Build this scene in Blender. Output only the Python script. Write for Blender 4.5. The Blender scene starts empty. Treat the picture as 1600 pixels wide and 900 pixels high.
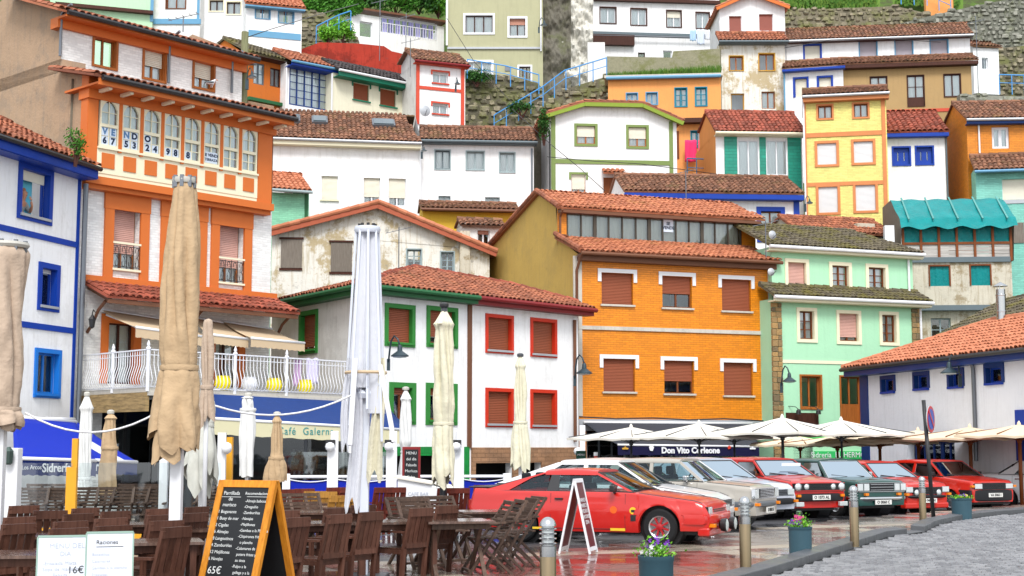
import bpy, bmesh, math, random
from mathutils import Vector, Matrix
random.seed(7)
R = math.radians
PI = math.pi
sc = bpy.context.scene
COL = sc.collection
# ------------------------------------------------------------------ camera
F = 2222.2            # focal length in pixels of the 1600 px wide photograph
CAMZ = 1.62
PITCH = math.atan(248.0 / F)
cd = bpy.data.cameras.new('camera')
cd.sensor_width = 36
cd.lens = 36 * F / 1600
cd.clip_start = 0.2
cd.clip_end = 2000
cam = bpy.data.objects.new('camera', cd)
COL.objects.link(cam)
cam.location = (0, 0, CAMZ)
cam.rotation_euler = (PI / 2 + PITCH, 0, 0)
sc.camera = cam
# ------------------------------------------------------------------ sky, sun, exposure
SUN_EL, SUN_AZ = R(50), R(2)
w = bpy.data.worlds.new('World')
sc.world = w
w.use_nodes = True
nt = w.node_tree
bg = nt.nodes['Background']
sky = nt.nodes.new('ShaderNodeTexSky')
sky.sky_type = 'NISHITA'
sky.sun_disc = False
sky.sun_elevation = SUN_EL
sky.sun_rotation = PI + SUN_AZ
sky.air_density = 1.0
sky.dust_density = 3.0
sky.ozone_density = 1.0
wmix = nt.nodes.new('ShaderNodeMix')
wmix.data_type = 'RGBA'
wmix.inputs[0].default_value = 0.72          # overcast: the blue of the sky mostly veiled by cloud
wmix.inputs[7].default_value = (7.8, 8.0, 8.2, 1)
nt.links.new(sky.outputs[0], wmix.inputs[6])
nt.links.new(wmix.outputs[2], bg.inputs['Color'])
bg.inputs['Strength'].default_value = 0.107
sl = bpy.data.lights.new('sun', 'SUN')
sl.energy = 1.5
sl.angle = R(18)
sl.color = (1.0, 0.975, 0.94)
so = bpy.data.objects.new('sun', sl)
COL.objects.link(so)
so.rotation_euler = (PI / 2 - SUN_EL, 0, SUN_AZ)
so.location = (-20, -20, 60)
sc.view_settings.view_transform = 'Standard'
sc.view_settings.look = 'None'
sc.view_settings.exposure = 1.05
sc.view_settings.gamma = 1
sc.cycles.max_bounces = 6
sc.cycles.transparent_max_bounces = 16
sc.cycles.use_denoising = True
# ------------------------------------------------------------------ picture -> place
CP, SP = math.cos(PITCH), math.sin(PITCH)
def ray(px, py):
 x = (px - 800) / F
 z = -(py - 450) / F
 return Vector((x, CP - z * SP, SP + z * CP))
def at(px, py, Y):
 r = ray(px, py)
 return Vector((0, 0, CAMZ)) + r * (Y / r.y)
def on_z(px, py, z=0.0):
 r = ray(px, py)
 t = (z - CAMZ) / r.z
 return Vector((0, 0, CAMZ)) + r * t
def gz(Y):            # height of the quay: level, then falling gently towards the houses
 return 0.0 if Y < 33 else -0.02 * (Y - 33)
# ------------------------------------------------------------------ materials
MATS = {}
def nodes(name):
 m = bpy.data.materials.new(name)
 m.use_nodes = True
 t = m.node_tree
 b = t.nodes['Principled BSDF']
 return m, t, b
def N(t, kind, **kw):
 n = t.nodes.new(kind)
 for k, v in kw.items():
  setattr(n, k, v)
 return n
def hexc(c):
 if isinstance(c, str):
  c = c.lstrip('#')
  v = [int(c[i:i + 2], 16) / 255 for i in (0, 2, 4)]
  return tuple(x / 12.92 if x <= 0.04045 else ((x + 0.055) / 1.055) ** 2.4 for x in v)
 return tuple(c)
def mat(name, col, rough=0.7, kind='plain', var=0.12, scale=3.0, bump=0.2, metal=0.0, dirt=0.0, col2=None, coat=0.0, **kw):
 """Procedural material. kind: plain, plaster, brick, tile, wood, fabric, rock, leaf, glass."""
 if name in MATS:
  return MATS[name]
 col = hexc(col)
 m, t, b = nodes(name)
 L = t.links
 b.inputs['Roughness'].default_value = rough
 b.inputs['Metallic'].default_value = metal
 if kind in ('plaster', 'tile', 'fabric', 'rock', 'leaf', 'wood') or rough > 0.8:
  b.inputs['Specular IOR Level'].default_value = 0.18
 elif kind == 'plain' and rough >= 0.45 and not metal and not kw.get('wet'):
  b.inputs['Specular IOR Level'].default_value = 0.3
 if coat:
  b.inputs['Coat Weight'].default_value = coat
  b.inputs['Coat Roughness'].default_value = 0.04
 geo = N(t, 'ShaderNodeNewGeometry')
 tc = N(t, 'ShaderNodeTexCoord')
 oi = N(t, 'ShaderNodeObjectInfo')
 obj = tc.outputs['Object']
 def noise(sc_, det=4, vec=None, rough_=0.6):
  n = N(t, 'ShaderNodeTexNoise')
  n.inputs['Scale'].default_value = sc_
  n.inputs['Detail'].default_value = det
  n.inputs['Roughness'].default_value = rough_
  L.new(vec or obj, n.inputs['Vector'])
  return n.outputs['Fac']
 def rng(src, a, b_, lo, hi):
  r = N(t, 'ShaderNodeMapRange')
  r.inputs[1].default_value = a
  r.inputs[2].default_value = b_
  r.inputs[3].default_value = lo
  r.inputs[4].default_value = hi
  L.new(src, r.inputs[0])
  return r.outputs[0]
 def mix(fac, A, B, mode='MIX'):
  x = N(t, 'ShaderNodeMix', data_type='RGBA', blend_type=mode)
  if isinstance(fac, (int, float)):
   x.inputs[0].default_value = fac
  else:
   L.new(fac, x.inputs[0])
  for i, v in ((6, A), (7, B)):
   if isinstance(v, tuple):
    x.inputs[i].default_value = (*v[:3], 1)
   else:
    L.new(v, x.inputs[i])
  return x.outputs[2]
 def bright(c, fac, lo, hi):   # value variation
  h = N(t, 'ShaderNodeHueSaturation')
  L.new(rng(fac, 0, 1, lo, hi), h.inputs['Value'])
  if isinstance(c, tuple):
   h.inputs['Color'].default_value = (*c, 1)
  else:
   L.new(c, h.inputs['Color'])
  return h.outputs[0]
 def dobump(h, s, dist=0.02, prev=None):
  n = N(t, 'ShaderNodeBump')
  n.inputs['Strength'].default_value = s
  n.inputs['Distance'].default_value = dist
  L.new(h, n.inputs['Height'])
  if prev:
   L.new(prev, n.inputs['Normal'])
  return n.outputs[0]
 c = col
 nrm = None
 if kind == 'plain':
  c = bright(col, noise(scale, 5), 1 - var, 1 + var)
  if bump:
   nrm = dobump(noise(scale * 12, 3), bump * 0.4, 0.005)
 elif kind in ('plaster', 'brick'):
  c = bright(col, noise(0.9, 6), 1 - var * 1.3, 1 + var * 0.8)
  mp = N(t, 'ShaderNodeMapping')
  mp.inputs['Scale'].default_value = (4.0, 4.0, 0.35)
  L.new(obj, mp.inputs[0])
  st = noise(1.6, 6, mp.outputs[0], 0.7)
  c = mix(rng(st, 0.5, 0.78, 0, 0.24 + dirt), c, hexc(col2) if col2 else tuple(x * 0.45 + 0.03 for x in col))
  if dirt:
   big = noise(0.55, 8, None, 0.75)
   c = mix(rng(big, 0.51, 0.57, 0, dirt), c, hexc(col2) if col2 else tuple(x * 0.5 + 0.04 for x in col))
   pat = noise(1.7, 8, None, 0.7)
   c = mix(rng(pat, 0.6, 0.66, 0, dirt * 0.8), c, tuple(x * 0.3 + 0.04 for x in col))
  nrm = dobump(noise(14, 5), bump, 0.02)
  nrm = dobump(noise(1.3, 3), bump * 0.6, 0.12, nrm)
  if kind == 'brick':
   sx = N(t, 'ShaderNodeSeparateXYZ')
   L.new(obj, sx.inputs[0])
   ad = N(t, 'ShaderNodeMath', operation='ADD')
   L.new(sx.outputs[0], ad.inputs[0])
   L.new(sx.outputs[1], ad.inputs[1])
   cb = N(t, 'ShaderNodeCombineXYZ')
   L.new(ad.outputs[0], cb.inputs[0])
   L.new(sx.outputs[2], cb.inputs[1])
   br = N(t, 'ShaderNodeTexBrick')
   br.inputs['Scale'].default_value = 1.0
   br.inputs['Brick Width'].default_value = kw.get('bw', 0.26)
   br.inputs['Row Height'].default_value = kw.get('bh', 0.085)
   br.inputs['Mortar Size'].default_value = kw.get('mortar', 0.008)
   br.inputs['Mortar Smooth'].default_value = 0.3
   br.inputs['Color1'].default_value = (0.86, 0.86, 0.86, 1)
   br.inputs['Color2'].default_value = (1.08, 1.08, 1.08, 1)
   mo = kw.get('mcol', 0.72)
   br.inputs['Mortar'].default_value = (mo, mo, mo, 1)
   L.new(cb.outputs[0], br.inputs['Vector'])
   c = mix(1.0, c, br.outputs['Color'], 'MULTIPLY')
   inv = N(t, 'ShaderNodeMath', operation='SUBTRACT')
   inv.inputs[0].default_value = 1.0
   L.new(br.outputs['Fac'], inv.inputs[1])
   nrm = dobump(inv.outputs[0], 0.8, 0.012, nrm)
 elif kind == 'tile':
  ad = N(t, 'ShaderNodeMath', operation='ADD')
  L.new(geo.outputs['Random Per Island'], ad.inputs[0])
  L.new(oi.outputs['Random'], ad.inputs[1])
  fr = N(t, 'ShaderNodeMath', operation='FRACT')
  L.new(ad.outputs[0], fr.inputs[0])
  c2 = hexc(col2) if col2 else tuple(x * 0.6 for x in col)
  c = mix(rng(fr.outputs[0], 0, 1, 0, kw.get('tv', 0.9)), col, c2)
  pos = geo.outputs['Position']
  c = bright(c, noise(1.2, 5, pos), 1 - var * 2, 1 + var * 2)
  c = bright(c, noise(22, 3, pos), 0.78, 1.22)
  mo = kw.get('moss', 0.25)
  mn = noise(0.9, 7, pos, 0.75)
  c = mix(rng(mn, 0.62 - mo * 0.3, 0.76 - mo * 0.2, 0, min(1, mo * 2)), c, hexc(kw.get('mosscol', (0.12, 0.13, 0.03))))
  mn2 = noise(3.1, 6, pos, 0.7)
  c = mix(rng(mn2, 0.6, 0.72, 0, mo * 0.9 + 0.15), c, hexc(kw.get('lichen', (0.16, 0.13, 0.1))))
  nrm = dobump(noise(30, 4, pos), 0.35, 0.01)
 elif kind == 'wood':
  mp = N(t, 'ShaderNodeMapping')
  mp.inputs['Scale'].default_value = kw.get('grain', (14, 14, 1.2))
  L.new(obj, mp.inputs[0])
  g = noise(2.0, 6, mp.outputs[0], 0.65)
  c2 = hexc(col2) if col2 else tuple(x * 0.55 for x in col)
  c = mix(rng(g, 0.35, 0.7, 0, 0.85), col, c2)
  c = bright(c, oi.outputs['Random'], 1 - var, 1 + var)
  nrm = dobump(g, bump, 0.004)
 elif kind == 'fabric':
  c = bright(col, noise(2.2, 6), 1 - var, 1 + var * 0.6)
  st = noise(7, 6, None, 0.7)
  c = mix(rng(st, 0.58, 0.75, 0, 0.25 + dirt), c, hexc(col2) if col2 else tuple(x * 0.6 for x in col))
  nrm = dobump(noise(9, 3), bump, 0.03)
 elif kind == 'rock':
  c2 = hexc(col2) if col2 else tuple(x * 0.35 for x in col)
  pos = geo.outputs['Position']
  ad = N(t, 'ShaderNodeMath', operation='ADD')
  L.new(geo.outputs['Random Per Island'], ad.inputs[0])
  L.new(oi.outputs['Random'], ad.inputs[1])
  fr = N(t, 'ShaderNodeMath', operation='FRACT')
  L.new(ad.outputs[0], fr.inputs[0])
  c = mix(fr.outputs[0], col, c2)
  c = bright(c, noise(7, 7, pos, 0.7), 0.6, 1.4)
  mo = kw.get('moss', 0.4)
  c = mix(rng(noise(1.1, 7, pos, 0.7), 0.62 - mo * 0.3, 0.72 - mo * 0.2, 0, min(1, mo * 1.6)), c, hexc(kw.get('mosscol', (0.07, 0.09, 0.02))))
  nrm = dobump(noise(9, 8, pos, 0.7), 0.6, 0.06)
 elif kind == 'leaf':
  c2 = hexc(col2) if col2 else tuple(x * 0.45 for x in col)
  ad = N(t, 'ShaderNodeMath', operation='ADD')
  L.new(geo.outputs['Random Per Island'], ad.inputs[0])
  L.new(oi.outputs['Random'], ad.inputs[1])
  fr = N(t, 'ShaderNodeMath', operation='FRACT')
  L.new(ad.outputs[0], fr.inputs[0])
  c = mix(fr.outputs[0], col, c2)
  c = bright(c, noise(1.2, 3, geo.outputs['Position']), 0.6, 1.4)
 elif kind == 'glass':
  g = N(t, 'ShaderNodeBsdfGlossy')
  g.inputs['Roughness'].default_value = 0.03
  g.inputs['Color'].default_value = kw.get('gc', (0.9, 0.95, 1, 1))
  tr = N(t, 'ShaderNodeBsdfTransparent')
  tr.inputs['Color'].default_value = (*col, 1)
  fz = N(t, 'ShaderNodeFresnel')
  fz.inputs['IOR'].default_value = kw.get('ior', 1.5)
  nb = dobump(noise(1.5, 2), 0.05, 0.05)
  L.new(nb, g.inputs['Normal'])
  ms = N(t, 'ShaderNodeMixShader')
  a2 = N(t, 'ShaderNodeMath', operation='MULTIPLY_ADD')
  a2.inputs[1].default_value = 1.2
  a2.inputs[2].default_value = kw.get('refl', 0.08)
  L.new(fz.outputs[0], a2.inputs[0])
  L.new(a2.outputs[0], ms.inputs[0])
  L.new(tr.outputs[0], ms.inputs[1])
  L.new(g.outputs[0], ms.inputs[2])
  L.new(ms.outputs[0], t.nodes['Material Output'].inputs['Surface'])
  MATS[name] = m
  return m
 if isinstance(c, tuple):
  b.inputs['Base Color'].default_value = (*c, 1)
 else:
  L.new(c, b.inputs['Base Color'])
 if kw.get('wet'):
  wn = noise(kw.get('wets', 0.5), 6, geo.outputs['Position'], 0.65)
  L.new(rng(wn, 0.42, 0.6, kw['wet'], rough), b.inputs['Roughness'])
  b.inputs['Specular IOR Level'].default_value = 0.6
 if nrm:
  L.new(nrm, b.inputs['Normal'])
 if kw.get('emit'):
  b.inputs['Emission Color'].default_value = (*hexc(kw['emit']), 1)
  b.inputs['Emission Strength'].default_value = kw.get('es', 1.0)
 MATS[name] = m
 return m
def plaster(name, col, **k):
 k.setdefault('rough', 0.85)
 k.setdefault('bump', 0.25)
 return mat(name, col, kind='plaster', **k)
def paint(name, col, **k):
 k.setdefault('rough', 0.5)
 return mat(name, col, kind='plain', **k)
WHITE = plaster('white_plaster', '#e9eaeb', var=0.06, dirt=0.14, col2='#a8a59c')
WHITE2 = plaster('old_and_shaded_white_plaster', '#dcdcd9', var=0.07, dirt=0.22, col2='#94908a')
SHABBY = plaster('peeling_white_plaster', '#dfddd5', var=0.12, dirt=0.85, col2='#a8966f', bump=0.5)
SHABBY2 = plaster('stained_grey_plaster', '#c4beae', var=0.2, dirt=0.8, col2='#8a7a5c', bump=0.5)
PCREAM = plaster('cream_plaster', '#dcd9c2', var=0.05, dirt=0.06)
P_OLIVE = plaster('olive_plaster', '#a9a888', var=0.05, dirt=0.08)
P_PEACH = plaster('peach_plaster', '#e09a5a', var=0.06, dirt=0.08)
P_ORANGE = plaster('burnt_orange_plaster', '#c06a2c', var=0.08, dirt=0.12)
P_BROWN = plaster('ochre_brown_plaster', '#a98d62', var=0.05, dirt=0.08)
P_TAN = plaster('tan_gable_plaster', '#b89a6c', var=0.1, dirt=0.2, col2='#7c6a4c')
P_SAND = plaster('rough_sand_render', '#a98f76', var=0.12, dirt=0.4, col2='#857a6e', bump=0.6)
P_OCHRE = plaster('ochre_plaster', '#c0a058', var=0.1, dirt=0.25, col2='#a08a58')
P_YEL = mat('pale_yellow_brick', '#e0d67e', kind='brick', rough=0.7, var=0.05, bump=0.1, bw=0.24, bh=0.08, mcol=0.86)
P_YEL2 = plaster('yellow_plaster', '#d3ac3c', var=0.06, dirt=0.08)
P_MINT = plaster('mint_plaster', '#a5d6b3', var=0.04, dirt=0.04, col2='#88b897')
P_GREEN2 = mat('pale_green_brick', '#86cba8', kind='brick', rough=0.6, var=0.05, bump=0.1, mcol=0.85)
B_TEAL = mat('teal_glazed_brick', '#0f8f78', kind='brick', rough=0.4, var=0.2, bump=0.2, mcol=0.6, bw=0.4, bh=0.16)
B_AQUA = mat('aqua_brick', '#7cc3b4', kind='brick', rough=0.6, var=0.08, bump=0.2, mcol=0.85)
P_MINT2 = plaster('light_mint_plaster', '#b2d6b2', var=0.04, dirt=0.04)
P_RED = plaster('red_painted_render', '#a83a2c', var=0.25, dirt=0.55, col2='#5f221c', bump=0.5)
B_ORANGE = mat('orange_glazed_brick', '#dd8408', kind='brick', rough=0.45, var=0.06, bump=0.08, col2='#b46304', mcol=0.72)
B_ORANGE2 = mat('orange_brick', '#d98418', kind='brick', rough=0.5, var=0.1, bump=0.1, mcol=0.75)
B_WHITE = mat('white_glazed_brick', '#e9eae8', kind='brick', rough=0.4, var=0.04, bump=0.08, mcol=0.9, bw=0.2, bh=0.075)
B_WASHED = plaster('bluish_white_render', '#eceff5', var=0.05, dirt=0.05, bump=0.4)
B_STONE = mat('rough_stone_facing', '#a07a5c', kind='brick', rough=0.9, var=0.35, bump=0.8, mcol=0.6, bw=0.4, bh=0.14, dirt=0.3)
T_RED = mat('terracotta_tiles', '#a8694e', kind='tile', rough=0.75, col2='#75493a', moss=0.16, var=0.2)
T_SALMON = mat('salmon_tiles', '#bd7a5c', kind='tile', rough=0.75, col2='#a36448', moss=0.06, lichen=(0.25, 0.15, 0.08))
T_OLD = mat('weathered_brown_tiles', '#906650', kind='tile', rough=0.8, col2='#563f34', moss=0.26, var=0.2)
T_CLAY = mat('brick_red_tiles', '#a05644', kind='tile', rough=0.75, col2='#6c3e32', moss=0.12, var=0.2)
T_DARK = mat('dark_slate_tiles', '#4d4748', kind='tile', rough=0.8, col2='#332f30', moss=0.15)
T_MOSSY = mat('mossy_grey_tiles', '#68604f', kind='tile', rough=0.85, col2='#4a443b', moss=0.5, mosscol='#66602f')
T_ORMOSS = mat('orange_tiles_mossy_edge', '#b87656', kind='tile', rough=0.75, col2='#965c44', moss=0.2, mosscol='#77752a')
WINGLASS = mat('window_glass', (0.95, 0.97, 0.97), kind='glass', refl=0.015)
CARGLASS = mat('car_glass', (0.6, 0.72, 0.72), kind='glass', refl=0.03, ior=1.4, gc=(0.42, 0.5, 0.56, 1))
SCREEN = mat('fence_glass', (0.75, 0.82, 0.82), kind='glass', refl=0.07)
CURTAIN = mat('white_curtain_cloth', '#e9edea', rough=0.9, kind='fabric', var=0.05, bump=0.1)
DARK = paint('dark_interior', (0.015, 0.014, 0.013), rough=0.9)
BLACK = paint('black_paint', (0.016, 0.016, 0.018), rough=0.4)
GREYMET = paint('grey_metal', '#70757c', rough=0.4, metal=0.6)
WHITEP = paint('white_gloss_paint', '#dcdee2', rough=0.35, var=0.04)
LITEGREY = paint('light_grey_metal', '#a7abb0', rough=0.45, metal=0.3)
# ------------------------------------------------------------------ mesh builder
class MB:
 def __init__(s):
  s.v = []
  s.f = []
  s.mi = []
  s.m = 0
  s.T = Matrix.Identity(4)
 def add(s, vs, fs):
  n = len(s.v)
  T = s.T
  s.v += [tuple(T @ Vector(p)) for p in vs]
  s.f += [tuple(i + n for i in f) for f in fs]
  s.mi += [s.m] * len(fs)
  return s
 def quad(s, a, b, c, d):
  return s.add([a, b, c, d], [(0, 1, 2, 3)])
 def poly(s, pts):
  return s.add(pts, [tuple(range(len(pts)))])
 def box(s, x0, x1, y0, y1, z0, z1):
  return s.add([(x0, y0, z0), (x1, y0, z0), (x1, y1, z0), (x0, y1, z0), (x0, y0, z1), (x1, y0, z1), (x1, y1, z1), (x0, y1, z1)],
     [(0, 3, 2, 1), (4, 5, 6, 7), (0, 1, 5, 4), (1, 2, 6, 5), (2, 3, 7, 6), (3, 0, 4, 7)])
 def cbox(s, c, d, rot=None):
  T = s.T
  s.T = T @ Matrix.Translation(c) @ (rot.to_4x4() if rot else Matrix.Identity(4))
  s.box(-d[0] / 2, d[0] / 2, -d[1] / 2, d[1] / 2, -d[2] / 2, d[2] / 2)
  s.T = T
  return s
 def bar(s, a, b, wx, wy=None, up=(0, 0, 1)):
  """box beam from a to b, wx wide sideways and wy thick"""
  a, b = Vector(a), Vector(b)
  wy = wy or wx
  d = (b - a)
  L_ = d.length
  if L_ < 1e-6:
   return s
  d.normalize()
  u = Vector(up)
  if abs(d.dot(u)) > 0.98:
   u = Vector((0, 1, 0))
  x = d.cross(u).normalized()
  y = x.cross(d).normalized()
  vs = []
  for p in (a, b):
   for i, j in ((-1, -1), (1, -1), (1, 1), (-1, 1)):
    vs.append(tuple(p + x * (i * wx / 2) + y * (j * wy / 2)))
  return s.add(vs, [(0, 1, 2, 3), (7, 6, 5, 4), (0, 4, 5, 1), (1, 5, 6, 2), (2, 6, 7, 3), (3, 7, 4, 0)])
 def tube(s, pts, r, n=8, cap=True):
  pts = [Vector(p) for p in pts]
  rs = r if isinstance(r, (list, tuple)) else [r] * len(pts)
  vs, fs = [], []
  prev = None
  for i, p in enumerate(pts):
   d = (pts[min(i + 1, len(pts) - 1)] - pts[max(i - 1, 0)])
   if d.length < 1e-9:
    d = Vector((0, 0, 1))
   d.normalize()
   u = Vector((0, 0, 1)) if abs(d.z) < 0.95 else Vector((0, 1, 0))
   x = d.cross(u).normalized() if prev is None else (prev - d * prev.dot(d)).normalized()
   prev = x
   y = d.cross(x)
   for k in range(n):
    a = 2 * PI * k / n
    vs.append(tuple(p + (x * math.cos(a) + y * math.sin(a)) * rs[i]))
  for i in range(len(pts) - 1):
   for k in range(n):
    k2 = (k + 1) % n
    fs.append((i * n + k, (i + 1) * n + k, (i + 1) * n + k2, i * n + k2))
  if cap:
   fs.append(tuple(range(n)))
   fs.append(tuple(reversed(range((len(pts) - 1) * n, len(pts) * n))))
  return s.add(vs, fs)
 def lathe(s, prof, n=16, axis='z', cap=True):
  vs, fs = [], []
  for r, h in prof:
   for k in range(n):
    a = 2 * PI * k / n
    p = (r * math.cos(a), r * math.sin(a), h)
    if axis == 'y':
     p = (p[0], -p[2], p[1])
    if axis == 'x':
     p = (p[2], p[0], p[1])
    vs.append(p)
  for i in range(len(prof) - 1):
   for k in range(n):
    k2 = (k + 1) % n
    fs.append((i * n + k, i * n + k2, (i + 1) * n + k2, (i + 1) * n + k))
  if cap:
   fs.append(tuple(reversed(range(n))))
   fs.append(tuple(range((len(prof) - 1) * n, len(prof) * n)))
  return s.add(vs, fs)
 def grid(s, rows, closed=False):
  n = len(rows[0])
  vs = [p for r_ in rows for p in r_]
  fs = []
  for i in range(len(rows) - 1):
   for j in range(n if closed else n - 1):
    j2 = (j + 1) % n
    fs.append((i * n + j, i * n + j2, (i + 1) * n + j2, (i + 1) * n + j))
  return s.add(vs, fs)
 def prism(s, pts, y0, y1):
  """polygon of (x, z) points extruded from y0 to y1"""
  n = len(pts)
  vs = [(p[0], y0, p[1]) for p in pts] + [(p[0], y1, p[1]) for p in pts]
  fs = [tuple(range(n)), tuple(reversed(range(n, 2 * n)))]
  for i in range(n):
   j = (i + 1) % n
   fs.append((i, i + n, j + n, j))
  return s.add(vs, fs)
 def build(s, name, mats, parent=None, smooth=False, bevel=0.0, loc=None, fix=True):
  me = bpy.data.meshes.new(name)
  me.from_pydata(s.v, [], s.f)
  ms = mats if isinstance(mats, (list, tuple)) else [mats]
  for m_ in ms:
   me.materials.append(m_)
  if len(ms) > 1:
   me.polygons.foreach_set('material_index', [min(i, len(ms) - 1) for i in s.mi])
  if fix and len(s.f) < 60000:
   bm = bmesh.new()
   bm.from_mesh(me)
   bmesh.ops.recalc_face_normals(bm, faces=bm.faces)
   bm.to_mesh(me)
   bm.free()
  if smooth:
   me.shade_smooth()
   if smooth is not True:
    me.set_sharp_from_angle(angle=R(smooth))
  me.update()
  o = bpy.data.objects.new(name, me)
  COL.objects.link(o)
  if parent is not None:
   o.parent = parent
  if loc:
   o.location = loc
  if bevel:
   bv = o.modifiers.new('bevel', 'BEVEL')
   bv.width = bevel
   bv.segments = 2
   bv.limit_method = 'ANGLE'
  return o
def obj(name, me, parent=None, matrix=None):
 o = bpy.data.objects.new(name, me)
 COL.objects.link(o)
 if parent is not None:
  o.parent = parent
 if matrix is not None:
  o.matrix_local = matrix
 return o
def tag(o, label=None, cat=None, group=None, kind=None):
 if label:
  o['label'] = label
 if cat:
  o['category'] = cat
 if group:
  o['group'] = group
 if kind:
  o['kind'] = kind
 return o
def empty(name, M=None, label=None, cat=None, group=None):
 o = bpy.data.objects.new(name, None)
 o.empty_display_size = 0.2
 COL.objects.link(o)
 if M is not None:
  o.matrix_world = M if isinstance(M, Matrix) else Matrix.Translation(M)
 return tag(o, label, cat, group)
def place(x, y, z=0, rz=0):
 return Matrix.Translation((x, y, z)) @ Matrix.Rotation(rz, 4, 'Z')
KIDS = {}
def copy_tree(o, parent=None):
 c = o.copy()
 COL.objects.link(c)
 if parent is not None:
  c.parent = parent
 for ch in list(o.children):
  copy_tree(ch, c)
 return c
TS = bpy.data.scenes.new('bench')
def bake(o):
 """the evaluated mesh of a helper object, which is then removed"""
 TS.collection.objects.link(o)
 vl = TS.view_layers[0]
 vl.update()
 me = bpy.data.meshes.new_from_object(o.evaluated_get(vl.depsgraph))
 bpy.data.objects.remove(o)
 return me
def text(s, size, m, parent, M, name='lettering', extrude=0.003, align='CENTER', bold=0.0, kind_spacing=1.0):
 cu = bpy.data.curves.new(name, 'FONT')
 cu.body = s
 cu.size = size
 cu.extrude = extrude
 cu.offset = bold
 cu.align_x = align
 cu.align_y = 'CENTER'
 cu.resolution_u = 3
 cu.space_character = kind_spacing
 o = bpy.data.objects.new(name, cu)
 me = bake(o)
 me.materials.clear()
 me.materials.append(m)
 return obj(name, me, parent, M)
FACE = Matrix.Rotation(PI / 2, 4, 'X')      # lettering stood up on a facade, read from -y
# ------------------------------------------------------------------ roof tiles
def tile_data(p, c):
 """verts and faces of one barrel tile, p wide, c of its length showing"""
 vs, fs = [], []
 n = 5
 for ri, (yy, rr, zz) in enumerate(((-0.02, 0.47, 0.02), (c * 1.1, 0.40, -0.005))):
  for k in range(n + 1):
   a = PI * k / n
   vs.append((math.cos(a) * p * rr, yy, math.sin(a) * p * rr * 0.78 + zz))
 for k in range(n + 1):
  a = PI * k / n
  vs.append((math.cos(a) * p * 0.38, -0.02, math.sin(a) * p * 0.38 * 0.78 + 0.012))
 for k in range(n):
  fs.append((k, k + 1, n + 2 + k, n + 1 + k))
  fs.append((2 * n + 2 + k, 2 * n + 3 + k, k + 1, k))
 return vs, fs
TILE_ME = {}
def inside(poly, x, y):
 c = False
 j = len(poly) - 1
 for i in range(len(poly)):
  xi, yi = poly[i]
  xj, yj = poly[j]
  if (yi > y) != (yj > y) and x < (xj - xi) * (y - yi) / (yj - yi) + xi:
   c = not c
  j = i
 return c
def tiled(root, P, e, g, poly, m, dz=0.0, pitch=0.22, course=0.36, indiv=False, Mw=None, name='roof', deck=None, thick=0.07, both=False):
 """roof slope: P a point on the eave, e along the eave, g up the slope, poly the outline in (s, t)"""
 P, e, g = Vector(P), Vector(e).normalized(), Vector(g).normalized()
 n = e.cross(g).normalized()
 if n.z < 0:
  n = -n
 flip = e.cross(g).z < 0
 mb = MB()
 lo = [tuple(P + e * s_ + g * t_ - n * thick) for s_, t_ in poly]
 hi = [tuple(P + e * s_ + g * t_) for s_, t_ in poly]
 k = len(poly)
 mb.add(lo + hi, [tuple(reversed(range(k))), tuple(range(k, 2 * k))] + [(i, (i + 1) % k, (i + 1) % k + k, i + k) for i in range(k)])
 ro = mb.build(name, deck or m, root, loc=(0, 0, dz) if dz else None)
 s0, s1 = min(p[0] for p in poly), max(p[0] for p in poly)
 t0, t1 = min(p[1] for p in poly), max(p[1] for p in poly)
 cols = max(1, round((s1 - s0) / pitch))
 pt = (s1 - s0) / cols
 rows = max(1, math.ceil((t1 - t0) / course))
 R3 = Matrix((e, g, n)).transposed() if not flip else Matrix((-e, g, n)).transposed()
 tv, tf = tile_data(pt, course)
 Wm = Mw if Mw is not None else Matrix.Identity(4)
 spots = []
 for i in range(cols):
  for j in range(rows):
   s_, t_ = s0 + (i + 0.5) * pt, t0 + j * course
   if inside(poly, s_, t_ + course * 0.4):
    p3 = P + e * s_ + g * (t_ + random.uniform(-0.03, 0.03)) + e * random.gauss(0, .008) + n * (0.005 + random.uniform(0, .014))
    spots.append(((Wm @ p3 - Vector((0, 0, CAMZ))).length, p3, random.gauss(0, 0.035)))
 spots.sort(key=lambda a: a[0])
 ni = min(len(spots), 299) if indiv else 0
 if ni:
  key = (round(pt, 4), course, m.name)
  me = TILE_ME.get(key)
  if me is None:
   me = bpy.data.meshes.new('tile')
   me.from_pydata(tv, [], tf)
   me.materials.append(m)
   me.shade_smooth()
   me.set_sharp_from_angle(angle=R(50))
   TILE_ME[key] = me
  for d, p3, a in spots[:ni]:
   o = bpy.data.objects.new('tile', me)
   COL.objects.link(o)
   o.parent = ro
   o.matrix_local = Matrix.Translation(p3) @ (R3 @ Matrix.Rotation(a, 3, 'Z')).to_4x4()
 rest = spots[ni:]
 if rest:
  mb = MB()
  for d, p3, a in rest:
   mb.T = Matrix.Translation(p3) @ (R3 @ Matrix.Rotation(a, 3, 'Z')).to_4x4()
   mb.add(tv, tf)
  o = mb.build('tile_courses', m, ro, smooth=50, fix=False)
  o['kind'] = 'stuff'
 return ro
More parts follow.
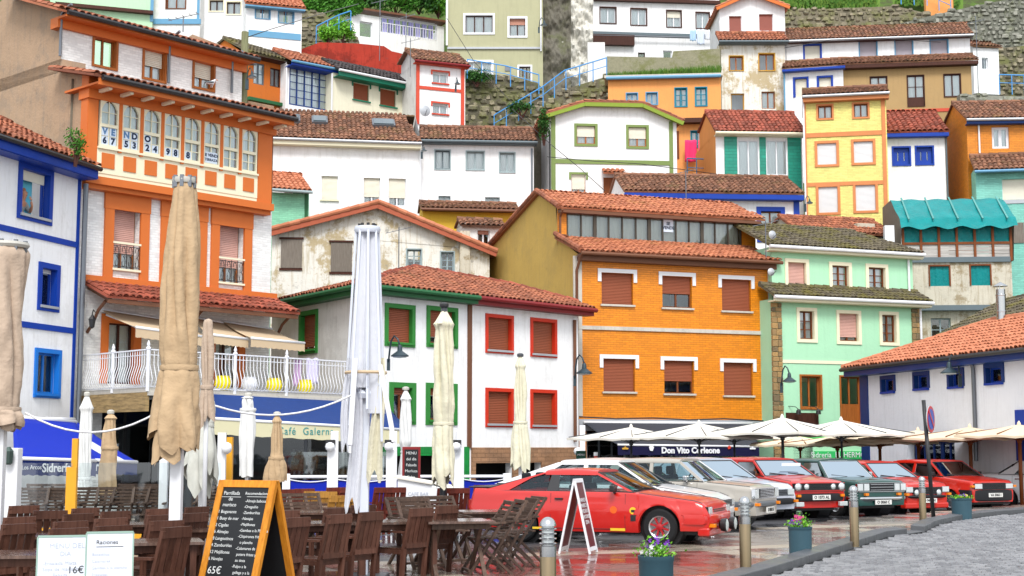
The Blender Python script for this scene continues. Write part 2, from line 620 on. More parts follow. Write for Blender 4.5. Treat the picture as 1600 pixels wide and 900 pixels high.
# ------------------------------------------------------------------ facades
class Fac:
 """vertical facade plane through two points of its top line; local x along it, y inwards, z up"""
 def __init__(s, xl, yl, xr, yr, YL):
  A = at(xl, yl, YL)
  r = ray(xr, yr)
  tt = (A.z - CAMZ) / r.z
  B = Vector((0, 0, CAMZ)) + r * tt
  s.top = A.z
  s.u = Vector((B.x - A.x, B.y - A.y, 0))
  s.L = s.u.length
  s.u.normalize()
  s.n = Vector((-s.u.y, s.u.x, 0))     # inwards
  s.O = Vector((A.x, A.y, 0))
  s.M = Matrix(((s.u.x, s.n.x, 0, s.O.x), (s.u.y, s.n.y, 0, s.O.y), (0, 0, 1, 0), (0, 0, 0, 1)))
  s.YL, s.YR = A.y, B.y
  s.px0, s.px1 = xl, xr
 def uv(s, px, py, d=0.0):
  r = ray(px, py)
  O = s.O + s.n * d
  t = (O - Vector((0, 0, CAMZ))).dot(s.n) / r.dot(s.n)
  p = Vector((0, 0, CAMZ)) + r * t
  return (p - O).dot(s.u), p.z
 def rect(s, x0, y0, x1, y1, d=0.0):
  xm, ym = (x0 + x1) / 2, (y0 + y1) / 2
  return s.uv(x0, ym, d)[0], s.uv(xm, y1, d)[1], s.uv(x1, ym, d)[0], s.uv(xm, y0, d)[1]
class House:
 """a building standing on one facade plane; all parts in the facade's own axes"""
 def __init__(s, name, label, fac, zb, group=None, cat='house'):
  s.f = fac
  s.zb = zb
  s.root = empty(name, fac.M @ Matrix.Translation((0, 0, zb)), label, cat, group)
  s.dz = -zb
  s.open = []
 def part(s, mb, name, m, parent=None, **k):
  if parent is None:
   return mb.build(name, m, s.root, loc=(0, 0, s.dz), **k)
  return mb.build(name, m, parent, **k)
 def walls(s, u0, u1, ztop, m, depth=6, ytop=None, side=None, d=0.0, reveal=0.16, zb=None, rear=True, prof=None, name='wall', lside=None, sides=True):
  """front wall with real openings, side and rear walls. prof: list of (u,z) for a gabled top."""
  zb = s.zb if zb is None else zb
  mb = MB()
  us = sorted({u0, u1} | {min(max(a, u0), u1) for o in s.open for a in (o[0], o[2])})
  zs = sorted({zb, ztop} | {min(max(a, zb), ztop) for o in s.open for a in (o[1], o[3])})
  for i in range(len(us) - 1):
   for j in range(len(zs) - 1):
    if us[i + 1] - us[i] < 1e-5 or zs[j + 1] - zs[j] < 1e-5:
     continue
    cu, cz = (us[i] + us[i + 1]) / 2, (zs[j] + zs[j + 1]) / 2
    if any(o[0] < cu < o[2] and o[1] < cz < o[3] for o in s.open):
     continue
    mb.quad((us[i], d, zs[j]), (us[i + 1], d, zs[j]), (us[i + 1], d, zs[j + 1]), (us[i], d, zs[j + 1]))
  for a, b, c, e in s.open:
   if not (a < u1 and c > u0 and b < ztop):
    continue
   q = d + reveal + 0.1
   mb.quad((a, d, b), (a, q, b), (a, q, e), (a, d, e))
   mb.quad((c, d, b), (c, d, e), (c, q, e), (c, q, b))
   mb.quad((a, d, e), (a, q, e), (c, q, e), (c, d, e))
   mb.quad((a, d, b), (c, d, b), (c, q, b), (a, q, b))
  if prof:
   mb.poly([(u0, d, ztop), (u1, d, ztop)] + [(u, d, z) for u, z in reversed(prof)])
  s.part(mb, name, m, fix=False)
  s.wm, s.wu, s.wt = lside or side or m, (u0, u1), ztop
  if not sides:
   return
  mb = MB()
  zl = prof[0][1] if prof else ztop
  zr = prof[-1][1] if prof else ztop
  ypr = ytop or [(d, zl), (depth, zl)]
  ypr2 = ytop or [(d, zr), (depth, zr)]
  mb.poly([(u0, d, zb)] + [(u0, y, z) for y, z in ypr] + [(u0, depth, zb)])
  s.part(mb, 'side_wall', lside or side or m, fix=False)
  mb = MB()
  mb.poly([(u1, depth, zb)] + [(u1, y, z) for y, z in reversed(ypr2)] + [(u1, d, zb)])
  s.part(mb, 'side_wall', side or m, fix=False)
  if rear:
   mb = MB()
   mb.quad((u1, depth, zb), (u0, depth, zb), (u0, depth, ypr[-1][1]), (u1, depth, ypr2[-1][1]))
   s.part(mb, 'rear_wall', side or m, fix=False)
 def strip(s, x0, y0, x1, y1, m, proud=0.04, name='band', d=0.0, inw=0.02, parent=None):
  a, b, c, e = s.f.rect(x0, y0, x1, y1, d)
  return s.ubox(a, c, b, e, m, proud, name, d, inw, parent)
 def ubox(s, a, c, b, e, m, proud=0.04, name='band', d=0.0, inw=0.02, parent=None, bevel=0.0):
  mb = MB()
  mb.box(a, c, d - proud, d + inw, b, e)
  return s.part(mb, name, m, parent, bevel=bevel)
 def gutter(s, u0, u1, z, d, m, r=0.07, n=8):
  mb = MB()
  mb.tube([(u0, d, z), (u1, d, z)], r, n)
  return s.part(mb, 'gutter', m, smooth=40)
 def pipe(s, px, py0, py1, m, r=0.045, d=-0.07, top=None):
  u, z0 = s.f.uv(px, py0, d)
  _, z1 = s.f.uv(px, py1, d)
  mb = MB()
  pts = [(u, d, z1), (u, d, z0)]
  if top is not None:
   pts += [(u, d - 0.05, z0 + 0.12), (u + 0.02, top, z0 + 0.3)]
  mb.tube(pts, r, 8)
  return s.part(mb, 'downpipe', m, smooth=40)
 def win(s, x0, y0, x1, y1, **k):
  a, b, c, e = s.f.rect(x0, y0, x1, y1, k.get('d', 0.0))
  return s.uwin(a, b, c, e, **k)
 def uwin(s, a, b, c, e, frame=None, sur=None, sw=0.14, sty='full', shut=0.0, shm=None, cols=2, rows=1, cur=True,
   sill=None, d=0.0, reveal=0.16, ft=0.055, name='window', arch=False, low=0.0, panes=True, drop=0.45, cut=True, curm=None,
   door=False, glassm=None):
  """a,b,c,e = u0,z0,u1,z1 of the opening. shut: closed share of a roller shutter."""
  if cut:
   s.open.append((a, b, c, e))
  frame = frame or WHITEP
  y = d + reveal
  mb = MB()
  w_, h_ = c - a, e - b
  zg = e - shut * h_
  if shut < 0.97:
   mb.box(a, a + ft, y - 0.03, y + 0.04, b, e - 0.001)
   mb.box(c - ft, c, y - 0.03, y + 0.04, b, e - 0.001)
   mb.box(a + ft, c - ft, y - 0.03, y + 0.04, e - ft, e - 0.001)
   mb.box(a + ft, c - ft, y - 0.03, y + 0.04, b, b + ft)
   if low:
    mb.box(a + ft, c - ft, y - 0.02, y + 0.03, b + ft, b + low * h_)
   bb = b + max(ft, low * h_)
   for i in range(1, cols):
    u = a + w_ * i / cols
    mb.box(u - ft * 0.6, u + ft * 0.6, y - 0.025, y + 0.035, bb, e - ft)
   for j in range(1, rows):
    z = bb + (e - ft - bb) * j / rows
    for i in range(cols):
     ua = a + (w_ * i / cols if i else ft) + (ft * 0.6 if i else 0)
     ub = a + w_ * (i + 1) / cols - (ft * 0.6 if i < cols - 1 else ft)
     mb.box(ua, ub, y - 0.01, y + 0.02, z - 0.016, z + 0.016)
  else:
   mb.box(a, a + 0.04, y - 0.05, y + 0.04, b, e - 0.001)
   mb.box(c - 0.04, c, y - 0.05, y + 0.04, b, e - 0.001)
   bb = b
  wo = s.part(mb, 'door' if door else name, frame)
  if shut < 0.97:
   big = w_ / cols * F / s.f.YL > 7 and panes
   zt = max(zg - 0.02, bb + 0.05) if shut else e - ft
   if big:
    for i in range(cols):
     for j in range(rows):
      z0 = bb + (e - ft - bb) * j / rows
      z1 = min(zt, bb + (e - ft - bb) * (j + 1) / rows)
      if z1 - z0 < 0.06:
       continue
      MB().box(a + w_ * i / cols + 0.02, a + w_ * (i + 1) / cols - 0.02, y + 0.004, y + 0.010, z0 + 0.004, z1 - 0.004).build('pane', glassm or WINGLASS, wo)
   else:
    MB().box(a + 0.02, c - 0.02, y + 0.004, y + 0.010, bb, zt).build('pane', glassm or WINGLASS, wo)
   if cur:
    curtain(a + 0.03, c - 0.03, y + 0.09, bb, e - 0.02, curm or CURTAIN, wo, split=(random.random() < 0.6 and not cur == 'full'))
  if shut > 0.02:
   mb = MB()
   zz = zg
   rowsv = []
   p = 0.055
   k_ = max(2, int((e - zg) / p))
   for i in range(k_):
    z0 = zg + (e - zg) * i / k_
    z1 = zg + (e - zg) * (i + 1) / k_
    yy = y - 0.045
    mb.quad((a + 0.03, yy - 0.012, z0 + 0.004), (c - 0.03, yy - 0.012, z0 + 0.004), (c - 0.03, yy - 0.004, z1 - 0.008), (a + 0.03, yy - 0.004, z1 - 0.008))
    mb.quad((a + 0.03, yy + 0.012, z1 - 0.008), (a + 0.03, yy - 0.004, z1 - 0.008), (c - 0.03, yy - 0.004, z1 - 0.008), (c - 0.03, yy + 0.012, z1 - 0.008))
    mb.quad((a + 0.03, yy + 0.012, z1 - 0.008), (c - 0.03, yy + 0.012, z1 - 0.008), (c - 0.03, yy - 0.012, z1 + 0.004), (a + 0.03, yy - 0.012, z1 + 0.004))
   mb.build('shutter', shm or MATS['brown_shutter'], wo, fix=False)
  if sill is not None:
   mb = MB()
   mb.box(a - 0.06, c + 0.06, d - 0.09, y - 0.03, b - 0.07, b)
   mb.build('sill', sill, wo)
  if sur is not None:
   mb = MB()
   pr = 0.045
   if sty != 'hood':       # the paint runs on into the reveal
    mb.box(a, a + .008, d, y - .04, b, e).box(c - .008, c, d, y - .04, b, e).box(a + .008, c - .008, d, y - .04, e - .008, e)
   if sty == 'full':
    mb.box(a - sw, a, d - pr, d + 0.02, b - sw, e + sw)
    mb.box(c, c + sw, d - pr, d + 0.02, b - sw, e + sw)
    mb.box(a, c, d - pr, d + 0.02, e, e + sw)
    mb.box(a, c, d - pr, d + 0.02, b - sw, b)
   elif sty == 'three':
    mb.box(a - sw, a, d - pr, d + 0.02, b, e + sw)
    mb.box(c, c + sw, d - pr, d + 0.02, b, e + sw)
    mb.box(a, c, d - pr, d + 0.02, e, e + sw)
   else:    # hood: lintel with short drops
    mb.box(a - sw, a - 0.02, d - pr, d + 0.02, e - drop * 0.8, e + sw)
    mb.box(c + 0.02, c + sw, d - pr, d + 0.02, e - drop * 0.8, e + sw)
    mb.box(a - 0.02, c + 0.02, d - pr, d + 0.02, e + 0.01, e + sw)
   mb.build('surround', sur, wo)
  return wo
 def roof(s, u0, u1, yg, run, yr, m, over=0.35, xm=None, d0=0.0, indiv=False, fascia=None, fh=0.18, gut=None, dg=0.0, poly=None, pitch=0.22, soffit=None, back=None, course=0.36, go=0.07):
  """single slope: yg pixel row of the eave edge, yr pixel row of the ridge, both at picture column xm"""
  xm = xm if xm is not None else (s.f.px0 + s.f.px1) / 2
  ze = s.f.uv(xm, yg, d0 - over)[1]
  zr = s.f.uv(xm, yr, d0 + run)[1]
  g = Vector((0, run + over, zr - ze))
  T = g.length
  P = (0, d0 - over, ze)
  pl = poly(u0, u1, T) if poly else [(u0, 0), (u1, 0), (u1, T), (u0, T)]
  ro = tiled(s.root, P, (1, 0, 0), g, pl, m, dz=s.dz, indiv=indiv, Mw=s.f.M, pitch=pitch, course=course)
  if fascia is not None:
   s.part(MB().box(u0 + 0.02, u1 - 0.02, d0 - over + 0.03, d0 - over + 0.07, ze - fh, ze - 0.075), 'fascia', fascia)
   s.part(MB().box(u0 + 0.03, u1 - 0.03, d0 - over + 0.07, d0 + 0.05, ze - fh - 0.02, ze - fh + 0.03), 'soffit', soffit or fascia)
  if gut is not None:
   s.gutter(u0, u1, ze - go, d0 - over - 0.04, gut)
  if back is not False and hasattr(s, 'wm'):
   for u_ in s.wu:
    s.part(MB().poly([(u_, d0 + .01, s.wt - .05), (u_, d0 + .01, ze + .02), (u_, d0 + run, zr - .08), (u_, d0 + run * 2, zr - .08 - run * .3), (u_, d0 + run * 2, s.wt - .05)]), 'gable_end', s.wm, fix=False)
  if back is not False:
   b = back or run
   tiled(s.root, (0, d0 + run + b, zr - b * 0.3), (-1, 0, 0), (0, -b, b * 0.3), [(-u1, 0), (-u0, 0), (-u0, b * 1.044), (-u1, b * 1.044)], m, dz=s.dz, Mw=s.f.M, pitch=pitch)
  mb = MB()
  n_ = max(2, int((u1 - u0) / 0.4))
  for i in range(n_):
   a = u0 + (u1 - u0) * i / n_
   b2 = u0 + (u1 - u0) * (i + 1) / n_ + 0.03
   mb.tube([(a, d0 + run, zr + 0.03), (b2, d0 + run, zr + 0.015)], [0.12, 0.105], 8)
  if not poly:
   s.part(mb, 'ridge_tiles', m, smooth=40)['kind'] = 'stuff'
  return ze, zr
def curtain(u0, u1, y, z0, z1, m, parent, split=False, name='curtain'):
 mb = MB()
 segs = [(u0, u1)] if not split else [(u0, u0 + (u1 - u0) * 0.36), (u1 - (u1 - u0) * 0.36, u1)]
 for a, b in segs:
  n = max(6, int((b - a) / 0.05))
  r0, r1 = [], []
  for i in range(n + 1):
   u = a + (b - a) * i / n
   yy = y + 0.018 * math.sin(i * 1.9) + 0.008 * math.sin(i * 0.7)
   r0.append((u, yy, z0))
   r1.append((u, yy, z1))
  mb.grid([r0, r1])
 return mb.build(name, m, parent, smooth=True, fix=False)
mat('brown_shutter', '#8a4a30', rough=0.55, var=0.06)
SH_BROWN = MATS['brown_shutter']
SH_ROSE = paint('rose_brown_shutter', '#b07c68', rough=0.55)
SH_CREAM = paint('cream_shutter', '#d8d4c4', rough=0.5)
SH_WHITE = paint('white_shutter', '#cfd0d1', rough=0.5, var=0.03)
SH_LILAC = paint('lilac_grey_shutter', '#aba3ab', rough=0.5)
SH_PINK = paint('faded_pink_shutter', '#c79c90', rough=0.55)
BLUE = paint('royal_blue_paint', '#06389a', rough=0.45, var=0.12)
BLUE2 = paint('bright_blue_paint', '#1670c8', rough=0.45)
NAVY = paint('navy_blue_paint', '#0a3474', rough=0.45)
PBLUE = paint('powder_blue_paint', '#5f93b4', rough=0.5)
GREENP = paint('green_paint', '#2e7a33', rough=0.5)
DGREEN = paint('dark_green_paint', '#1f5a34', rough=0.5)
EGREEN = paint('emerald_paint', '#0e6b52', rough=0.5)
OLIVEP = paint('olive_green_paint', '#72854a', rough=0.55)
LIMEP = paint('lime_green_paint', '#7d922e', rough=0.55)
REDP = paint('red_paint', '#c03018', rough=0.5)
REDD = paint('dark_red_paint', '#7a1f22', rough=0.5)
CORAL = paint('coral_red_paint', '#c24a34', rough=0.55)
ORANGEP = paint('orange_paint', '#c86a2c', rough=0.55, var=0.06)
ORBROWN = paint('orange_brown_paint', '#c47d4c', rough=0.6)
TANWOOD = mat('varnished_wood', '#a5602c', kind='wood', rough=0.45)
WOODFR = mat('brown_wood_frame', '#7c4524', kind='wood', rough=0.5)
DARKWOOD = mat('dark_wood_frame', '#4a2b22', kind='wood', rough=0.5)
YWOOD = mat('yellow_wood', '#c99a3a', kind='wood', rough=0.5)
BROWNP = paint('brown_paint', '#6b4632', rough=0.55)
CREAMP = paint('cream_paint', '#e2dcc0', rough=0.55, var=0.05)
STONEP = plaster('pale_stone', '#c0bcb2', var=0.12, dirt=0.3)
GREYP = paint('slate_grey_paint', '#5d6a70', rough=0.5)
BGREY = paint('blue_grey_paint', '#93a3a6', rough=0.5)
GREYBOARD = mat('weathered_grey_board', '#7d756c', kind='wood', rough=0.8)
# ================================================================== THE GROUND
ASPHALT = mat('wet_asphalt', (0.05, 0.05, 0.055), rough=0.45, wet=0.06, wets=0.45, var=0.25, scale=1.3, bump=0.35)
TERR = mat('hillside_earth', (0.09, 0.11, 0.035), kind='rock', rough=0.95, col2=(0.05, 0.06, 0.025), moss=0.6, mosscol=(0.07, 0.13, 0.02))
KNOTS = [(-20, 0), (33, 0), (56, -0.5), (62.5, -0.6), (66, 4.5), (72, 10), (78, 14.5), (84, 19), (90, 24), (100, 33), (115, 44), (140, 58), (200, 75), (400, 95)]
def hz(Y):
 for (a, za), (b, zb) in zip(KNOTS, KNOTS[1:]):
  if Y <= b:
   t = (Y - a) / (b - a)
   return za + (zb - za) * t
 return KNOTS[-1][1]
mb = MB()
ys = [-20, 0, 10, 20, 33, 40, 48, 56] + [56 + i * 2.0 for i in range(1, 60)] + [200, 260, 400]
xs = [-300, -200, -140, -100] + [-80 + i * 3 for i in range(54)] + [100, 140, 200, 300]
rows = []
rnd = random.Random(3)
for Y in ys:
 rr = []
 for X in xs:
  z = hz(Y) - 0.012
  if Y > 57:
   z += rnd.uniform(-0.5, 0.5) + 2.0 * math.sin(X * 0.07) * min(1, (Y - 57) / 30)
  rr.append((X, Y, z))
 rows.append(rr)
mb.grid(rows)
n_ = len(xs) - 1
for i in range(len(ys) - 1):
 for j in range(n_):
  mb.mi[i * n_ + j] = 1 if ys[i] >= 56 else 0
tag(mb.build('ground', [ASPHALT, TERR], smooth=True, fix=False), kind='structure')
KERB = [(1120, 925), (1205, 901), (1270, 879), (1330, 859), (1392, 838), (1418, 836), (1440, 835), (1462, 822), (1500, 813), (1550, 807), (1620, 801), (1700, 795)]
kp = [on_z(x, y, 0.0) for x, y in KERB]
PAVE_R = mat('wet_red_flagstone', '#6c4741', rough=0.38, wet=0.05, wets=0.6, kind='plain', var=0.15, scale=2, bump=0.2)
PAVE_P = mat('wet_pale_flagstone', '#9a9082', rough=0.42, wet=0.08, wets=0.6, kind='plain', var=0.12, scale=2, bump=0.2)
PAVE_G = mat('wet_grey_flagstone', '#7d7670', rough=0.42, wet=0.06, wets=0.6, kind='plain', var=0.12, scale=2, bump=0.2)
KERBM = mat('granite_kerb', '#4c4e52', rough=0.6, var=0.2, scale=6, bump=0.4, wet=0.3)
SETTM = mat('granite_sett', '#898a8d', kind='rock', rough=0.5, col2='#6a6b6f', moss=0.0, mosscol=(0.2, 0.2, 0.2))
def kerb_x(Y):
 """x of the kerb line at depth Y"""
 for a, b in zip(kp, kp[1:]):
  if a.y <= Y <= b.y:
   return a.x + (b.x - a.x) * (Y - a.y) / (b.y - a.y)
 return kp[0].x - (kp[0].y - Y) * 0.45 if Y < kp[0].y else kp[-1].x + (Y - kp[-1].y) * 1.2
PAVT = 0.0
pv = MB()
outl = [(-60, -15), (kp[0].x - 6, -15)] + [(p.x, p.y) for p in kp] + [(60, kp[-1].y + 6), (60, 26.0)]
EDGE = [on_z(x, y) for x, y in ((1640, 786), (1480, 800), (1330, 812), (1180, 830), (1000, 850), (860, 862), (700, 874), (560, 880))]
SL = 0.62
flag_me = {}
cells = []
ang = R(24)
ca, sa = math.cos(ang), math.sin(ang)
def edge_y(x):
 e = sorted(((p.x, p.y) for p in EDGE))
 if x <= e[0][0]:
  return e[0][1]
 for a, b in zip(e, e[1:]):
  if a[0] <= x <= b[0]:
   return a[1] + (b[1] - a[1]) * (x - a[0]) / (b[0] - a[0])
 return e[-1][1] + (x - e[-1][0]) * 0.5
for i in range(-60, 90):
 for j in range(-60, 90):
  cx, cy = i * SL, j * SL
  X, Y = cx * ca - cy * sa, cx * sa + cy * ca + 10
  if not (9 < Y < 50 and abs(X) < 0.42 * Y + 2):
   continue
  if X > kerb_x(Y) - 0.55:
   continue
  if Y > edge_y(X) and X > -2.6:
   continue
  if X < -2.4 and Y > 34:
   continue
  band = (j % 7 == 3) or (i % 9 == 4)
  far = X > 3.8 and Y > 16
  k_ = 1 if band else (2 if (far and (i // 3 + j // 2) % 6) or X < -2.5 else 0)
  cells.append((math.hypot(X, Y), X, Y, k_))
cells.sort()
plaza = tag(MB().poly([(-60, -15, -0.004), (kerb_x(-15) - 3, -15, -0.004)] + [(p.x - 0.12, p.y, -0.004) for p in kp] + [(p.x, p.y, -0.004) for p in EDGE] + [(-2.6, 34.2, -0.03), (-60, 34.2, -0.03)]).build('pavement', PAVE_G, fix=False), kind='structure')
vis = [c for c in cells if c[0] > 16.5 and abs(c[1]) < 0.37 * c[2] + 0.5]
near300 = {id(c) for c in vis[:298]}
bulk = {0: MB(), 1: MB(), 2: MB()}
for c in cells:
 d, X, Y, k_ = c
 T = Matrix.Translation((X, Y, -0.02 + random.uniform(0, 0.004))) @ Matrix.Rotation(ang + random.gauss(0, 0.003), 4, 'Z') @ Matrix.Rotation(random.gauss(0, 0.002), 4, 'X')
 if id(c) in near300:
  if k_ not in flag_me:
   q = MB().box(-SL / 2 + 0.006, SL / 2 - 0.006, -SL / 2 + 0.006, SL / 2 - 0.006, 0, 0.03)
   o = q.build('paving_slab', (PAVE_R, PAVE_P, PAVE_G)[k_], plaza)
   flag_me[k_] = o.data
   o.matrix_local = T
  else:
   obj('paving_slab', flag_me[k_], plaza, T)
 else:
  bulk[k_].T = T
  bulk[k_].box(-SL / 2 + 0.006, SL / 2 - 0.006, -SL / 2 + 0.006, SL / 2 - 0.006, 0, 0.03)
for k_, q in bulk.items():
 if q.v:
  q.build('paving_slabs', (PAVE_R, PAVE_P, PAVE_G)[k_], plaza, fix=False)['kind'] = 'stuff'
kerbstone = []
path = []
for a, b in zip(kp, kp[1:]):
 seg = (b - a).length
 n = max(1, int(seg / 0.2))
 for i in range(n):
  path.append(a + (b - a) * i / n)
path.append(kp[-1])
acc, last = 0, path[0]
knots = [path[0]]
for p in path[1:]:
 acc += (p - last).length
 last = p
 if acc > 0.95:
  knots.append(p)
  acc = 0
road = tag(MB().poly([(p.x + 0.0, p.y, 0.002) for p in kp] + [(70, kp[-1].y + 2, 0.002), (70, -15, 0.002), (kp[0].x - 4.5, -15, 0.002)]).build('road', ASPHALT, fix=False), kind='structure')
for a, b in zip(knots, knots[1:]):
 d = (b - a).normalized()
 nrm_ = Vector((d.y, -d.x, 0))
 m_ = MB()
 lowered = 1410 < 800 + F * a.x / a.y < 1436
 h = 0.05 if lowered else 0.14
 w_ = 0.26
 A_, B_ = a + d * 0.006, b - d * 0.006
 m_.add([tuple(A_ - nrm_ * 0.0), tuple(B_ - nrm_ * 0.0), tuple(B_ - nrm_ * w_), tuple(A_ - nrm_ * w_)] +
  [(A_.x, A_.y, h - 0.02), (B_.x, B_.y, h - 0.02), (B_.x - nrm_.x * w_, B_.y - nrm_.y * w_, h), (A_.x - nrm_.x * w_, A_.y - nrm_.y * w_, h)],
  [(0, 1, 2, 3), (7, 6, 5, 4), (0, 4, 5, 1), (1, 5, 6, 2), (2, 6, 7, 3), (3, 7, 4, 0)])
 m_.build('kerbstone', KERBM, plaza, bevel=0.012)
sett = []
for i in range(0, 140):
 for j in range(0, 130):
  X = 1.0 + i * 0.215 + (j % 2) * 0.1
  Y = 11 + j * 0.125 * (1 + j * 0.006)
  dy = 0.125 * (1 + j * 0.012)
  XX, YY = X * math.cos(R(-14)) - (Y - 11) * math.sin(R(-14)) - 1.5, X * math.sin(R(-14)) + (Y - 11) * math.cos(R(-14)) + 13
  if XX < kerb_x(YY) + 0.12 or XX > 0.37 * YY + 1.0 or YY < 16.5 or YY > 40:
   continue
  sett.append((math.hypot(XX, YY), XX, YY, dy))
sett.sort()
vis = [s_ for s_ in sett if s_[1] < 0.362 * s_[2] and s_[2] > 17.3]
keep = {id(s_) for s_ in vis[:298]}
q = MB()
sme = None
def settmesh(mb):
 return mb.add([(-.103, -.058, 0), (.103, -.058, 0), (.103, .058, 0), (-.103, .058, 0), (-.09, -.048, .022), (.09, -.048, .022), (.09, .048, .022), (-.09, .048, .022)],
    [(4, 5, 6, 7), (0, 1, 5, 4), (1, 2, 6, 5), (2, 3, 7, 6), (3, 0, 4, 7)])
for s_ in sett:
 T = Matrix.Translation((s_[1], s_[2], 0.004 + random.uniform(0, 0.006))) @ Matrix.Rotation(R(-14) + random.gauss(0, 0.035), 4, 'Z') @ Matrix.Diagonal((random.uniform(0.82, 1.0), s_[3] / 0.125 * random.uniform(0.93, 1.0), 1, 1))
 if id(s_) in keep:
  if sme is None:
   o = settmesh(MB()).build('sett', SETTM, road, fix=False)
   sme = o.data
   o.matrix_local = T
  else:
   obj('sett', sme, road, T)
 else:
  q.T = T
  settmesh(q)
q.build('setts', SETTM, road, fix=False)['kind'] = 'stuff'
for (x0, y0, x1, y1) in ((1150, 826, 1185, 806), (1245, 812, 1270, 797)):
 a, b = on_z(x0, y0, 0.004), on_z(x1, y1, 0.004)
# ================================================================== NEAR HOUSES
# ---- blue-trimmed white house at the left edge
f = Fac(-60, 226, 125, 283, 34.75)
h = House('blue_trimmed_house', 'white house at the left edge with royal blue windows, stripes and eaves', f, -0.2)
wo = h.win(33, 268, 76, 338, frame=BLUE, sur=BLUE, sw=0.16, cols=1, cur=False, sill=LITEGREY, reveal=0.2, panes=False)
for o in list(wo.children):      # the sash stands open
 if o.name.startswith('pane'):
  bpy.data.objects.remove(o)
h.win(64, 420, 87, 478, frame=BLUE, sur=BLUE, sw=0.15, cols=1, shut=0.12, shm=SH_WHITE, sill=LITEGREY, reveal=0.2)
h.win(57, 552, 90, 615, frame=BLUE2, sur=BLUE2, sw=0.12, cols=2, sill=BLUE2, cur='full')
h.win(-45, 420, -15, 478, frame=BLUE, sur=BLUE, sw=0.15)
zt = f.uv(60, 255)[1]
h.walls(-1.0, f.L + 0.1, zt + 0.2, WHITE, depth=7, side=WHITE)
for x0, y0, x1, y1, w_ in ((-60, 346, 123, 388, 0.13), (-60, 492, 116, 522, 0.13)):
 a, z = f.uv(30, 362 if y0 == 346 else 506)
 h.ubox(-1.0, f.L, z - 0.08, z + 0.08, BLUE, 0.03, 'stripe')
h.roof(-1.0, f.L + 0.12, 229, 2.5, 208, T_RED, over=0.55, xm=60, fascia=BLUE, fh=0.35, gut=BLACK, indiv=True, back=False)
u = f.L + 0.12
h.part(MB().tube([(u, -0.12, 0), (u, -0.12, zt - 0.2)], 0.075, 8), 'downpipe', GREYMET, smooth=40)
h.ubox(f.L - 0.1, f.L + 0.02, -0.2, zt, BLUE, 0.03, 'corner_strip')
a, b, c, e = f.rect(33, 268, 76, 338)
CURT_B = mat('blue_curtain', '#5fb0c8', kind='fabric', rough=0.9, bump=0.1)
curtain(c - 0.75, c - 0.32, 0.3, b - h.zb * 0 + 0.0, e, CURT_B, h.part(MB().box(a, c, 0.26, 0.29, e - 0.03, e), 'curtain_rail', WHITEP))
h.ubox(a + 0.05, c - 0.05, e - 0.27, e, SH_CREAM, -0.12, 'blind', inw=0.16)
BLUEHOUSE = (h, f, (a, b, c, e))
AWB = mat('blue_awning_cloth', '#0828a0', kind='fabric', rough=0.7, bump=0.1, var=0.08)
AWBD = mat('dark_blue_valance', '#12245e', kind='fabric', rough=0.7, bump=0.1, var=0.08)
AWW = mat('white_awning_cloth', '#c9ccd2', kind='fabric', rough=0.7, bump=0.1, var=0.05)
# ---- orange trimmed house with the glazed gallery
f = Fac(128, 275, 425, 322, 40.0)
h = House('gallery_house', 'tall white tiled house with orange glazed gallery and for-sale letters in its windows', f, -0.3)
HG, FG = h, f
D_UP, D_GAL = 1.37, -0.35
zg0 = f.uv(280, 300)[1]
for (x0, y0, x1, y1) in ((176, 322, 218, 421), (263, 335, 309, 433), (341, 347, 380, 442)):
 a, b, c, e = f.rect(x0, y0, x1, y1)
 h.open.append((a, b, c, e))
 wo = h.uwin(a, b, c, e, frame=TANWOOD, cols=2, shut=0.74, shm=SH_PINK, cut=False, reveal=0.3, cur=True)
 mb = MB()
 for s_ in (a - 0.3, c):
  mb.box(s_, s_ + 0.3, -0.07, 0.02, b - 0.72, e - 0.15)
 mb.box(a - 0.32, c + 0.32, -0.085, 0.02, e - 0.15, e + 0.42)
 mb.box(a - 0.42, c + 0.42, -0.14, 0.02, e + 0.42, e + 0.52)
 mb.box(a - 0.33, a, -0.09, 0.02, b - 0.8, b - 0.66)
 mb.box(c, c + 0.33, -0.09, 0.02, b - 0.8, b - 0.66)
 mb.build('surround', ORANGEP, wo)
 MB().box(a - 0.02, c + 0.02, -0.1, 0.1, b - 0.06, b).build('sill', CREAMP, wo)
 MB().box(a - 0.02, c + 0.02, -0.08, -0.03, b + 0.72, b + 0.78).build('rail', CREAMP, wo)
 mb = MB()           # scrolled iron guard
 n = 4
 wv = (c - a) / n
 for i in range(n):
  cx = a + wv * (i + 0.5)
  for sg in (-1, 1):
   pts = []
   for k in range(13):
    t = k / 12 * PI * 1.6
    rr = wv * 0.42 * (1 - k / 20)
    pts.append((cx + rr * math.sin(t) * 0.9, -0.05, b + 0.36 + sg * (0.17 - 0.17 * math.cos(t) * (1 - k / 26))))
   mb.tube(pts, 0.011, 5)
 for z in (b + 0.06, b + 0.66):
  mb.bar((a, -0.05, z), (c, -0.05, z), 0.02)
 for i in range(n + 1):
  mb.bar((a + wv * i, -0.05, b), (a + wv * i, -0.05, b + 0.7), 0.016)
 mb.build('iron_guard', BLACK, wo)
for (x0, y0, x1, y1) in ((168, 505, 208, 600), (335, 520, 372, 605)):
 h.win(x0, y0, x1, y1, frame=DARKWOOD, cols=2, sur=ORANGEP, sw=0.24, sty='three', cur=True, door=True)
h.open.append((0.9, 0.0, 6.6, 3.0))
h.walls(0, f.L, zg0 + 0.1, B_WHITE, depth=9, side=P_SAND, lside=P_SAND, ytop=[(0, zg0 + 3.3), (1.37, zg0 + 3.7), (9, zg0 + 3.7)])
h.part(MB().quad((0.8, 1.6, -0.3), (f.L, 1.6, -0.3), (f.L, 1.6, 3.2), (0.8, 1.6, 3.2)), 'cafe_interior_wall', DARK)
